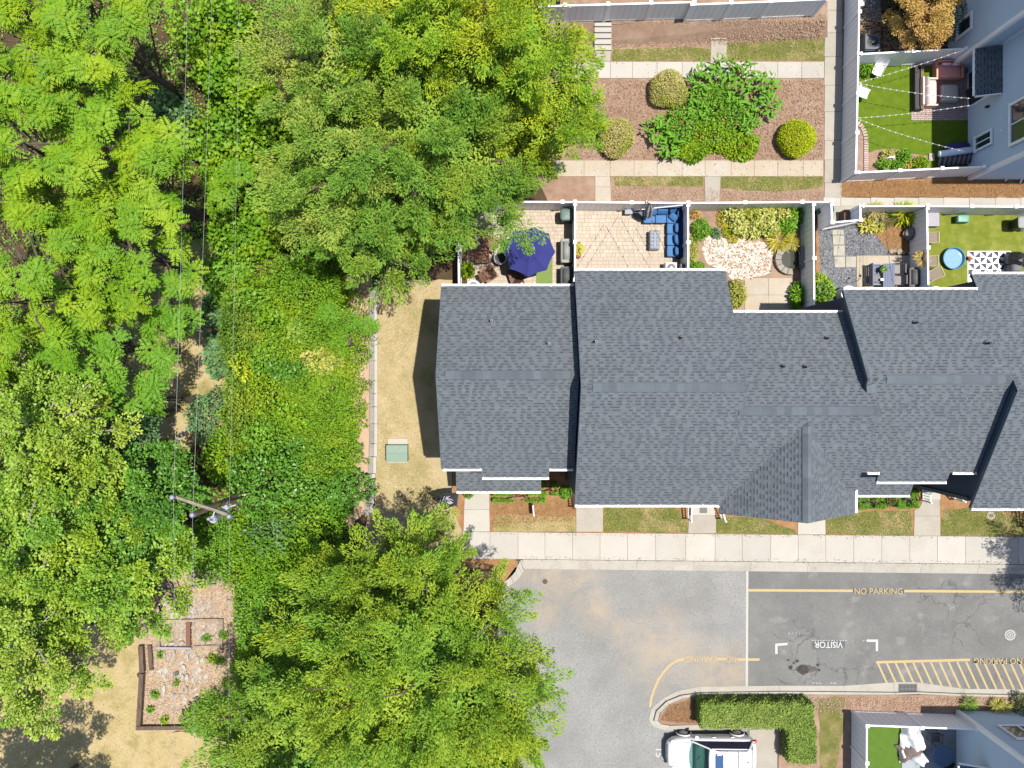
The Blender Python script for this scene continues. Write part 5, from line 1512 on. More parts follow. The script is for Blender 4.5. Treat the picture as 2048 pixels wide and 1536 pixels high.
patch("leaf_litter", [(1690, -60), (1910, -60), (1910, 124), (1697, 118)], 2, mat("fallen_leaf_floor", c(120, 92, 70), c(84, 66, 52), 2, c3=c(214, 160, 112), sc3=1.6, lo3=.56, hi3=.62, fine=c(190, 140, 96), fsc=14, flo=.58, fhi=.72), 0, "fallen leaves under the bronze tree")
patio("slate_path", "grey slate paving in the bronze tree yard", 1722, -25, 1768, 40, M_slate, rowh=.33, wids=(.33,), z=.03)
patch("planting_bed", [(1716, 318), (1732, 308), (1752, 300), (1780, 297), (1806, 300), (1826, 308), (1858, 312), (1860, 345), (1714, 345)], 4, M_mulch, .02, "curved mulch bed at the foot of the lounge yard")
patch("turf", [(1715, 1436), (1803, 1436), (1803, 1800), (1715, 1800)], 2, mat("deep_turf", c(98, 138, 34), c(80, 120, 24), 3, fine=c(120, 156, 56), fsc=40), 0, "deep green turf of the bottom right yard")
walk("garden_patio", "pale patio slabs of the bottom right yard", [[(1803, 1436), (1862, 1436), (1862, 1500), (1803, 1500)], [(1862, 1436), (1914, 1436), (1914, 1500), (1862, 1500)], [(1803, 1500), (1914, 1500), (1914, 1640), (1803, 1640)]], mat("blue_slab", c(206, 214, 224), c(190, 200, 214), 2))
# brick edging of the curved bed
er = thing("brick_edging", "curved pinkish brick edging at the left of the lounge yard", "edging", W(1712, 250, 0))
path = [(1713, 246), (1719, 250), (1725, 258), (1729, 268), (1731, 280), (1731, 300), (1731, 345)]
pts = [Vector(P2(*p)) for p in path]
d_acc = 0
for i in range(len(pts) - 1):
    L = (pts[i + 1] - pts[i]).length; n = max(1, int(L / .11)); t = (pts[i + 1] - pts[i]).normalized(); rz = math.atan2(t.y, t.x)
    for k in range(n):
        p = pts[i].lerp(pts[i + 1], (k + .5) / n)
        bb = MB(); bb.box((p.x, p.y, .05), (.1, .22, .1), rz); bb.obj("brick", M_brick, er, world=True)
patch("edging_bed", [(1700, 244), (1713, 246), (1725, 262), (1728, 300), (1728, 345), (1695, 345)], 5, mat("pink_sand", c(206, 176, 160), c(186, 152, 136), 3), 0, "pinkish strip between the curved bricks and the fence")

# ------------------------------------------------------------------ furniture
M_navyc = simple("navy_canvas", c(70, 74, 160), .8, .2, var=.08)
def umbrella():
    vs = [(1068.8, 454), (1097.8, 466.7), (1110.7, 503.9), (1093.6, 540.3), (1056, 553.6), (1020.6, 537.8), (1007.9, 499), (1024.4, 463.5)]
    ze, za = 2.2, 2.75
    P = [W(x, y, ze) for x, y in vs]; A = W(1058.3, 499, za)
    r = thing("parasol", "octagonal navy blue parasol shading the patio table", "parasol", (A.x, A.y, 0))
    cp = thing("canopy", None, None, (A.x, A.y, 0))
    cp.parent = r; cp.location = (0, 0, 0)
    for i in range(8):
        p, q = P[i], P[(i + 1) % 8]
        bb = MB(); V = []
        for t in (0, .5, 1):
            for s_ in (0, .25, .5, .75, 1):
                e = p.lerp(q, s_)
                w = A.lerp(e, max(.02, t)); w.z -= .07 * math.sin(math.pi * t) * 1 + .05 * t * math.sin(math.pi * s_)
                e2 = (A.xy - e.xy) * .035 * math.sin(math.pi * s_) * t
                V.append((w.x + e2.x, w.y + e2.y, w.z))
        f = []
        for a in range(2):
            for s_ in range(4):
                f.append((a * 5 + s_, (a + 1) * 5 + s_, (a + 1) * 5 + s_ + 1, a * 5 + s_ + 1))
        V2 = [(x, y, z - .006) for x, y, z in V]
        bb.add(V, f); bb.add(V2, [tuple(reversed(x)) for x in f])
        bb.obj("canopy_panel", M_navyc, cp, world=True)
        b2 = MB(); m_ = (A + p) / 2; b2.tube([(A.x, A.y, A.z - .1), (m_.x, m_.y, m_.z - .12), (p.x, p.y, p.z - .04)], .012, 5); b2.obj("rib", STEEL, r, world=True)
    bb = MB(); bb.lathe([(.03, za - .03), (.03, za + .03), (.018, za + .07), (0, za + .07)], (A.x, A.y, 0), 10); bb.obj("finial", Wt, r, world=True)
    bb = MB(); bb.tube([(A.x, A.y, 0), (A.x, A.y, za)], .022, 8); bb.obj("pole", DGREY, r, world=True)
    bb = MB(); bb.lathe([(.28, .03), (.28, .08), (.06, .14), (0, .14)], (A.x, A.y, 0), 16); bb.obj("base", DGREY, r, world=True)
    return A
A_ = umbrella()
M_tw = simple("brown_deck_wood", c(150, 108, 84), .7, var=.2, sc_=14)
tb = thing("patio_table", "round wooden table beneath the navy parasol", "table", (A_.x, A_.y, 0))
bb = MB(); bb.lathe([(.6, .7), (.6, .74), (.03, .74), (.03, .7)], n=28); bb.obj("table_top", M_tw, tb)
for k in range(4):
    a = k * math.pi / 2 + .6
    bb = MB(); bb.tube([(.4 * math.cos(a), .4 * math.sin(a), 0), (.35 * math.cos(a), .35 * math.sin(a), .7)], .03, 6); bb.obj("leg", M_tw, tb)

def adirondack(label, px, py, rz, m):
    """wooden slatted lounge chair; the seat faces +y before turning"""
    r = thing("deck_chair", label, "chair", W(px, py, .03), rz, "brown wooden deck chairs")
    for k in range(5):
        bb = MB(); bb.box((0, .28 - k * .11, .36 - k * .025), (.5, .1, .022), rx=.22); bb.obj("seat_slat", m, r)
    for k in range(5):
        x = -.2 + k * .1
        bb = MB(); bb.box((x, -.38 - abs(x) * .1, .68 - abs(x) * .25), (.088, .02, .82 - abs(x) * .5), rx=.42); bb.obj("back_slat", m, r)
    for s_ in (-1, 1):
        bb = MB(); bb.box((s_ * .33, -.02, .56), (.13, .72, .024)); bb.obj("armrest", m, r)
        bb = MB(); bb.box((s_ * .3, .3, .28), (.03, .09, .56)); bb.obj("leg", m, r)
        bb = MB(); bb.box((s_ * .27, -.12, .2), (.03, .95, .1), rx=.32); bb.obj("leg", m, r)
    bb = MB(); bb.box((0, -.5, .74), (.56, .03, .05)); bb.obj("back_rail", m, r)
    return r
M_ad = simple("pale_brown_plank", c(188, 140, 112), .7, var=.22, sc_=11)  # even brown, paler than the plank of the fourth chair
adirondack("brown slatted deck chair nearest the roof, left of the parasol", 979, 549, math.radians(-58), M_ad)
adirondack("brown slatted deck chair under the oak leaves above the steel drum", 984, 489, math.radians(-125), M_ad)
adirondack("brown slatted deck chair half hidden by leaves at the far left", 966, 514, math.radians(-88), M_ad)
adirondack("brown slatted deck chair tucked under the lower edge of the navy parasol", 1032, 551, math.radians(20), simple("dark_plank", c(150, 104, 84), .7))
dr = thing("fire_drum", "round steel drum fire pit left of the parasol", "fire pit", W(1001, 519, .03))
bb = MB(); bb.lathe([(.30, 0), (.33, .45), (.335, .62), (.30, .62), (.27, .5)], n=28, cap=False); bb.obj("drum", STEEL, dr, smooth=True)
bb = MB(); bb.lathe([(.29, .40), (.01, .38)], n=24, cap=False); bb.obj("ash_floor", BLACK, dr)
for r_, z_ in ((.345, .6), (.30, .63)):
    bb = MB(); bb.tube([(r_ * math.cos(a), r_ * math.sin(a), z_) for a in np.linspace(0, 2 * math.pi, 25)], .014, 5); bb.obj("rim_ring", LGREY, dr)

def bin_(label, px, py, rz, mb, ml, number=None, z=.03, g=None):
    r = thing("wheelie_bin", label, "trash bin", W(px, py, z), rz, g)
    bb = MB(); bb.box((0, 0, .5), (.56, .62, .95)); 
    v = np.array(bb.v); 
    for i in range(len(bb.v)):
        if bb.v[i][2] < .1: bb.v[i] = (bb.v[i][0] * .8, bb.v[i][1] * .78, bb.v[i][2])
    bb.obj("body", mb, r, bevel=.03)
    bb = MB(); bb.pillow((0, .01, 1.0), (.64, .72, .12), e=5, zsq=2.2); bb.obj("lid", ml, r, smooth=True)
    bb = MB(); bb.tube([(-.24, -.4, .98), (.24, -.4, .98)], .02, 6); bb.obj("handle", BLACK, r)
    for s_ in (-1, 1):
        bb = MB(); bb.tube([(s_ * .24, -.3, .12), (s_ * .3, -.3, .12)], .12, 14); bb.obj("wheel", BLACK, r)
    return r
M_bing = simple("green_grey_bin", c(88, 120, 112), .55)
M_bind = simple("dark_green_bin", c(36, 74, 62), .5)
bn = bin_("green-grey wheelie bin marked 10 against the white fence, half under leaves", 1132, 437, math.radians(90), M_bing, simple("bin_lid_green", c(116, 146, 138), .5))
t_ = text("bin_number", None, "10", 1133, 433, 11, 11, 0, M_wht2, 0, 1.07, None)
t_.parent = bn; t_.matrix_parent_inverse = WM[bn.name].inverted()
bin_("dark green wheelie bin with pale grey lid in the pool yard", 2026, 452, math.radians(90), M_bind, MGREY)

def covered_grill(label, px, py, rz, m, l=1.3, w=.62, h=1.1, z=.03):
    r = thing("covered_grill", label, "grill", W(px, py, z), rz)
    bb = MB(); bb.box((0, 0, h * .42), (l, w, h * .84)); bb.obj("cart_cover", m, r, bevel=.05)
    bb = MB(); bb.tube([(-l * .38, 0, h * .82), (l * .38, 0, h * .82)], w * .36, 14); bb.obj("hood_cover", m, r, smooth=True)
    for s_ in (-1, 1):
        bb = MB(); bb.box((s_ * l * .44, 0, h * .84), (l * .14, w * .8, .03)); bb.obj("side_shelf", m, r, bevel=.01)
    return r
covered_grill("grill with pale greenish grey cover against the fence between two yards", 1131, 507, math.radians(90), simple("pale_cover", c(186, 192, 186), .6), 1.2, .6)
covered_grill("grill under a dark grey cover beside the roof in the umbrella yard", 1131, 556, math.radians(90), simple("grey_cover", c(112, 116, 120), .7), .95, .62, 1.0)
rb = thing("red_box", "red framed box beside the pale covered grill", "box", W(1131, 492, .03))
bb = MB(); bb.box((0, 0, .3), (.42, .2, .6)); bb.obj("body", simple("red_paint", c(176, 30, 50), .5), rb, bevel=.02)
bb = MB(); bb.box((0, 0, .61), (.34, .12, .02)); bb.obj("lid", simple("brown_lid", c(120, 70, 66), .6), rb)
ac_n = [0]
def ac(label, px, py, s=.75, h=.8, m=LGREY, rz=0, z=.03, rnd=False):
    r = thing("air_conditioner", label, "air conditioner", W(px, py, z), rz)
    bb = MB()
    if rnd: bb.lathe([(s / 2, 0), (s / 2, h), (s / 2 - .03, h + .02), (s * .36, h + .02), (s * .36, h - .05)], n=24, cap=False)
    else: bb.box((0, 0, h / 2), (s, s, h))
    bb.obj("casing", m, r, bevel=0 if rnd else .03)
    bb = MB(); bb.lathe([(s * .37, h + .004), (0, h + .004)], n=24, cap=False); bb.obj("fan_well", BLACK, r)
    for k in range(8):
        a = k * math.pi / 4
        bb = MB(); bb.tube([(.05 * math.cos(a), .05 * math.sin(a), h + .03), (s * .37 * math.cos(a), s * .37 * math.sin(a), h + .015)], .008, 4); bb.obj("grille_wire", m, r)
    bb = MB(); bb.lathe([(.09, h + .02), (.09, h + .045), (0, h + .045)], n=12); bb.obj("hub", m, r)
    for k in range(10):
        b2 = MB(); b2.box((0, -s / 2 - .004 if not rnd else 0, .1 + k * .06), (s * .86, .012, .02)) if not rnd else None
        if not rnd: b2.obj("louvre", MGREY, r)
    return r
ac("round-topped grey air conditioner peeking out above the end townhouse gutter", 948, 579, .82, .75, LGREY, rnd=True)
ac("white-rimmed air conditioner at the corner of the fourth townhouse roof", 1686, 590, .8, .75, Wt, rnd=True)
ac("white-rimmed air conditioner where the two right roofs meet", 1858, 590, .75, .7, Wt, rnd=True)
ac("grey box air conditioner beside the blue sofa and the roof", 1337, 540, .6, .75, LGREY)
ac("blue-grey air conditioner in the corner of the bronze tree yard", 1732, 96, .78, .8, simple("blue_grey_metal", c(120, 132, 144), .5))
bb = MB(); bb.box((W(1359, 545).x, W(1359, 545).y, .6), (.42, .6, 1.15)); bb.obj("storage_cabinet", DGREY, label="dark grey cabinet between the air conditioner and the fence", cat="cabinet", bevel=.03)

# blue corner sofa
M_blue = simple("blue_cushion", c(110, 164, 228), .85, .15, var=.1, sc_=4)
M_blueb = simple("blue_cushion_back", c(90, 148, 216), .85, .15, var=.12, sc_=4)
M_bluef = simple("deep_blue_wicker", c(34, 66, 132), .7, .2)
so = thing("corner_sofa", "L-shaped bright blue patio sofa in the corner of the sofa yard", "sofa", W(1345, 440, .03))
def sb(x0, y0, x1, y1, z0, z1, nm, m, pil=False, **k):
    zt = z1
    p, q = W(x0, y1, zt), W(x1, y0, zt)
    bb = MB()
    if pil: bb.pillow(((p.x + q.x) / 2, (p.y + q.y) / 2, (z0 + z1) / 2), (q.x - p.x, q.y - p.y, z1 - z0), e=9, zsq=4, nu=24)
    else: bb.box(((p.x + q.x) / 2, (p.y + q.y) / 2, (z0 + z1) / 2), (q.x - p.x, q.y - p.y, z1 - z0))
    return bb.obj(nm, m, so, world=True, smooth=pil, **k)
sb(1287, 416, 1362, 446, .05, .32, "frame", M_bluef, bevel=.02); sb(1334, 446, 1362, 513, .05, .32, "frame", M_bluef, bevel=.02)
sb(1287, 412, 1366, 417, .05, .72, "back_frame", M_bluef, bevel=.02); sb(1358, 417, 1366, 514, .05, .72, "back_frame", M_bluef, bevel=.02)
for q in ((1287, 431, 1310.5, 446), (1311, 429.5, 1333, 446), (1333.5, 429.5, 1357, 446), (1334, 446.5, 1357, 467.5), (1334, 468, 1357, 490.5), (1334, 491, 1357, 513)):
    sb(*q, .3, .47, "seat_cushion", M_blue, True)
def pil(px, py, sx, sy, sz, rz=0, rx=0, ry=0, z=.62, m=None, par=None, nm="back_cushion"):
    w = W(px, py, z); bb = MB(); bb.pillow(w, (sx, sy, sz), rz, rx, ry, e=4, zsq=2.6, nu=20); return bb.obj(nm, m or M_blueb, par or so, world=True, smooth=True)
pil(1306, 425, .45, .42, .16, .3, .9); pil(1325, 423, .58, .42, .16, 0, 1.0); pil(1347, 420, .42, .42, .16, 0, 1.0)
pil(1347, 434, .48, .36, .16, -.7, .5); pil(1357, 427, .16, .55, .42, 0, 0, -.2); pil(1354, 456, .22, .5, .42, 0, 0, -.35); pil(1353, 478, .22, .5, .42, .1, 0, -.35); pil(1356, 486, .16, .3, .3, -.2, 0, -.3); pil(1354, 502, .22, .48, .42, .05, 0, -.35)
ft = thing("fire_table", "rectangular grey tufted-cover table before the blue sofa", "table", W(1306, 483, .03))
M_gcov = simple("silver_cover", c(186, 196, 210), .55, .4)
bb = MB(); bb.box((0, 0, .27), (.5, 1.0, .5)); bb.obj("cover", M_gcov, ft, bevel=.03)
for k in range(5):
    for s_ in (-1, 1):
        bb = MB(); bb.pillow((s_ * .14, -.38 + k * .19, .53), (.24, .17, .09), e=3, zsq=2); bb.obj("tuft", M_gcov, ft, smooth=True)
bb = MB(); bb.pillow((0, 0, .545), (.14, .95, .09), e=5, zsq=2.5); bb.obj("centre_ridge", M_gcov, ft, smooth=True)
st = thing("side_table", "small silver box table beside the folded parasol", "table", W(1255, 426, .03))
bb = MB(); bb.box((0, 0, .44), (.4, .3, .03)); bb.obj("table_top", M_gcov, st, bevel=.01)
bb = MB(); bb.box((0, 0, .22), (.34, .24, .43)); bb.obj("body", DGREY, st)
cu_ = thing("cantilever_parasol", "folded cantilever parasol with striped grey and white cover", "parasol", W(1278, 424, .03))
o_ = WM[cu_.name].translation
bb = MB(); bb.lathe([(.36, 0), (.36, .09), (.1, .14), (0, .14)], n=20); bb.obj("base", DGREY, cu_)
bb = MB(); bb.tube([(0, 0, .1), (0, .02, 2.5)], .035, 8); bb.obj("pole", LGREY, cu_)
pA = W(1300, 408, 2.4) - o_
bb = MB(); bb.tube([(0, .02, 2.3), (pA.x * .5, pA.y * .8, 2.52), (pA.x, pA.y, 2.45)], .028, 8); bb.obj("arm", DGREY, cu_)
bb = MB(); bb.tube([(0, .02, 1.5), (pA.x * .45, pA.y * .72, 2.45)], .02, 6); bb.obj("strut", LGREY, cu_)
pB = W(1296, 435, .9) - o_
M_strw = simple("white_canvas", c(236, 234, 240), .8); M_strg = simple("grey_canvas", c(120, 112, 124), .8)
for k in range(8):
    a0, a1 = k * math.pi / 4, (k + 1) * math.pi / 4
    bb = MB(); V = []
    for t, rr_ in ((0, .05), (.35, .2), (.8, .16), (1, .06)):
        ctr = pA.lerp(pB, t)
        for a in (a0, (a0 + a1) / 2, a1):
            g_ = rr_ * (1.18 if a == (a0 + a1) / 2 else .9)
            V.append((ctr.x + g_ * math.cos(a), ctr.y + g_ * math.sin(a) * .8, ctr.z))
    f = []
    for i in range(3):
        for j in range(2): f.append((i * 3 + j, i * 3 + j + 1, (i + 1) * 3 + j + 1, (i + 1) * 3 + j))
    bb.add(V, f); bb.obj("canopy_panel", M_strw if k % 2 else M_strg, cu_)
pp = thing("planter", "red planter with an orange-green plant against the dividing fence", "planter", W(1156, 502, .03))
bb = MB(); bb.box((0, 0, .18), (.22, .75, .36), taper=1.1); bb.obj("box", simple("red_clay", c(166, 84, 70), .7), pp, bevel=.02)

def plant_part(root, cx, cy, z0, r_, h_, n, m, seed, leaf=(.2, .25), name="leaves"):
    rng = np.random.default_rng(seed)
    az = rng.uniform(0, 6.28, n); el_ = rng.uniform(.2, 1.3, n); L = leaf[0] * rng.uniform(.7, 1.25, n)
    D = np.stack([np.cos(az) * np.cos(el_), np.sin(az) * np.cos(el_), np.sin(el_)], 1)
    rr_ = r_ * np.sqrt(rng.random(n)) * .7
    P = np.stack([cx + rr_ * np.cos(az), cy + rr_ * np.sin(az), z0 + h_ * rng.random(n) * .8], 1)
    N = np.array([0, 0, 1.0]) + D * -.2 + rng.normal(size=(n, 3)) * .25
    return quad_mesh(name, leaf_quads(P, D, N, L, L * leaf[1], .2), rng.random(n), m, root, kind='stuff')
w = W(1156, 502); plant_part(pp, w.x, w.y, .4, .3, .2, 160, L_host, 501, (.18, .3))
def plant(label, px, py, r_, h_, n, m, seed, leaf=(.25, .2), name="garden_plant", cat="plant", group=None):
    w = W(px, py, h_ * .4)
    root = thing(name, label, cat, (w.x, w.y, 0), 0, group)
    plant_part(root, w.x, w.y, .03, r_, h_, n, m, seed, leaf)
    bb = MB()
    for k in range(5):
        a = k * 1.26; bb.tube([(.02 * math.cos(a), .02 * math.sin(a), 0), (r_ * .4 * math.cos(a), r_ * .4 * math.sin(a), h_ * .8)], .008, 4)
    bb.obj("stem", BARK, root)
    return root
plant("bright green leafy plant by the left fence of the umbrella yard", 934, 541, .42, .5, 420, L_vine, 502, (.2, .3))

# string lights (wire + bulbs)
def string_lights(label, a, b_, za, zb_, n, mw, mbulb, group=None, sag=.25, r=.03):
    A, B = W(*a, za), W(*b_, zb_)
    root = thing("string_lights", label, "string lights", tuple(A), 0, group)
    pts = [A.lerp(B, t) - Vector((0, 0, sag * 4 * t * (1 - t))) for t in np.linspace(0, 1, 13)]
    bb = MB(); bb.tube(pts, .007, 4); bb.obj("wire", mw, root, world=True)
    bb = MB(); bb.ball((0, 0, -.06), (r, r, r * 1.4), 6, 5); bb.box((0, 0, -.01), (.03, .03, .05))
    me = bb.mesh("bulb", mbulb)
    for k in range(n):
        t = (k + .5) / n
        p = A.lerp(B, t) - Vector((0, 0, sag * 4 * t * (1 - t)))
        o = bpy.data.objects.new("bulb", me); COL.objects.link(o); o.parent = root; o.location = p - A
M_bulb = simple("white_bulb", (.82, .82, .78), .3)
string_lights("white string lights running to the house's north corner over the lounge yard", (1714, 166), (1932, 98), 1.95, 2.9, 17, LGREY, M_bulb)
string_lights("white string lights running to the middle of the door canopy", (1716, 166), (1944, 197), 1.95, 2.6, 18, LGREY, M_bulb)
string_lights("white string lights running to the lower end of the door canopy", (1714, 236), (1944, 210), 1.95, 2.6, 18, LGREY, M_bulb)
string_lights("white string lights running to the striped air bed", (1716, 238), (1938, 305), 1.95, 2.2, 18, LGREY, M_bulb)
string_lights("dark string lights over the left of the sofa yard", (1236, 433), (1166, 545), 2.2, 2.6, 6, BLACK, DGREY)
string_lights("dark string lights crossing the middle of the sofa yard", (1240, 433), (1306, 545), 2.2, 2.6, 6, BLACK, DGREY)
string_lights("dark string lights over the sofa yard nearest the silver table", (1301, 432), (1334, 505), 2.3, 2.0, 4, BLACK, DGREY)
string_lights("dark string lights over the gravel yard, left", (1735, 416), (1727, 572), 2.0, 2.8, 6, BLACK, DGREY)
string_lights("dark string lights over the gravel yard, right", (1772, 418), (1788, 572), 2.0, 2.8, 6, BLACK, DGREY)

# garden yard: pond, hostas, shrubs
pd = thing("pond", "round stone-rimmed pond with a grey fountain block", "pond", W(1578, 520, 0))
cx, cy = 0, 0
M_stone = mat("pond_stone", c(196, 186, 172), c(160, 150, 136), 3, fine=c(214, 206, 194), fsc=25, objrand=.1)
for k in range(9):
    a = math.radians(75 + k * 24)
    a2 = a + math.radians(11)
    ri, ro = .5, .82
    bb = MB(); bb.prism([(ri * math.cos(a - math.radians(11.2)), ri * math.sin(a - math.radians(11.2))), (ro * math.cos(a - math.radians(11.4)), ro * math.sin(a - math.radians(11.4))), (ro * math.cos(a2), ro * math.sin(a2)), (ri * math.cos(a2), ri * math.sin(a2))], 0, .32 + R.uniform(-.01, .01))
    bb.obj("coping_stone", M_stone, pd, bevel=.015)
bb = MB(); bb.flat([(.52 * math.cos(a), .52 * math.sin(a)) for a in np.linspace(0, 6.2, 24)], .2); bb.obj("water", simple("pond_water", (.03, .035, .02), .08, .6), pd)
bb = MB(); bb.box((.62, .1, .3), (.36, 1.1, .6)); bb.obj("fountain_block", simple("fountain_stone", c(176, 174, 170), .7), pd, bevel=.02)
for k in range(3):
    bb = MB(); bb.box((.44, -.2 + k * .25, .5 - k * .06), (.14, .2, .06)); bb.obj("spout", M_stone, pd, bevel=.01)
hst = [(1470, 428, 20, 16, L_host), (1500, 426, 20, 16, L_olive), (1530, 428, 20, 17, L_host), (1560, 428, 20, 17, L_host), (1585, 432, 18, 18, L_shrub), (1480, 455, 16, 18, L_host), (1508, 456, 20, 18, L_host), (1540, 456, 20, 16, L_host), (1575, 452, 20, 16, L_shrub)]
names = ["top left", "top left middle", "top middle", "top right middle", "top right corner", "lower left", "lower middle", "lower right middle", "lower right"]
for i, (x, y, a, b2_, m) in enumerate(hst):
    bush("hosta", ("variegated yellow hosta" if m is L_host else "olive leafy plant" if m is L_olive else "deep green leafy plant") + " in the garden yard bed, " + names[i] + " of the planting", "plant", x, y, a, b2_, .7, m, (.2, .42), 620, 600 + i, "hostas and leafy plants along the garden yard's back fence", lump=.2, dep=.6, randn=.35)
plant("spiky yellow ornamental grass above the pond", 1560, 478, .62, .35, 420, L_yel, 620, (.5, .05))
plant("small spiky yellow plant hanging into the pond", 1584, 489, .25, .6, 130, L_yel, 621, (.3, .07))
for i, (lb, x, y, a, b2_, h_, m, n, lf) in enumerate([("yellow creeping plant left of the hostas, upper part", 1445, 436, 10, 20, .3, L_yel, 700, (.08, .5)), ("yellow creeping plant left of the hostas, lower part", 1456, 462, 11, 12, .3, L_lime, 500, (.08, .5)),
        ("yellow mound at the edge of the white pebbles", 1466, 478, 10, 8, .3, L_yel, 400, (.08, .5)), ("round dark green shrub by the dividing fence in the garden yard", 1403, 458, 18, 19, .8, L_shrub, 1300, (.13, .4)),
        ("small orange-yellow plant in the garden yard's top left corner", 1391, 427, 9, 8, .4, L_bronze, 350, (.12, .35)), ("yellow-brown ground cover along the dividing fence", 1387, 500, 9, 34, .25, L_olive, 1200, (.08, .5)),
        ("small green shrub above the second townhouse roof corner", 1393, 534, 13, 10, .5, L_shrub, 500, (.12, .4)), ("yellow-green shrub at the roof edge in the garden yard", 1474, 588, 19, 28, 1.0, L_olive, 1500, (.13, .4)),
        ("green climber at the foot of the fence near the third townhouse", 1594, 590, 11, 26, .8, L_shrub, 900, (.14, .5)), ("green bush beside the gravel at the fence corner", 1646, 578, 20, 30, 1.3, L_broad, 1500, (.14, .5)),
        ("bluish plant with silver leaves beside the white pebbles", 1432, 466, 8, 11, .35, L_blue, 260, (.12, .4))]):
    bush("garden_shrub", lb, "shrub", x, y, a, b2_, h_, m, lf, n, 640 + i, None, lump=.15, dep=.5)
# gravel yard plants
for i, (lb, x, y, r_, h_, n, m, lf) in enumerate([("spiky green and bronze plant behind the gravel yard fence", 1748, 424, .42, .5, 200, L_olive, (.4, .1)), ("yellow-green strap-leaved plant in the corner of the mulch bed", 1808, 428, .5, .55, 260, L_lime, (.5, .1)),
        ("variegated hosta at the edge of the gravel", 1734, 452, .36, .35, 150, L_host, (.28, .32)), ("smaller variegated hosta right of the larger one", 1757, 455, .28, .28, 110, L_host, (.22, .32)),
        ("dark spiky grass in the mulch bed of the gravel yard", 1774, 436, .42, .5, 200, L_dark, (.4, .05))]):
    plant(lb, x, y, r_, h_, n, m, 660 + i, lf, group=None)
hp = thing("hanging_plant", "bronze hanging plant on the fence between gravel and pool yards", "plant", W(1846, 518, 1.5))
w = W(1846, 518, 1.4); plant_part(hp, w.x - .1, w.y, 1.35, .3, .2, 170, L_bronze, 680, (.32, .1))
bb = MB(); bb.lathe([(.08, 1.2), (.13, 1.4), (0, 1.4)], (w.x - .1, w.y, 0), 12); bb.obj("pot", DGREY, hp, world=True)
pot = thing("plant_pot", "round black plant pot among the stones of the gravel yard", "pot", W(1749, 440, .02))
bb = MB(); bb.lathe([(.17, 0), (.22, .3), (.24, .32), (.2, .32), (.19, .22), (0, .22)], n=18); bb.obj("pot", BLACK, pot)
def rock(label, px, py, s, m, seed, group=None, zs=.5, parent=None, asp=1.0, rz=0):
    rng = random.Random(seed)
    bb = MB(); bb.ball((0, 0, s * zs * .5), (s, s * asp, s * zs), 7, 5, jit=.16, rng=rng)
    w = W(px, py, 0)
    o = bb.obj("rock", m, None, label=label, cat="rock", group=group)
    o.location = (w.x, w.y, 0); o.rotation_euler = (0, 0, rz + rng.uniform(0, 1))
    return o
M_rock = mat("pale_rock", c(222, 206, 190), c(186, 168, 150), 4, objrand=.1); M_rockg = mat("grey_rock", c(176, 174, 172), c(140, 138, 138), 4, objrand=.1)
RL = ["pale edging rock nearest the gate corner above the hosta", "pale edging rock just left of the black pot, upper", "pale edging rock right of the black plant pot", "low tan rock at the left tip of the mulch bed", "first pale rock of the lower edging row, by the gravel", "second small pale rock of the lower edging row", "third and longest pale rock of the lower edging row", "last pale rock of the lower edging row, by the fence shade"]
for i, (x, y, s_) in enumerate(((1730, 432, .13), (1739, 434, .14), (1760, 436, .15), (1718, 452, .12), (1781, 503, .14), (1788, 501, .12), (1797, 504, .17), (1804, 506, .12))):
    rock(RL[i], x, y, s_, M_rock, 700 + i, "edging rocks in the gravel yard")
rock("large angular grey boulder against the fence in the gravel yard", 1815, 470, .36, M_rockg, 720, zs=.9)
rock("smaller white boulder left of the large grey boulder", 1808, 470, .2, M_rock, 721, zs=1.0)
rock("rounded boulder above the large grey boulder", 1820, 452, .22, M_rockg, 722, zs=.7)
# teal tub behind its fence
tt = thing("tub", "teal plastic tub in the fenced nook beside the garden yard", "tub", W(1646, 420, 0), math.radians(8))
M_teal = simple("teal_plastic", c(60, 176, 170), .5)
bb = MB(); t_h = .5
for (x, y, sx, sy) in ((0, .2, .76, .03), (0, -.2, .76, .03), (.37, 0, .03, .4), (-.37, 0, .03, .4)): bb.box((x, y, t_h / 2), (sx, sy, t_h))
bb.box((0, 0, .02), (.74, .4, .03)); bb.obj("tub_body", M_teal, tt)
bb = MB(); bb.box((-.18, 0, .3), (.3, .34, .3)); bb.obj("inner_crate", simple("mint_plastic", c(130, 226, 204), .5), tt, bevel=.02)
bb = MB(); bb.box((W(1683, 436).x, W(1683, 436).y, .35), (.28, .6, .7)); bb.obj("wooden_post", M_tw, label="brown wooden post stub outside the gravel yard gate", cat="post", bevel=.02)
# outdoor dining of the gravel yard
nb = thing("bench", "navy slatted loveseat beside the navy table in the gravel yard", "bench", W(1742, 552, .04))
for k in range(5):
    bb = MB(); bb.box((-.18 + k * .1, 0, .42), (.08, 1.1, .03)); bb.obj("seat_slat", NAVY, nb)
bb = MB(); bb.box((-.25, 0, .62), (.04, 1.14, .42)); bb.obj("backrest", simple("blue_canvas", c(150, 158, 190), .7), nb)
for y_ in (-.52, .52):
    bb = MB(); bb.box((0, y_, .3), (.5, .05, .6)); bb.obj("side_frame", NAVY, nb)
bb = MB(); bb.pillow((.05, -.2, .5), (.42, .4, .14), e=5); bb.obj("cushion", simple("grey_cushion", c(170, 166, 164), .8), nb, smooth=True)
nt_ = thing("patio_table", "navy rectangular table with a small plant on it in the gravel yard", "table", W(1765, 556, .04))
for k in range(5):
    bb = MB(); bb.box((-.24 + k * .12, 0, .72), (.112, 1.3, .03)); bb.obj("table_slat", simple("blue_slat", c(44, 84, 140), .45) if k == 0 else bpy.data.materials["blue_slat"], nt_)
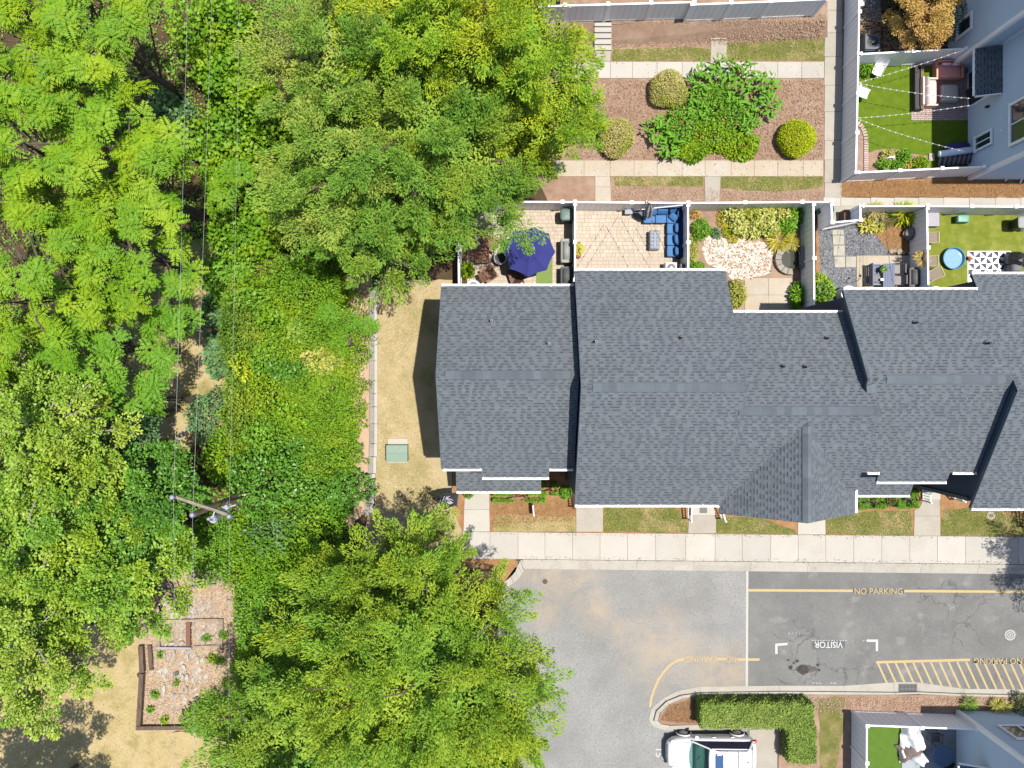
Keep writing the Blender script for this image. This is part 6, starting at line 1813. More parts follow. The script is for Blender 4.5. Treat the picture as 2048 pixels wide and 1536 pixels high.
for sx in (-1, 1):
    for sy in (-1, 1):
        bb = MB(); bb.box((sx * .26, sy * .58, .35), (.05, .05, .7)); bb.obj("leg", NAVY, nt_)
tp = thing("table_plant", "little green plant in a pot on the navy table", "plant", (W(1766, 539, .8).x, W(1766, 539, .8).y, .78))
w = W(1766, 539, .8); plant_part(tp, w.x, w.y, .86, .14, .1, 60, L_shrub, 690, (.12, .4)); bb = MB(); bb.lathe([(.05, 0), (.07, .1), (0, .1)], n=10); bb.obj("pot", MGREY, tp)
bb = MB(); w = W(1764, 559, .78); bb.box((w.x, w.y, .7385 + .04), (.16, .12, .07)); bb.obj("tissue_box", Wt, label="small white box on the navy table", cat="box", bevel=.01)
def chair(label, px, py, rz, m, mf, group=None, z=.04, arms=True):
    r = thing("patio_chair", label, "chair", W(px, py, z), rz, group)
    bb = MB(); bb.pillow((0, 0, .43), (.5, .48, .09), e=6); bb.obj("seat", m, r, smooth=True)
    bb = MB(); bb.box((0, -.25, .66), (.48, .05, .46), rx=.18); bb.obj("backrest", m, r, bevel=.02)
    for sx in (-1, 1):
        for y_ in (-.22, .22):
            bb = MB(); bb.tube([(sx * .25, y_, 0), (sx * .24, y_, .42 if y_ < 0 else .62)], .016, 6); bb.obj("leg", mf, r)
        if arms:
            bb = MB(); bb.tube([(sx * .26, -.26, .63), (sx * .27, .24, .62)], .02, 6); bb.obj("armrest", mf, r)
    return r
M_gcush = simple("pale_grey_cushion", c(190, 182, 184), .8); M_wick = simple("dark_wicker", c(66, 54, 62), .7)
chair("grey-cushioned chair right of the navy table, upper", 1785, 541, math.radians(90), M_gcush, M_wick)
chair("grey-cushioned chair right of the navy table, lower", 1787, 563, math.radians(90), M_gcush, M_wick)
covered_grill("grill under a taupe grey cover in the gravel yard", 1814, 559, math.radians(90), simple("taupe_cover", c(128, 126, 126), .7), 1.0, .65, 1.1)
lm = thing("garden_lamp", "black curved garden hook standing in the gravel", "lamp", W(1700, 566, 0))
bb = MB(); bb.tube([(0, 0, 0), (0, 0, .9), (.05, .1, 1.1), (.12, .22, 1.1), (.14, .26, 1.0)], .014, 6); bb.obj("hook", BLACK, lm)
bb = MB(); bb.lathe([(.05, .9), (.06, 1.0), (0, 1.03)], (.14, .26, -.05), 8); bb.obj("lantern", BLACK, lm)

# pool yard
pool = thing("paddling_pool", "round pale blue paddling pool on the turf", "pool", W(1903, 518, .01))
M_pool = simple("blue_pool_plastic", c(94, 176, 226), .4); M_pooli = simple("pale_pool_water", c(176, 224, 250), .12, .5)
bb = MB(); bb.lathe([(.52, 0), (.58, .26), (.585, .29), (.56, .3), (.54, .28), (.5, .1)], n=36, cap=False); bb.obj("wall", M_pool, pool, smooth=True)
bb = MB(); bb.lathe([(.52, .11), (0, .11)], n=36, cap=False); bb.obj("water", M_pooli, pool)
bb = MB(); bb.ball((W(1936, 517).x, W(1936, 517).y, .13), (.11, .11, .11), 14, 10); bb.obj("ball", simple("orange_ball", c(226, 112, 52), .5), smooth=True, label="orange ball beside the paddling pool", cat="ball")
gb = thing("deck_box", "green plastic storage box along the back fence of the pool yard", "box", W(1917, 441, .01))
bb = MB(); bb.box((0, 0, .2), (.62, .36, .4)); bb.obj("body", simple("green_box", c(28, 110, 84), .5), gb, bevel=.02)
bb = MB(); bb.pillow((.03, .02, .42), (.6, .38, .08), e=7); bb.obj("lid", simple("mint_lid", c(140, 210, 188), .45), gb, smooth=True)
bb = MB(); w = W(1867, 437, .5); bb.box((w.x, w.y, .25), (.62, .8, .5)); bb.obj("storage_bench", simple("lilac_grey", c(204, 200, 214), .6), label="flat lilac grey storage bench in the corner of the pool yard", cat="bench", bevel=.015)
rug = thing("rug", "white and grey triangle-patterned rug in the pool yard", "rug", W(1936, 552, .012))
M_rw, M_rg = simple("rug_white", (.78, .78, .8), .9), simple("rug_grey", c(112, 108, 122), .9)
s_ = .318; nx, ny = 7, 5
bb = MB(); bb.box((nx * s_ / 2, ny * s_ / 2 - .3, .004), (nx * s_ + .04, ny * s_ + .04, .012)); bb.obj("rug_base", M_rw, rug)
bb = MB()
for i in range(nx):
    for j in range(ny):
        x, y = i * s_, j * s_ - .3
        q = [((x, y + s_), (x + s_, y + s_), (x, y)), ((x, y), (x, y + s_), (x + s_, y)), ((x, y + s_), (x + s_, y + s_), (x + s_, y)), ((x, y), (x + s_, y), (x + s_, y + s_))][(i % 2) + 2 * ((j + 1) % 2)]
        bb.flat([(a * .96 + (x + s_ / 2) * .04, b3 * .96 + (y + s_ / 2) * .04) for a, b3 in q], .0125)
bb.obj("rug_pattern", M_rg, rug, kind='stuff')
gk = thing("covered_chairs", "stack of patio chairs under a black cover on the rug", "furniture cover", W(2022, 522, .02))
rng_ = random.Random(5)
bb = MB(); bb.ball((0, 0, .45), (.55, .42, .55), 12, 7, jit=.1, rng=rng_, zmin=-.8); bb.obj("cover", simple("black_tarp", c(62, 62, 66), .5), gk)
for k in range(4):
    bb = MB(); bb.tube([(-.3 + k * .2, -.3, 0), (-.45 + k * .22, -.42, .5)], .02, 6); bb.obj("leg", BLACK, gk)
bb = MB(); w = W(2034, 536, .7); bb.pillow((w.x, w.y, .45), (.6, .5, .75), e=4); bb.obj("covered_heater", simple("grey_tarp", c(150, 150, 154), .7), smooth=True, label="rounded grey covered stool at the right edge of the pool yard", cat="furniture cover")
M_tan = simple("tan_canvas", c(196, 178, 164), .8); M_pine = simple("pale_pine", c(236, 214, 180), .6)
def deckchair(label, px, py, rz):
    r = thing("folding_chair", label, "chair", W(px, py, .01), rz, "folding wooden chairs along the pool yard fence")
    for s_ in (-1, 1):
        bb = MB(); bb.box((s_ * .27, 0, .35), (.035, .85, .04), rx=.5); bb.obj("side_rail", M_pine, r)
        bb = MB(); bb.box((s_ * .24, 0, .25), (.03, .7, .035), rx=-.5); bb.obj("leg", M_pine, r)
    bb = MB(); bb.box((0, 0, .34), (.5, .72, .012), rx=.5); bb.obj("sling", M_tan, r)
    for y_ in (-.4, .4):
        bb = MB(); bb.box((0, y_, .35 + y_ * .5), (.56, .04, .035)); bb.obj("cross_bar", M_pine, r)
deckchair("folding wooden sling chair at the lower end of the pool yard fence", 1861, 551, math.radians(-65))
deckchair("folded wooden chair leaning by the middle of the pool yard fence", 1852, 478, math.radians(-90))
deckchair("folded wooden chair leaning by the fence beside the hanging plant", 1851, 524, math.radians(-90))

# lounge yard
M_or = simple("salmon_frame", (.62, .27, .19), .6); M_pk = simple("pink_cushion", (.72, .42, .38), .85, .15); M_pk2 = simple("pink_pillow", (.72, .45, .55), .85)
def sofa2(label, px, py, rz, L, npil, mf, mc, mp):
    r = thing("lounge_sofa", label, "sofa", W(px, py, .03), rz)
    bb = MB(); bb.box((0, 0, .16), (L, .8, .26)); bb.obj("frame", mf, r, bevel=.02)
    bb = MB(); bb.pillow((0, -.02, .36), (L - .16, .7, .2), e=9, zsq=4); bb.obj("seat_cushion", mc, r, smooth=True)
    bb = MB(); bb.box((0, .42, .36), (L, .1, .66)); bb.obj("backrest", mf, r, bevel=.02)
    for s_ in (-1, 1):
        bb = MB(); bb.box((s_ * (L / 2 - .04), 0, .28), (.09, .8, .5)); bb.obj("armrest", mf, r, bevel=.02)
    for k in range(npil):
        bb = MB(); bb.pillow((-.5 * (npil - 1) * .5 + k * .5, .26, .6), (.46, .16, .4), rx=.35, e=4); bb.obj("pillow", mp, r, smooth=True)
    return r
sofa2("salmon loveseat with two pink pillows beneath the yard's upper fence", 1890, 147, 0, 1.42, 2, M_or, simple("salmon_cushion", (.66, .31, .25), .85), M_pk2)
sofa2("pink daybed with white pillows at the left of the lounge patio", 1851, 190, math.radians(90), 1.45, 3, M_pk, M_pk, simple("white_pillow", c(240, 232, 236), .85))
ot = thing("ottoman", "beige tufted ottoman on the lounge patio", "ottoman", W(1893, 190, .03))
bb = MB(); bb.box((0, 0, .18), (.86, .86, .34)); bb.obj("body", simple("beige_canvas", (.46, .42, .36), .8), ot, bevel=.05)
bb = MB(); bb.pillow((0, 0, .36), (.84, .84, .12), e=7); bb.obj("cushion", bpy.data.materials["beige_canvas"], ot, smooth=True)
rt = thing("side_table", "round wire side table beside the lounge door", "table", W(1931, 193, .03))
bb = MB(); bb.tube([(.25 * math.cos(a), .25 * math.sin(a), .5) for a in np.linspace(0, 6.283, 21)], .018, 5); bb.obj("rim", BLACK, rt)
bb = MB(); bb.lathe([(.23, .49), (.23, .5), (0, .5)], n=20); bb.obj("table_top", simple("brown_top", c(110, 88, 78), .5), rt)
for k in range(3):
    a = k * 2.09; bb = MB(); bb.tube([(.2 * math.cos(a), .2 * math.sin(a), 0), (.22 * math.cos(a), .22 * math.sin(a), .5)], .012, 5); bb.obj("leg", BLACK, rt)
pl_ = thing("raised_planter", "long dark timber planter with wooden rails at the lounge patio's left side", "planter", W(1832, 180, .03))
bb = MB(); bb.box((-.12, 0, .2), (.24, 2.3, .4)); bb.obj("box", simple("charcoal_timber", c(74, 72, 74), .7), pl_, bevel=.01)
bb = MB(); bb.box((.12, 0, .22), (.16, 2.3, .44)); bb.obj("rail", simple("khaki_timber", c(150, 132, 92), .7), pl_, bevel=.01)
patch("turf_square", [(1844, 132), (1866, 132), (1866, 160), (1844, 160)], 10, M_turf, 0, "small turf square beside the salmon loveseat", kind='structure')
M_shell = simple("white_shell", (.74, .74, .78), .35)
def eggchair(label, px, py, rz):
    r = thing("shell_chair", label, "chair", W(px, py, .01), rz, "white shell chairs by the lounge yard fence")
    bb = MB(); V = []; f = []
    for i, (y, z, w_) in enumerate(((.34, .42, .5), (.1, .4, .56), (-.14, .42, .58), (-.26, .56, .58), (-.34, .8, .54), (-.38, .92, .44))):
        for k in range(7):
            u = -1 + k / 3
            V.append((u * w_ / 2, y - (abs(u) ** 2) * -.02, z + .16 * abs(u) ** 3))
    for i in range(5):
        for k in range(6): f.append((i * 7 + k, i * 7 + k + 1, (i + 1) * 7 + k + 1, (i + 1) * 7 + k))
    bb.add(V, [q[::-1] for q in f]); bb.add([(x, y, z - .015) for x, y, z in V], f); bb.obj("shell", M_shell, r, smooth=True)
    for sx in (-1, 1):
        bb = MB(); bb.tube([(sx * .2, .28, 0), (sx * .28, .2, .6), (sx * .28, -.2, .62), (sx * .22, -.3, 0)], .016, 6); bb.obj("leg_frame", M_pine, r)
eggchair("white shell chair next to the bright green plant", 1749, 144, math.radians(155))
eggchair("white shell chair half hidden behind the long fence", 1716, 192, math.radians(250))
plant("bright green plant beside the white shell chair", 1730, 137, .42, .6, 260, L_vine, 710, (.24, .35))
for i, (lb, x, y, a, b2_, h_, m, n) in enumerate([("variegated round plant in the lounge bed, leftmost", 1776, 313, 12, 12, .5, L_host, 700), ("dark green plant behind the white hoop", 1768, 328, 12, 9, .5, L_shrub, 520), ("round green plant in the middle of the lounge bed", 1808, 314, 12, 13, .6, L_shrub, 800),
        ("low green plant along the lounge yard's bottom fence", 1797, 329, 13, 9, .5, L_shrub, 600), ("large-leaved green plant beside the striped air bed", 1843, 326, 16, 11, .6, L_vine, 700), ("small orange flowering plant in the lounge bed", 1819, 328, 7, 6, .35, L_bronze, 220), ("little green plant right of the orange flowers", 1828, 329, 7, 6, .35, L_shrub, 220)]):
    bush("bed_plant", lb, "plant", x, y, a, b2_, h_, m, (.13, .45), n, 720 + i, "plants in the lounge yard bed", dep=.5)
hw = thing("white_hoop", "white plastic hoop trellis standing in the lounge bed", "trellis", W(1771, 322, 0))
for k in range(4):
    bb = MB(); bb.tube([(.2 * math.cos(a) + k * .03, .02 * k, .35 + .3 * math.sin(a)) for a in np.linspace(-.6, 3.7, 14)], .018, 5); bb.obj("hoop", Wt, hw)
ab = thing("air_bed", "blue and white air bed with grey stripes leaning on the lounge yard fence", "air bed", W(1905, 320, .02), math.radians(5))
M_ab = simple("pale_blue_vinyl", (.6, .66, .8), .4); M_abg = simple("grey_stripe", c(110, 106, 122), .5); M_abl = simple("light_stripe", c(190, 186, 196), .5)
bb = MB(); bb.tube([(-.95, .25, .5), (.95, .32, .6)], .17, 14); bb.obj("headroll", M_ab, ab, smooth=True)
for k in range(14):
    bb = MB(); bb.tube([(-.8 + k * .125, .18, .42), (-.86 + k * .125, -.3, .2)], .062, 8); bb.obj("stripe_tube", M_abg if k % 2 else M_abl, ab, smooth=True)
bb = MB(); bb.pillow((0.2, .6, .2), (1.3, .5, .3), e=3); bb.obj("folded_sheet", simple("navy_sheet", c(70, 84, 150), .7), ab, smooth=True)
bb = MB(); w = W(1862, 315, 0); bb.box((w.x, w.y, .05), (.3, .4, .1)); bb.obj("paving_stone", M_conc2, label="loose pale paving stone beside the air bed", cat="paving stone", bevel=.01)
# bronze tree
spray_tree("bronze_tree", "bronze and golden leaved small tree in the top right yard", 1848, 14, 56, 2.4, 1.3, L_bronze, 190, (.085, .62), 120, 730, spray=(.3, .3), rtrunk=.1, bsep=.62, brad=.34, trunk_ends=30, cat="tree", flat=.8)
bush("dark_shrub", "dark green shrub beneath the right side of the bronze tree", "shrub", 1905, 35, 26, 40, 1.8, L_dark, (.1, .5), 2200, 731)
bush("dark_shrub", "dark green shrub cut by the top edge beside the bronze tree", "shrub", 1800, -14, 26, 26, 1.6, L_dark, (.1, .5), 1400, 732)
bt = thing("dark_bench", "dark timber seat at the top edge above the slate paving", "bench", W(1778, 8, 0))
bb = MB(); bb.box((0, 0, .25), (.9, 1.0, .5)); bb.obj("seat", simple("maroon_timber", c(70, 50, 54), .7), bt, bevel=.03)
bb = MB(); bb.pillow((.1, .15, .52), (.5, .34, .12), rz=-.6); bb.obj("cushion", simple("cream_cushion", c(206, 196, 164), .8), bt, smooth=True)
bb = MB(); w = W(1722, 2, .4); bb.box((w.x, w.y, .2), (.36, .5, .4)); bb.obj("crate", CREAM, label="cream box by the fence at the top edge", cat="box", bevel=.02)
bb = MB(); w = W(1923, 112, .2); bb.ball((w.x, w.y, .12), (.3, .12, .14), 12, 8); bb.obj("blue_tarp", simple("blue_tarp_plastic", c(20, 90, 190), .5), label="bright blue rolled tarp at the foot of the blue-grey house", cat="tarp")
for i, (x0, x1) in enumerate(((1797, 1814), (1831, 1840))):
    bb = MB(); a, b4 = W(x0, 95, .15), W(x1, 94, .15); bb.box(((a.x + b4.x) / 2, a.y, .08), (b4.x - a.x, .12, .14)); bb.obj("timber_piece", M_timber, label=("longer" if i == 0 else "shorter") + " timber piece lying along the fence of the bronze tree yard", cat="timber", bevel=.01)

# bottom right yard
cv = thing("covered_furniture", "crumpled white and taupe furniture covers in the bottom right yard", "furniture cover", W(1840, 1478, .04))
M_cvw = simple("white_cover", (.76, .75, .76), .7); M_cvt = simple("taupe_lining", c(150, 130, 124), .7)
def drape(px, py, sx, sy, h_, m, seed, rz=0):
    rng = np.random.default_rng(seed); n = 13
    bb = MB(); V = []; f = []
    o_ = WM[cv.name].translation; w = W(px, py, h_) - o_
    ph = rng.uniform(0, 6.28, 6)
    for i in range(n):
        for j in range(n):
            u, v = i / (n - 1) * 2 - 1, j / (n - 1) * 2 - 1
            e = max(abs(u), abs(v))
            z = h_ * (1 - max(0, e - .55) * 1.9) + .07 * math.sin(u * 5 + ph[0] + v * 2) + .05 * math.sin(v * 7 + ph[1]) + .04 * math.sin((u + v) * 9 + ph[2])
            x = u * sx / 2 * (1 + .08 * math.sin(v * 4 + ph[3])); y = v * sy / 2 * (1 + .1 * math.sin(u * 5 + ph[4]))
            V.append((w.x + x * math.cos(rz) - y * math.sin(rz), w.y + x * math.sin(rz) + y * math.cos(rz), max(.03, z)))
    for i in range(n - 1):
        for j in range(n - 1): f.append((i * n + j, (i + 1) * n + j, (i + 1) * n + j + 1, i * n + j + 1))
    bb.add(V, f); bb.obj("cover_fold", m, cv, smooth=True)
drape(1827, 1464, .75, .9, .75, M_cvw, 1); drape(1842, 1493, .85, .8, .8, M_cvw, 2, .4); drape(1828, 1507, 1.3, .9, .5, M_cvt, 3, .3); drape(1846, 1522, .7, .8, .7, M_cvw, 4, .8); drape(1812, 1500, .5, 1.4, .3, M_cvw, 5)
tbp = thing("glass_table", "round blue-tinted glass table under the shade in the bottom right yard", "table", W(1873, 1500, .04))
bb = MB(); bb.lathe([(.55, .7), (.55, .72), (0, .72)], n=28); bb.obj("table_top", simple("blue_glass", c(130, 160, 200), .15, .6), tbp)
for k in range(3):
    a = k * 2.1; bb = MB(); bb.tube([(.4 * math.cos(a), .4 * math.sin(a), 0), (.3 * math.cos(a), .3 * math.sin(a), .7)], .02, 6); bb.obj("leg", BLACK, tbp)
chair("dark grey cushioned chair behind the glass table in the bottom right yard", 1862, 1468, math.radians(180), simple("grey_pad", c(110, 112, 124), .8), BLACK)
chair("black wire chair below the glass table in the bottom right yard", 1890, 1525, math.radians(-20), BLACK, BLACK)
# ------------------------------------------------------------------ courtyard planting
for i, (lb, x, y, r_, m) in enumerate([("olive and cream leaved round bush at the upper path", 1336, 176, 37, L_olive), ("olive leaved round bush touching the courtyard oak", 1233, 275, 36, L_olive), ("tightly clipped lime-green round bush at the right of the courtyard bed", 1594, 275, 37, L_lime)]):
    bush("round_bush", lb, "shrub", x, y, r_, r_, 1.35, m, (.07, .62), 9000 if i < 2 else 12000, 800 + i, "round bushes in the courtyard bed", lump=.09 if i < 2 else .06, dep=.3, lumpf=.03, randn=.55, outward=.5)
def canna(label, px, py, n, h_, seed, m=None, fl=0):
    """canna clump: broad blades as separate leaf parts sharing one mesh, some with red flower heads"""
    rng = np.random.default_rng(seed)
    w = W(px, py, h_ * .5)
    root = thing("canna_clump", label, "plant", (w.x, w.y, 0), 0, "canna lilies in the courtyard bed")
    if 'canna_me' not in globals():
        global canna_me
        V, f = [], []
        for i in range(6):
            t = i / 5; wd = .085 * math.sin(math.pi * min(1, t * .92 + .06)) ** .7 + .004
            z = .05 - .16 * t * t
            V += [(t * .5, -wd, z + .02), (t * .5, 0, z), (t * .5, wd, z + .02)]
        for i in range(5):
            for j in range(2): f.append((i * 3 + j, i * 3 + j + 1, (i + 1) * 3 + j + 1, (i + 1) * 3 + j))
        me = bpy.data.meshes.new("canna_leaf"); me.from_pydata(V, [], f[:]); me.materials.append(L_canna)
        at = me.attributes.new("tint", 'FLOAT', 'FACE'); at.data.foreach_set("value", np.full(len(f), .6, np.float32))
        canna_me = me
    bb = MB()
    for k in range(int(n * 1.7)):
        a, r_ = rng.uniform(0, 6.28), .58 * math.sqrt(rng.random())
        x, y, z = r_ * math.cos(a), r_ * math.sin(a), h_ * rng.uniform(.35, 1.0)
        o = bpy.data.objects.new("leaf", canna_me); COL.objects.link(o); o.parent = root
        o.location = (x, y, z); o.rotation_euler = (rng.normal() * .45, rng.uniform(-1.1, .35), a + rng.normal() * 1.2); s_ = rng.uniform(.4, .85); o.scale = (s_, s_ * rng.uniform(.7, 1.15), s_)
        if k % 4 == 0: bb.tube([(x * .4, y * .4, 0), (x, y, z)], .014, 5)
    bb.obj("stem", simple("canna_stem", c(120, 150, 70), .6) if "canna_stem" not in bpy.data.materials else bpy.data.materials["canna_stem"], root)
    for k in range(fl):
        a = rng.uniform(0, 6.28); x, y = .5 * math.cos(a), .5 * math.sin(a)
        bb = MB(); bb.tube([(x * .5, y * .5, h_ * .8), (x, y, h_ + .25)], .008, 4); bb.ball((x, y, h_ + .28), (.05, .05, .09), 6, 4, jit=.3, rng=random.Random(seed + k))
        bb.obj("flower", simple("canna_red", c(200, 70, 60), .6) if "canna_red" not in bpy.data.materials else bpy.data.materials["canna_red"], root)
for i, (lb, x, y, n, h_, fl) in enumerate([("canna lilies at the upper left of the bed overlapping the path", 1400, 160, 42, 1.2, 2), ("canna lilies with red flowers across the middle of the path", 1440, 142, 44, 1.3, 3), ("canna lilies at the top right of the bed leaning over the path", 1485, 152, 44, 1.3, 3),
        ("canna lilies at the right end with tall dark red flower stems", 1532, 172, 44, 1.3, 4), ("canna lilies in the centre of the bed", 1470, 195, 42, 1.1, 1), ("canna lilies at the right side above the mulch", 1530, 215, 42, 1.1, 1), ("canna lilies at the lower right by the lime bush", 1500, 245, 36, .9, 1),
        ("canna lilies at the left lower corner with pointed leaves", 1312, 262, 42, .9, 0), ("canna lilies along the bed's lower left edge", 1340, 298, 42, .9, 0), ("canna lilies at the oak's edge, upper", 1175, 190, 40, 1.1, 0), ("canna lilies at the oak's edge, lower", 1185, 250, 40, 1.1, 0), ("canna lilies between the olive bush and the orange-flowered shrubs", 1395, 215, 36, .9, 0)]):
    canna(lb, x, y, n, h_, 820 + i, fl=fl)
M_orf = simple("orange_flower", c(240, 110, 60), .6)
for i, (lb, x, y, a, b2_, h_) in enumerate([("orange-flowered shrub in the middle left of the courtyard bed", 1370, 250, 42, 36, .9), ("orange-flowered shrub at the lower middle of the courtyard bed", 1425, 270, 42, 36, .9), ("orange-flowered shrub in the middle right of the courtyard bed", 1460, 228, 44, 36, 1.0), ("orange-flowered shrub at the lower right of the courtyard bed", 1480, 290, 34, 24, .8), ("leafy shrub among the cannas in the upper part of the courtyard bed", 1425, 195, 36, 26, 1.0), ("low shrub at the lower left of the courtyard bed", 1385, 298, 36, 22, .7)]):
    r = bush("flowering_shrub", lb, "shrub", x, y, a, b2_, h_, L_vine if i % 2 else L_shrub, (.15, .5), 2300, 840 + i, "flowering shrubs in the courtyard bed", lump=.2, dep=.45, randn=.5)
    rg = random.Random(i)
    kk = (H - h_) / F
    for k in range(3 if i < 4 else 0):
        a_, q = rg.uniform(0, 6.28), math.sqrt(rg.random()) * .85
        bb = MB(); bb.ball((a * kk * q * math.cos(a_), b2_ * kk * q * math.sin(a_), h_ * (1.0 - .3 * q * q) + .02), (.05, .05, .03), 7, 4, jit=.3, rng=rg)
        bb.obj("flower_head", M_orf, r)

# ------------------------------------------------------------------ front gardens
def hedge(label, px0, py0, px1, py1, h_, m, n, seed, leaf=(.07, .6), name="hedge"):
    k = 1
    return bush(name, label, "hedge", (px0 + px1) / 2, (py0 + py1) / 2, abs(px1 - px0) / 2, abs(py1 - py0) / 2, h_, m, leaf, n, seed, None, dep=.16, randn=.6, box=True, stems=10, outward=.45)
# L-shaped clipped hedge on the island
L_hedge = leafmat("hedge_leaf", G(.12, .20, .035), G(.27, .35, .08), G(.28, .34, .09))
rng = np.random.default_rng(850)
he = thing("hedge", "L-shaped clipped green hedge on the island beside the white car", "hedge", W(1500, 1430, 0))
def nn_j(P):
    w_ = np.sin(P[:, 0] * 5 + P[:, 1] * 2) * np.cos(P[:, 1] * 6 + 1) + .6 * np.sin(P[:, 0] * 13 + P[:, 1] * 11)
    return np.stack([.02 * np.sin(P[:, 1] * 9 + P[:, 2] * 5), .03 * np.sin(P[:, 0] * 7 + P[:, 2] * 6), .035 * w_], 1)
def hedge_arm(nm, x0, y0, x1, y1, h_, n):
    p, q = W(x0, y1, h_), W(x1, y0, h_)
    u = rng.random((n, 3)); 
    f = rng.integers(0, 10, n)
    top = f < 5
    P = np.empty((n, 3)); P[:, 0] = p.x + u[:, 0] * (q.x - p.x); P[:, 1] = p.y + u[:, 1] * (q.y - p.y); P[:, 2] = h_ - .1 * u[:, 2] ** 2
    sd_ = ~top; e = rng.integers(0, 4, n)
    P[sd_, 2] = .08 + u[sd_, 2] * (h_ - .1)
    for k, (ax, val) in enumerate(((0, p.x), (0, q.x), (1, p.y), (1, q.y))):
        s2_ = sd_ & (e == k); P[s2_, ax] = val + rng.normal(size=s2_.sum()) * .03
    P += nn_j(P)
    nn = np.zeros((n, 3)); nn[top] = (0, 0, 1)
    for k, v in enumerate(((-1, 0, .3), (1, 0, .3), (0, -1, .3), (0, 1, .3))): nn[sd_ & (e == k)] = v
    D = nn * .4 + rng.normal(size=(n, 3)) * .7
    N = nn + rng.normal(size=(n, 3)) * .55
    L = rng.uniform(.06, .11, n)
    quad_mesh(nm, leaf_quads(P, D, N, L, L * .6), rng.random(n), L_hedge, he, kind='stuff')
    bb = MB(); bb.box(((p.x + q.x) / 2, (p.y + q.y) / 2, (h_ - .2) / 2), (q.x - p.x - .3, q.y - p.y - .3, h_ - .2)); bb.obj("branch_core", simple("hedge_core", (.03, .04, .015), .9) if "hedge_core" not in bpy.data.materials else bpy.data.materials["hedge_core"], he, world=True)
hedge_arm("long_arm", 1404, 1409, 1626, 1457, 1.25, 26000)
hedge_arm("short_arm", 1579, 1455, 1632, 1527, 1.2, 11000)
for i, (lb, x0, y0, x1, y1, h_, n) in enumerate([("clipped green shrub row under the end townhouse porch roof", 985, 985, 1092, 1003, .55, 4200), ("green shrub row end below the porch roof's right corner", 1082, 966, 1116, 990, .55, 2000), ("small clipped green hedge under the fourth townhouse porch", 1716, 990, 1768, 1016, .5, 2600), ("small clipped green hedge left of the blue porch steps", 1793, 980, 1834, 1014, .5, 2600)]):
    hedge(lb, x0, y0, x1, y1, h_, L_shrub, n, 860 + i)
bush("round_bush", "small round green bush beside the brown porch railing", "shrub", 1132, 985, 11, 13, .7, L_shrub, (.08, .55), 900, 870)
bush("dark_bush", "small dark twiggy bush between the two porch hedges", "shrub", 1781, 1000, 11, 12, .8, L_dark, (.1, .4), 420, 871)
bush("porch_fern", "little green fern beside the front walk under the porch gutter", "plant", 937, 989, 9, 6, .8, L_vine, (.12, .3), 220, 872)
for i, (lb, x, y, r_) in enumerate((("pale green strap-leaved clump before the bottom right house", 1937, 1406, .5), ("smaller strap-leaved clump near the bottom right house corner", 1992, 1409, .38), ("brownish strap-leaved clump beside the smaller green clump", 2008, 1412, .28))):
    plant(lb, x, y, r_ * .7, .4, 170, L_shrub if i < 1 else L_host if i == 1 else L_olive, 875 + i, (.32, .08))
bush("dark_shrub", "dark shrub at the right edge before the bottom right house", "shrub", 2046, 1412, 16, 22, .9, L_dark, (.1, .5), 700, 879)
# yard sign
sg = thing("yard_sign", "thin white yard sign seen edge-on in the end townhouse front bed", "sign", W(1066, 1016, 0), math.radians(4))
bb = MB(); bb.box((0, 0, .62), (.05, .56, .62)); bb.obj("board", Wt, sg, bevel=.004)
for y_ in (-.22, .22):
    bb = MB(); bb.box((0, y_, .2), (.03, .03, .4)); bb.obj("stake", DGREY, sg)
# flag
fl = thing("flag", "black swallow-pointed flag with a white curling emblem by the end townhouse", "flag", W(915, 992, 0))
fo = WM[fl.name].translation
zf_ = 2.0
fp = [(916, 985.5), (900, 986), (885, 988), (872, 992.5), (864, 996.5), (878, 1008), (890, 1020), (902, 1014), (914, 1011.5)]
bb = MB(); cen_ = W(895, 1001, zf_ + .1); V = [W(x, y, zf_ + .1 * math.sin(x * .22)) for x, y in fp]
n = len(V); V2 = [v - Vector((0, 0, .012)) for v in V]
bb.add(V + [cen_] + V2 + [cen_ - Vector((0, 0, .012))], [(i, n, (i + 1) % n) for i in range(n)] + [(n + 1 + (i + 1) % n, 2 * n + 1, n + 1 + i) for i in range(n)] + [(i, (i + 1) % n, n + 1 + (i + 1) % n, n + 1 + i) for i in range(n)])
bb.obj("cloth", simple("black_cloth", c(52, 52, 62), .85), fl, world=True)
def flagz(x, y):
    # height of the cloth fan under a photo point
    best = zf_ + .1
    for i in range(n):
        a, b4, cc_ = Vector(fp[i]), Vector(fp[(i + 1) % n]), Vector((895, 1001))
        d = (b4.y - cc_.y) * (a.x - cc_.x) + (cc_.x - b4.x) * (a.y - cc_.y)
        l1 = ((b4.y - cc_.y) * (x - cc_.x) + (cc_.x - b4.x) * (y - cc_.y)) / d
        l2 = ((cc_.y - a.y) * (x - cc_.x) + (a.x - cc_.x) * (y - cc_.y)) / d
        if l1 >= -.001 and l2 >= -.001 and l1 + l2 <= 1.001:
            za, zb4 = zf_ + .1 * math.sin(a.x * .22), zf_ + .1 * math.sin(b4.x * .22)
            return l1 * za + l2 * zb4 + (1 - l1 - l2) * (zf_ + .1)
    return best
bb = MB(); rg = random.Random(9)
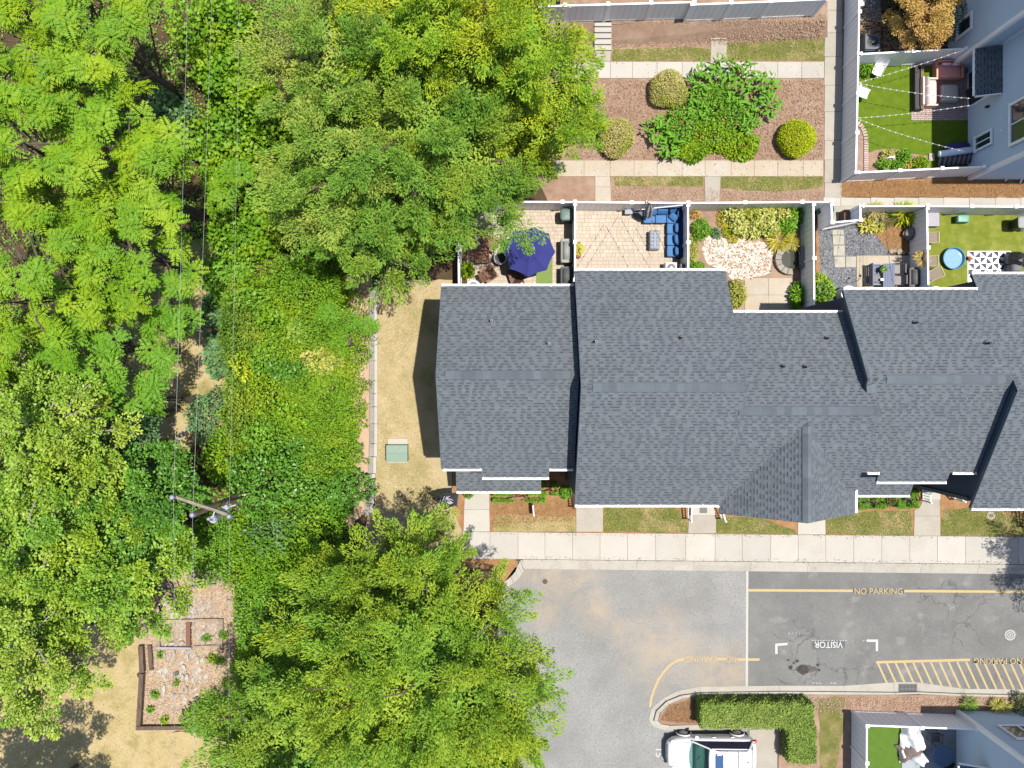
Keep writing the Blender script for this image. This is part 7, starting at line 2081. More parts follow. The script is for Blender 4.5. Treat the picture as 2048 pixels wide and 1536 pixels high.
for k in range(15):
    a = math.radians(-200 + k * 17 + rg.uniform(-6, 6)); L = rg.uniform(9, 14.5)
    pts = []
    for t in (0.12, .3, .5, .7, .88, 1):
        aa = a + .55 * math.sin(t * 3.2 + k)
        pts.append((893 + L * t * math.cos(aa), 1003 + L * t * .85 * math.sin(aa)))
    for i in range(5):
        p, q = Vector(pts[i]), Vector(pts[i + 1]); t = (q - p).normalized(); nn = Vector((-t.y, t.x)) * (1.15 - .16 * i)
        vv = [p + nn, q + nn * .85, q - nn * .85, p - nn]
        bb.add([W(v.x, v.y, flagz(v.x, v.y) + .014) for v in vv], [(3, 2, 1, 0)])
bb.obj("emblem", simple("emblem_white", c(236, 234, 246), .8), fl, world=True, kind='stuff')
bb = MB(); bb.tube([W(916, 1014, .0), W(916, 1014, 2.1), W(916.5, 984, 2.12)], .018, 6); bb.obj("pole", DGREY, fl, world=True)

# ------------------------------------------------------------------ side lawn: transformer and block edging
tr = thing("utility_box", "pale green transformer cabinet on a concrete pad in the side lawn", "utility box", W(796, 901, 0))
o_ = WM[tr.name].translation
bb = MB(); p, q = W(776, 925), W(816, 877); bb.box(((p.x + q.x) / 2 - o_.x, (p.y + q.y) / 2 - o_.y, .05), (q.x - p.x, q.y - p.y, .1)); bb.obj("pad", M_conc, tr, bevel=.01)
M_gbox = simple("pale_green_metal", c(156, 188, 164), .5)
p, q = W(773, 924, .75), W(814, 890, .75)
cxx, cyy, sx_, sy_ = (p.x + q.x) / 2 - o_.x, (p.y + q.y) / 2 - o_.y, q.x - p.x, q.y - p.y
bb = MB(); bb.box((cxx, cyy, .4), (sx_, sy_, .6)); bb.obj("cabinet", M_gbox, tr, bevel=.015)
bb = MB(); bb.box((cxx, cyy + sy_ * .24, .725), (sx_ + .04, sy_ * .5, .05), rx=-.04); bb.obj("lid", M_gbox, tr, bevel=.01)
bb = MB(); bb.box((cxx, cyy - sy_ * .25, .715), (sx_ + .04, sy_ * .49, .05), rx=.06); bb.obj("front_hood", M_gbox, tr, bevel=.01)
be = thing("block_edging", "row of grey retaining blocks and pale strip along the side lawn", "edging", W(745, 790, 0))
y = 576
M_blk = mat("grey_block", c(190, 182, 172), c(156, 148, 140), 3, fine=c(210, 204, 196), fsc=20, objrand=.12)
while y < 1015:
    L = R.choice((26, 30, 34, 40))
    off = -max(0, (y - 880)) * .07
    bb = MB(); p, q = W(738.5 + off, y + L - 1, .2), W(748 + off, y, .2)
    bb.box(((p.x + q.x) / 2, (p.y + q.y) / 2, .1), (q.x - p.x, q.y - p.y, .2 + R.uniform(-.02, .02))); bb.obj("block", M_blk, be, world=True, bevel=.012)
    bb = MB(); p, q = W(748.6 + off, y + L - 1, .12), W(755 + off, y, .12)
    bb.box(((p.x + q.x) / 2, (p.y + q.y) / 2, .06), (q.x - p.x, q.y - p.y, .12)); bb.obj("strip", M_conc, be, world=True)
    y += L

# ------------------------------------------------------------------ utility pole and wires
zt = 10.9
pole_xy = W(387, 1029, zt)
up = thing("utility_pole", "weathered wooden utility pole with one crossarm and a hanging transformer", "utility pole", (pole_xy.x, pole_xy.y, 0))
bb = MB(); bb.tube([(0, 0, -.2), (0, 0, zt)], [.17, .11], 12); bb.obj("pole", mat("pole_wood", c(206, 180, 156), c(164, 136, 116), 3, fine=c(130, 106, 90), fsc=20, vec_stretch=(2, 2, .3)), up)
M_lav = simple("pale_insulator", c(214, 212, 232), .4)
aA, aB = W(349, 993, 10.5), W(462, 1031, 10.5)
o_ = WM[up.name].translation
md = (aA + aB) / 2 - o_; dv = aB - aA
bb = MB(); bb.box((md.x, md.y, md.z), (dv.length, .12, .13), math.atan2(dv.y, dv.x)); bb.obj("crossarm", mat("arm_wood", c(196, 182, 162), c(156, 140, 122), 5), up, bevel=.01)
ends = [aA - o_ + Vector((0, 0, .1)), Vector((0, 0, zt)), aB - o_ + Vector((0, 0, .1))]
for e in ends:
    bb = MB(); bb.lathe([(.04, 0), (.09, .05), (.05, .08), (.12, .12), (.06, .16), (.1, .2), (0, .22)], tuple(e), 14); bb.obj("insulator", M_lav, up, smooth=True)
t0 = W(428, 1038, 9.6) - o_
bb = MB(); bb.lathe([(.15, -.45), (.17, .1), (.15, .15), (0, .17)], tuple(t0), 18); bb.obj("transformer_can", simple("pale_grey_can", c(206, 206, 224), .4), up, smooth=False)
for s_ in (-.12, .12):
    bb = MB(); bb.lathe([(.05, 0), (.07, .06), (.04, .12), (.06, .18), (0, .22)], (t0.x + s_, t0.y + .05, t0.z + .16), 10); bb.obj("bushing", M_lav, up)
bb = MB(); bb.box((t0.x, t0.y, t0.z + .2), (.3, .06, .05)); bb.obj("terminal", BLACK, up)
bb = MB(); bb.tube([tuple(t0 + Vector((0, .15, .1))), tuple(W(430, 1021, 10.4) - o_)], .025, 6); bb.obj("hanger_bracket", Wt, up)
cu2 = W(452, 1016, 7.5) - o_
bb = MB(); bb.tube([(.12, .05, 7.4), tuple(cu2), tuple(cu2 + Vector((.5, .15, -.2)))], .035, 6); bb.box((cu2.x, cu2.y, cu2.z), (.3, .2, .3), .6); bb.obj("cutout_switch", M_lav, up)
M_wire = simple("aluminium_wire", (.2, .21, .22), .5, .5, var=.02)
def wire(label, pts, r=.011):
    P = [W(*p) for p in pts]
    out = [P[0]]
    for a, b4 in zip(P[:-1], P[1:]):
        for t in np.linspace(.1, 1, 10): out.append(a.lerp(b4, t) - Vector((0, 0, .35 * 4 * t * (1 - t) * .3)))
    bb = MB(); bb.tube(out, r, 5); o = bb.obj("power_line", M_wire, label=label, cat="power line", group="power lines along the tree belt")
    return o
wire("leftmost power line from the crossarm's left end", [(378, -160, 10.3), (347, 993, 10.72), (346, 1750, 10.4)], .0055)
wire("middle power line from the pole top", [(428, -160, 10.4), (385, 1030, 11.1), (387, 1750, 10.6)], .005)
wire("right power line from the crossarm's right end", [(481, -160, 10.2), (458, 1032, 10.72), (454, 1750, 10.4)], .004)

# ------------------------------------------------------------------ ruined garden beds
M_plank = mat("dark_plank_wood", c(140, 116, 98), c(104, 84, 70), 3, fine=c(170, 148, 128), fsc=22, flo=.5, fhi=.75, vec_stretch=(2, .5, 1), objrand=.12)
M_plank2 = mat("pale_plank_wood", c(216, 200, 182), c(180, 160, 142), 3, fine=c(140, 120, 104), fsc=22, flo=.55, fhi=.8, vec_stretch=(.4, 3, 1), objrand=.1)
def plank(label, x0, y0, x1, y1, wpx, z0, z1, m, cat="timber"):
    a, b4 = W(x0, y0, z1), W(x1, y1, z1); d = b4 - a; mid = (a + b4) / 2
    bb = MB(); bb.box((mid.x, mid.y, (z0 + z1) / 2), (d.length, wpx * (H - z1) / F, z1 - z0), math.atan2(d.y, d.x))
    return bb.obj("timber", m, label=label, cat=cat, bevel=.012)
for i, a in enumerate([("dark upright-laid timber, upper piece of the garden bed's left wall", 280, 1292, 283, 1346, 9, .0, .32, M_plank), ("dark timber, lower long piece of the garden bed's left wall", 282, 1348, 276, 1452, 9, 0, .32, M_plank), ("dark short timber lying right of the left wall", 298, 1291, 302, 1341, 8, 0, .2, M_plank),
        ("dark timber forming the bottom wall of the garden bed", 271, 1457, 372, 1456, 8, 0, .3, M_plank), ("pale long board at the top step of the ruin", 386, 1168, 455, 1161, 5, .2, .36, M_plank2), ("wide grey weathered deck board below the thicket, upper", 384, 1142, 462, 1143, 5, .1, .3, M_plank2),
        ("wide grey weathered deck board below the thicket, middle", 382, 1150, 460, 1150, 7, .08, .26, M_plank2), ("wide grey weathered deck board below the thicket, lower", 381, 1159, 455, 1157, 7, .08, .24, M_plank2), ("pale board sloping down the left of the ruin", 326, 1181, 430, 1170, 4.5, .1, .28, M_plank2),
        ("short board end at the left corner of the ruin", 300, 1197, 326, 1190, 5, .05, .2, M_plank2), ("weathered board across the middle of the ruin", 312, 1243, 436, 1240, 5, 0, .22, M_plank2), ("reddish brown board standing in the middle of the ruin", 376, 1244, 375.5, 1293, 9, 0, .25, simple("red_brown_board", c(158, 110, 88), .7)),
        ("bluish pale board closing the lower side of the middle bed", 312, 1296, 382, 1297, 4, 0, .25, simple("bluish_board", c(206, 206, 214), .7)), ("weathered board at the right side of the middle bed", 441, 1238, 440, 1290, 9, 0, .18, M_plank2), ("weathered board at the left side of the middle bed", 315, 1248, 317, 1294, 5, 0, .2, M_plank2), ("weathered board at the lower right of the middle bed", 386, 1294, 440, 1292, 4, 0, .18, M_plank2)]):
    plank(*a)
rg = random.Random(31)
M_wst = mat("white_limestone", c(246, 238, 226), c(214, 200, 184), 4, objrand=.08)
WST = [(324, 1217, 5, 4), (366, 1197, 3.5, 4), (383, 1214, 4, 4), (345, 1220, 4, 3), (459, 1200, 4, 2.5), (330, 1268, 5, 7), (338, 1260, 4, 5), (345, 1286, 6, 4), (365, 1285, 5, 4), (369, 1337, 4, 8), (375, 1355, 4, 8), (367, 1352, 3, 5), (397, 1319, 3.5, 8), (376, 1312, 3, 9), (350, 1306, 2.5, 7), (331, 1309, 2, 5), (329, 1380, 3.5, 10), (374, 1381, 3, 9), (395, 1230, 3, 3), (382, 1230, 3, 4), (350, 1388, 2.5, 3), (328, 1232, 3, 3), (405, 1237, 3, 2)]
for i, (x, y, a, b4) in enumerate(WST):
    k = H / F
    bb = MB(); bb.ball((0, 0, .05), (a * k * 1.15, b4 * k * 1.15, .1), 8, 5, jit=.22, rng=rg)
    o = bb.obj("stone", M_wst, label="white stone lying in the leaf litter of the ruined garden beds", cat="stone", group="white stones in the ruined garden beds")
    w = W(x, y); o.location = (w.x, w.y, .0)
bb = MB(); w = W(354, 1346); bb.box((w.x, w.y, .06), (.26, .22, .12), .3); bb.obj("block", simple("grey_green_block", c(120, 124, 104), .8), label="grey-green concrete block beside the white stones", cat="block", bevel=.012)
wp = thing("stone_edging", "pale curved row of stones at the lower end of the clearing", "edging", W(370, 862, 0))
for i, (x, y) in enumerate(((356, 884), (360, 876), (365, 868), (371, 861), (378, 855), (385, 850), (392, 846), (397, 844))):
    bb = MB(); v = W(x, y); bb.ball((v.x, v.y, .06), (.15, .13, .13), 8, 5, jit=.15, rng=rg); bb.obj("stone", M_wst, wp, world=True)
wp = thing("stone_edging", "grey row of stones at the upper end of the shaded clearing", "edging", W(400, 530, 0))
for i, (x, y) in enumerate(((384, 518), (390, 524), (397, 530), (404, 534), (411, 538), (418, 543), (424, 548))):
    bb = MB(); v = W(x, y); bb.ball((v.x, v.y, .06), (.17, .13, .13), 8, 5, jit=.15, rng=rg); bb.obj("stone", M_rockg, wp, world=True)
# weeds in the ruin
for i, (x, y, r_) in enumerate(((305, 1238, 18), (330, 1265, 5), (412, 1276, 7), (424, 1318, 10), (441, 1322, 8), (352, 1366, 6), (310, 1390, 8), (330, 1440, 7), (420, 1400, 20), (455, 1370, 16), (300, 1420, 6), (400, 1430, 18), (320, 1310, 6), (447, 1270, 10))):
    bush("weed_clump", ["leafy weeds at the ruin's left corner", "small weeds among the white stones, left", "leafy weeds inside the middle bed", "weeds right of the white stones", "weeds at the ruin's right side", "tiny weeds below the concrete block", "weeds inside the left wall of the bed", "weeds above the bottom timber", "sprawling weeds at the lower right of the bed", "weeds in the shade at the right of the bed", "small weeds by the left wall's lower end", "weeds at the bottom right by the thicket", "small weeds under the bluish board", "dark leaved weeds by the right board"][i], "weeds", x, y, r_, r_ * .8, .4, L_vine if i % 2 else L_shrub, (.13, .45), int(r_ * 16), 900 + i, "weeds in the ruined garden beds", dep=.8, lump=.35, stems=3)

# ------------------------------------------------------------------ parked car
M_carw = mat("white_car_paint", (.56, .56, .58), (.54, .54, .56), 3, rough=.22, spec=.5, coat=.6)
M_cglass, _g1, _g2, _g3 = _mat("car_glass")
_g2.inputs['Base Color'].default_value = (.02, .05, .05, 1); _g2.inputs['Roughness'].default_value = .04
_gt = _g1.nodes.new("ShaderNodeBsdfTransparent"); _gt.inputs[0].default_value = (.55, .78, .72, 1)
_gm = _g1.nodes.new("ShaderNodeMixShader"); _gm.inputs[0].default_value = .3
_g1.links.new(_gt.outputs[0], _gm.inputs[1]); _g1.links.new(_g2.outputs[0], _gm.inputs[2]); _g1.links.new(_gm.outputs[0], _g3.inputs[0])
M_tyre = simple("tyre_rubber", (.02, .02, .02), .8); M_rim = simple("alloy_rim", (.5, .5, .52), .3, metal=.7)
cx0 = W(1335, 0, .75).x; cyc = -19.12
car = thing("parked_car", "white estate-style SUV parked beside the hedge island, facing left", "car", (cx0 + 2.3, cyc, RZ))
def loft(sections, closed_ends=True):
    bb = MB(); m_ = len(sections[0])
    for s_ in sections: bb.v.extend([tuple(p) for p in s_])
    for i in range(len(sections) - 1):
        for k in range(m_ - 1):
            bb.f.append([i * m_ + k, i * m_ + k + 1, (i + 1) * m_ + k + 1, (i + 1) * m_ + k]); bb.m.append(0)
    bb.f.append(list(range(m_ - 1, -1, -1))); bb.m.append(0)
    bb.f.append([(len(sections) - 1) * m_ + k for k in range(m_)]); bb.m.append(0)
    return bb
secs = []
for (x, w_, zt_, zs_) in ((0, .34, .62, .55), (.04, .52, .72, .6), (.14, .68, .82, .66), (.32, .79, .91, .72), (.6, .86, .98, .76), (.95, .895, 1.03, .81), (1.35, .91, 1.08, .86), (1.75, .915, 1.12, .90), (2.4, .92, 1.13, .92), (3.2, .92, 1.14, .94), (3.9, .905, 1.15, .95), (4.25, .86, 1.12, .93), (4.45, .76, 1.06, .88), (4.55, .6, .95, .84), (4.6, .4, .82, .76)):
    xx = x - 2.3
    pr = [(w_ * .9, .28), (w_ * .985, .42), (w_, .6), (w_ * .985, zs_), (w_ * .93, (zs_ + zt_) / 2 + .02), (w_ * .78, zt_ - .01), (w_ * .4, zt_ + .015), (0, zt_ + .02)]
    secs.append([(xx, -y, z) for y, z in pr] + [(xx, y, z) for y, z in pr[-2::-1]])
lb_ = loft(secs); 
lb_.f = [f[::-1] for f in lb_.f]
body = lb_.obj("body", M_carw, car, smooth=True)
# greenhouse: glass shell and white roof
def ring(x0, x1, w0, w1, z):   # four corners front-left.. at a height
    return [(x0, -w0, z), (x1, -w1, z), (x1, w1, z), (x0, w0, z)]
lo_, hi_ = ring(-1.08, 2.02, .80, .78, 1.10), ring(-.28, 1.72, .64, .62, 1.62)
gl = MB()
faces = {"windshield": (0, 3), "side_window": None}
def quadpart(nm, a, b4, c4, d4, m, par=car):
    bb = MB(); A4, B4, C4, D4 = map(Vector, (a, b4, c4, d4))
    nn = (B4 - A4).cross(D4 - A4).normalized() * .012
    bb.add([A4 + nn, B4 + nn, C4 + nn, D4 + nn, A4 - nn, B4 - nn, C4 - nn, D4 - nn], [(0, 1, 2, 3), (7, 6, 5, 4), (0, 4, 5, 1), (1, 5, 6, 2), (2, 6, 7, 3), (3, 7, 4, 0)])
    return bb.obj(nm, m, par)
_wb = MB(); _V = []
for _t in (0, .5, 1):
    for _u in np.linspace(-1, 1, 9):
        _a = Vector(lo_[3]).lerp(Vector(lo_[0]), (_u + 1) / 2); _b = Vector(hi_[3]).lerp(Vector(hi_[0]), (_u + 1) / 2)
        _p = _a.lerp(_b, _t); _V.append((_p.x - .16 * (1 - _u * _u) * (1 - .55 * _t), _p.y, _p.z + .03 * math.sin(math.pi * _t)))
_wb.add(_V, [(i * 9 + j, i * 9 + j + 1, (i + 1) * 9 + j + 1, (i + 1) * 9 + j) for i in range(2) for j in range(8)])
_wb.obj("windshield", M_cglass, car, smooth=True)
quadpart("rear_window", lo_[1], lo_[2], hi_[2], hi_[1], M_cglass)
quadpart("side_window", lo_[0], lo_[1], hi_[1], hi_[0], simple("side_glass", (.03, .025, .05), .06, .6)); quadpart("side_window", lo_[2], lo_[3], hi_[3], hi_[2], bpy.data.materials["side_glass"])
M_cab = simple("cabin_trim", (.05, .07, .07), .7); M_seat = simple("seat_cloth", (.16, .2, .2), .8)
bb = MB(); bb.box((.45, 0, 1.14), (2.9, 1.5, .03)); bb.obj("cabin_floor", M_cab, car)
bb = MB(); bb.pillow((-.72, 0, 1.16), (.5, 1.4, .16), e=6); bb.obj("dashboard", simple("dash_vinyl", (.10, .15, .14), .6), car, smooth=True)
for sg_ in (-.36, .36):
    bb = MB(); bb.pillow((.1, sg_, 1.28), (.18, .46, .44), ry=.2, e=5); bb.obj("seat", M_seat, car, smooth=True)
    bb = MB(); bb.pillow((.14, sg_, 1.5), (.12, .24, .16), e=4); bb.obj("headrest", M_seat, car, smooth=True)
# hood shut line and creases
for sg_ in (-1, 1):
    bb = MB(); bb.tube([(-2.05, sg_ * .55, .9), (-1.7, sg_ * .66, .985), (-1.15, sg_ * .74, 1.065)], .008, 4); bb.obj("hood_seam", MGREY, car)
    bb = MB(); bb.tube([(-1.0, sg_ * .30, 1.105), (-1.6, sg_ * .28, 1.042), (-1.95, sg_ * .24, .985)], .012, 4); bb.obj("hood_crease", M_carw, car)
for s_ in (0, 3):
    bb = MB(); bb.tube([lo_[s_], hi_[s_]], .04, 6); bb.obj("pillar", M_carw, car)
for s_ in (1, 2):
    bb = MB(); bb.tube([lo_[s_], hi_[s_]], .055, 6); bb.obj("pillar", M_carw, car)
for t in (.42, .72):
    for sg_ in (-1, 1):
        a = Vector(lo_[0 if sg_ < 0 else 3]).lerp(Vector(lo_[1 if sg_ < 0 else 2]), t); b4 = Vector(hi_[0 if sg_ < 0 else 3]).lerp(Vector(hi_[1 if sg_ < 0 else 2]), t)
        bb = MB(); bb.tube([a, b4], .022, 5); bb.obj("door_post", BLACK, car)
rs = []
for (x, w_, z) in ((-.34, .60, 1.60), (-.2, .66, 1.655), (.3, .67, 1.69), (1.0, .66, 1.69), (1.6, .64, 1.66), (1.85, .6, 1.61)):
    rs.append([(x, -w_, z - .05), (x, -w_ * .96, z - .01), (x, -w_ * .5, z + .018), (x, 0, z + .025), (x, w_ * .5, z + .018), (x, w_ * .96, z - .01), (x, w_, z - .05)])
rr_ = loft(rs); rr_.f = [f[::-1] for f in rr_.f]; rr_.obj("roof", M_carw, car, smooth=True)
bb = MB(); bb.pillow((.17, 0, 1.70), (.42, .86, .05), e=8, nu=24); bb.obj("sunroof", simple("sunroof_glass", (.03, .07, .16), .08, .6), car, smooth=True)
for sg_ in (-1, 1):
    bb = MB(); bb.tube([(0.0, sg_ * .60, 1.70), (.2, sg_ * .60, 1.76), (1.5, sg_ * .58, 1.74), (1.65, sg_ * .58, 1.68)], .026, 6); bb.obj("roof_rail", DGREY, car)
for x in (.62, 1.15):
    bb = MB(); bb.box((x, 0, 1.78), (.055, 1.2, .03)); bb.obj("cross_bar", STEEL, car, bevel=.008)
bb = MB(); bb.box((1.62, 0, 1.71), (.12, .03, .05), taper=.5); bb.obj("antenna_fin", BLACK, car)
bb = MB(); bb.pillow((2.0, 0, 1.35), (.2, 1.2, .08), ry=.9, e=6); bb.obj("rear_spoiler", M_carw, car, smooth=True)
for sg_ in (-1, 1):
    bb = MB(); bb.pillow((-.86, sg_ * 1.0, 1.14), (.2, .24, .16), e=3.5); bb.obj("mirror", M_carw, car, smooth=True)
    for x in (-1.36, 1.42):
        bb = MB(); bb.tube([(x, sg_ * .74, .34), (x, sg_ * .95, .34)], .34, 24); w__ = bb.obj("wheel", M_tyre, car)
        bb = MB(); bb.tube([(x, sg_ * .93, .34), (x, sg_ * .955, .34)], .22, 20); bb.obj("rim", M_rim, w__)
        for k in range(5):
            a = k * 1.2566
            bb = MB(); bb.tube([(x, sg_ * .965, .34), (x + .2 * math.cos(a), sg_ * .96, .34 + .2 * math.sin(a))], .025, 4); bb.obj("spoke", STEEL, w__)
        bb = MB(); bb.tube([(x + .37 * math.cos(a), sg_ * .925, .34 + .37 * math.sin(a)) for a in np.linspace(-.1, math.pi + .1, 12)], .035, 5); bb.obj("arch_trim", M_carw, car)
    bb = MB(); bb.pillow((-1.98, sg_ * .66, .87), (.34, .22, .16), rz=-sg_ * .5, e=3); bb.obj("headlight", simple("headlight_lens", (.6, .62, .64), .1, .6) if "headlight_lens" not in bpy.data.materials else bpy.data.materials["headlight_lens"], car, smooth=True)
    bb = MB(); bb.pillow((2.1, sg_ * .74, 1.0), (.34, .16, .2), rz=sg_ * .35, e=3); bb.obj("tail_light", simple("tail_lens", (.5, .02, .03), .2, .5) if "tail_lens" not in bpy.data.materials else bpy.data.materials["tail_lens"], car, smooth=True)
    for x in (.1, 1.05):
        bb = MB(); bb.box((x, sg_ * .925, .9), (.2, .03, .04)); bb.obj("door_handle", STEEL, car, bevel=.008)
bb = MB(); bb.box((-2.27, 0, .68), (.06, .9, .14)); bb.obj("grille", DGREY, car, bevel=.01)
bb = MB(); bb.box((-1.0, 0, 1.125), (.1, 1.3, .03)); bb.obj("cowl", BLACK, car)
for sg_ in (-.35, .25):
    bb = MB(); bb.tube([(-1.0, sg_, 1.15), (-.72, sg_ + .5, 1.30)], .012, 4); bb.obj("wiper", BLACK, car)
bb = MB(); bb.tube([(-.45 + .0 * math.cos(a), -.32 + .17 * math.cos(a), 1.2 + .17 * math.sin(a)) for a in np.linspace(0, 6.28, 16)], .015, 5); bb.obj("steering_wheel", BLACK, car)

# ------------------------------------------------------------------ loose ground cover
def scatter(polys, n, rng):
    """random ground points inside photo-space polygons"""
    out = []
    for poly, share in polys:
        pts = np.array([P2(*p) for p in poly]); lo, hi = pts.min(0), pts.max(0)
        m_ = int(n * share); q = rng.uniform(lo, hi, (m_ * 3, 2))
        ins = np.zeros(len(q), bool); j = len(pts) - 1
        for i in range(len(pts)):
            c1_ = (pts[i, 1] > q[:, 1]) != (pts[j, 1] > q[:, 1])
            xx = (pts[j, 0] - pts[i, 0]) * (q[:, 1] - pts[i, 1]) / (pts[j, 1] - pts[i, 1] + 1e-12) + pts[i, 0]
            ins ^= c1_ & (q[:, 0] < xx); j = i
        out.append(q[ins][:m_])
    return np.concatenate(out)
rng = np.random.default_rng(77)
def litter(name, label, polys, n, L, Wd, m, up=.25, z=.03, flat=.3, zf=None):
    q = scatter(polys, n, rng); k = len(q)
    P = np.column_stack([q, np.full(k, z) + rng.random(k) * .015])
    if zf: P[:, 2] += zf(q)
    az = rng.uniform(0, 6.28, k)
    D = np.column_stack([np.cos(az), np.sin(az), rng.normal(size=k) * up])
    N = np.array([0, 0, 1.0]) + rng.normal(size=(k, 3)) * flat
    l_ = L * rng.uniform(.5, 1.4, k)
    quad_mesh(name, leaf_quads(P, D, N, l_, Wd * rng.uniform(.6, 1.3, k)), rng.random(k), m, kind='stuff', label=label)
M_chip = mat("bark_chip", c(190, 146, 116), None, tint=c(250, 222, 196)); M_chipd = mat("dark_chip", c(110, 76, 58), None, tint=c(206, 160, 128))
M_needle = mat("pine_needle", c(176, 116, 62), None, tint=c(242, 200, 146))
M_blade = leafmat("grass_blade", G(.13, .20, .03), G(.33, .33, .09), G(.46, .39, .19), spec=.1)
M_bladed = leafmat("dry_blade", G(.36, .29, .13), G(.62, .52, .32), G(.30, .28, .09), spec=.1)
CB = [(1225, 160), (1646, 160), (1646, 319), (1160, 319), (1160, 160)]
litter("bark_chips", "loose bark chips strewn over the courtyard mulch", [(CB, .5), ([(1224, 48), (1640, 40), (1640, 80), (1500, 90), (1224, 96)], .2), ([(1226, 374), (1640, 386), (1640, 402), (1226, 402)], .15), ([(1560, 1392), (2040, 1396), (2040, 1420), (1640, 1424)], .15)], 16000, .09, .03, M_chip)
litter("dark_bark_chips", "darker bark chips strewn over the courtyard mulch", [(CB, .6), ([(1224, 48), (1640, 40), (1640, 80), (1500, 90), (1224, 96)], .2), ([(1404, 1394), (1620, 1392), (1620, 1410), (1404, 1410)], .1), ([(1322, 1440), (1340, 1412), (1404, 1394), (1404, 1446)], .1)], 9000, .09, .03, M_chipd)
litter("pine_needles", "pine straw needles lying on the orange beds", [([(1682, 362), (2060, 362), (2060, 394), (1682, 392)], .5), ([(985, 1003), (1148, 1003), (1148, 1040), (985, 1050)], .2), ([(1720, 455), (1750, 470), (1780, 500), (1830, 505), (1830, 425)], .15), ([(1320, 1442), (1340, 1410), (1404, 1394), (1404, 1446)], .15)], 16000, .16, .012, M_needle)
LW = [([(1226, 98), (1420, 96), (1420, 122), (1224, 122)], .1), ([(1456, 86), (1634, 64), (1650, 20), (1650, 121), (1456, 121)], .2), ([(1228, 353), (1406, 353), (1406, 372), (1230, 371)], .07), ([(1442, 353), (1645, 353), (1644, 374), (1560, 383), (1442, 376)], .1),
      ([(1208, 1012), (1350, 1012), (1374, 1045), (1374, 1062), (1208, 1062)], .17), ([(1434, 1036), (1520, 1038), (1592, 1062), (1434, 1064)], .08), ([(1654, 1042), (1740, 1024), (1824, 1022), (1824, 1068), (1654, 1067)], .13), ([(1884, 1020), (2050, 1016), (2050, 1070), (1884, 1070)], .15)]
litter("grass_blades", "short grass blades of the green lawns", LW, 26000, .09, .022, M_blade, up=.8, z=.02, flat=.8)
litter("dry_grass_blades", "dry grass blades of the tan lawns", [([(757, 575), (880, 575), (850, 650), (824, 755), (850, 905), (905, 1000), (920, 1060), (757, 1010)], .55), ([(990, 1034), (1148, 1034), (1148, 1060), (985, 1060)], .08), ([(0, 1250), (270, 1290), (272, 1470), (400, 1475), (460, 1536), (0, 1536)], .3), ([(335, 560), (440, 560), (450, 780), (380, 880), (335, 860)], .07)], 28000, .09, .02, M_bladed, up=.7, z=.02, flat=.8)
litter("sidewalk_debris", "dry leaf scraps and grit along the sidewalk and kerb", [([(930, 1064), (2048, 1073), (2048, 1078), (930, 1069)], .35), ([(1050, 1112), (2048, 1122), (2048, 1130), (1050, 1120)], .4), ([(1160, 322), (1646, 322), (1646, 352), (1160, 352)], .15), ([(1160, 125), (1646, 125), (1646, 156), (1160, 156)], .1)], 700, .07, .03, M_chipd, z=.05)
litter("pebble_debris", "dry leaves and weeds scattered over the white pebbles", [([(1412, 470), (1450, 478), (1520, 480), (1545, 500), (1540, 545), (1500, 556), (1470, 565), (1450, 540), (1415, 528), (1405, 500)], 1)], 500, .13, .08, M_chip, z=.05)
BKP = [([(1228, 50), (1640, 42), (1640, 76), (1500, 84), (1228, 88)], 1)]
_b0, _b1 = W(1400, 84, 0).y, W(1400, 42, .8).y
litter("bank_chips", "bark chips strewn over the mulch bank below the upper fence", BKP, 4500, .09, .03, M_chip, zf=lambda q: np.clip((q[:, 1] - _b0) / (_b1 - _b0), 0, 1) * .8)
M_leafl = mat("fallen_leaf", c(204, 164, 130), None, tint=c(250, 228, 202))
litter("fallen_leaves", "fallen brown leaves in the garden ruin and under the bronze tree", [([(290, 1160), (470, 1140), (480, 1300), (470, 1450), (285, 1450)], .8), ([(1722, 5), (1900, 60), (1900, 96), (1722, 104)], .2)], 9000, .1, .06, M_leafl, up=.3, flat=.5)
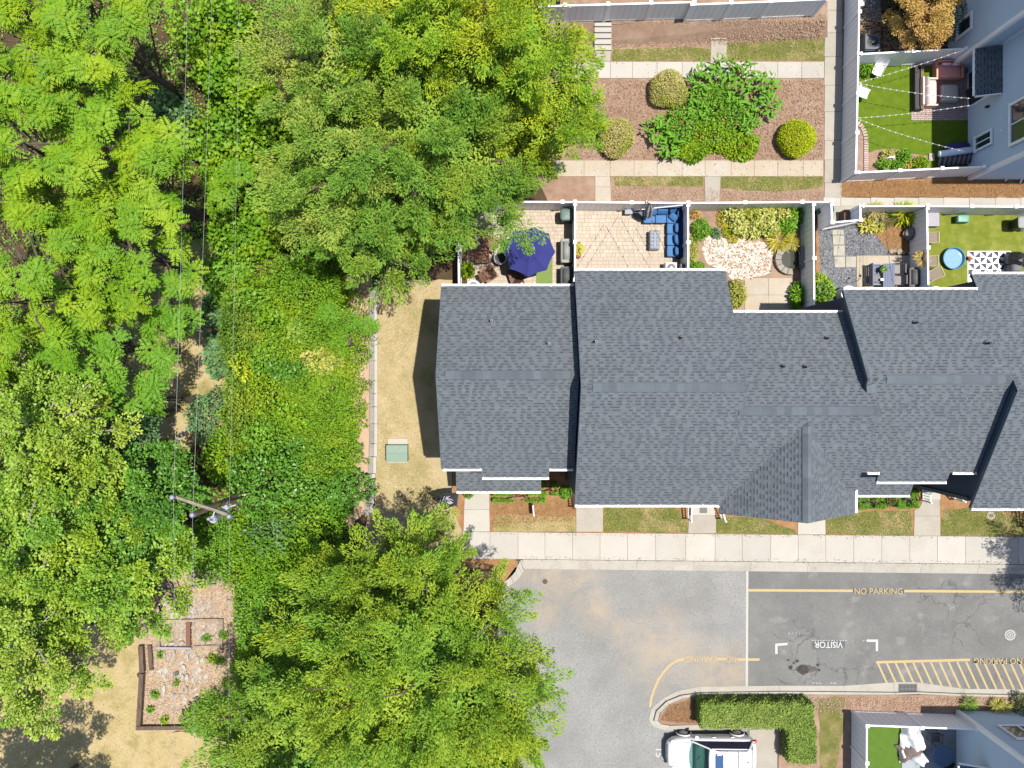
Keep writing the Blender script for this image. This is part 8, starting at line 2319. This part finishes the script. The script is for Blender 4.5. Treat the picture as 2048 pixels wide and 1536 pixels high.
def pebbles(name, label, polys, n, s_, m, z=.012):
    q = scatter(polys, n, rng); k = len(q)
    V = []
    base = np.array([(1, 0, 0), (0, 1, 0), (-1, 0, 0), (0, -1, 0), (0, 0, 1)], float)
    az = rng.uniform(0, 6.28, k); sc_ = s_ * rng.uniform(.5, 1.5, (k, 1)) * rng.uniform(.6, 1.3, (k, 3)); sc_[:, 2] *= .8
    ca_, sa_ = np.cos(az), np.sin(az)
    pts = base[None] * sc_[:, None]
    x = pts[..., 0] * ca_[:, None] - pts[..., 1] * sa_[:, None] + q[:, 0:1]; y = pts[..., 0] * sa_[:, None] + pts[..., 1] * ca_[:, None] + q[:, 1:2]
    p = np.stack([x, y, pts[..., 2] + z], -1)
    Q = []
    for i in range(4):
        a, b4, t = p[:, i], p[:, (i + 1) % 4], p[:, 4]
        Q.append(np.stack([a, (a + b4) / 2, b4, t], 1))
    tint = np.tile(rng.random(k), 4)
    quad_mesh(name, np.concatenate(Q), tint, m, kind='stuff', label=label)
pebbles("gravel_stones", "blue-grey gravel stones in the narrow yard", [([(1636, 452), (1663, 452), (1664, 540), (1712, 540), (1712, 600), (1690, 600), (1640, 550)], .45), ([(1692, 455), (1716, 455), (1740, 464), (1765, 488), (1778, 509), (1692, 510)], .55)], 5200, .035, mat("gravel_stone", c(112, 116, 126), None, tint=c(216, 218, 224)))
pebbles("rubble", "broken pale rubble and mortar lumps in the ruined garden beds", [([(318, 1205), (440, 1190), (440, 1236), (318, 1238)], .35), ([(320, 1248), (440, 1246), (436, 1290), (320, 1292)], .35), ([(300, 1300), (420, 1300), (400, 1420), (320, 1420)], .3)], 420, .11, mat("pale_rubble", c(226, 200, 176), None, tint=c(252, 246, 238)))
pebbles("white_pebbles", "white pebbles in the garden yard", [([(1412, 470), (1450, 478), (1520, 480), (1545, 500), (1540, 545), (1500, 556), (1470, 565), (1450, 540), (1415, 528), (1405, 500)], 1)], 2600, .05, mat("white_pebble", (.42, .34, .26), None, tint=(.62, .59, .55)))
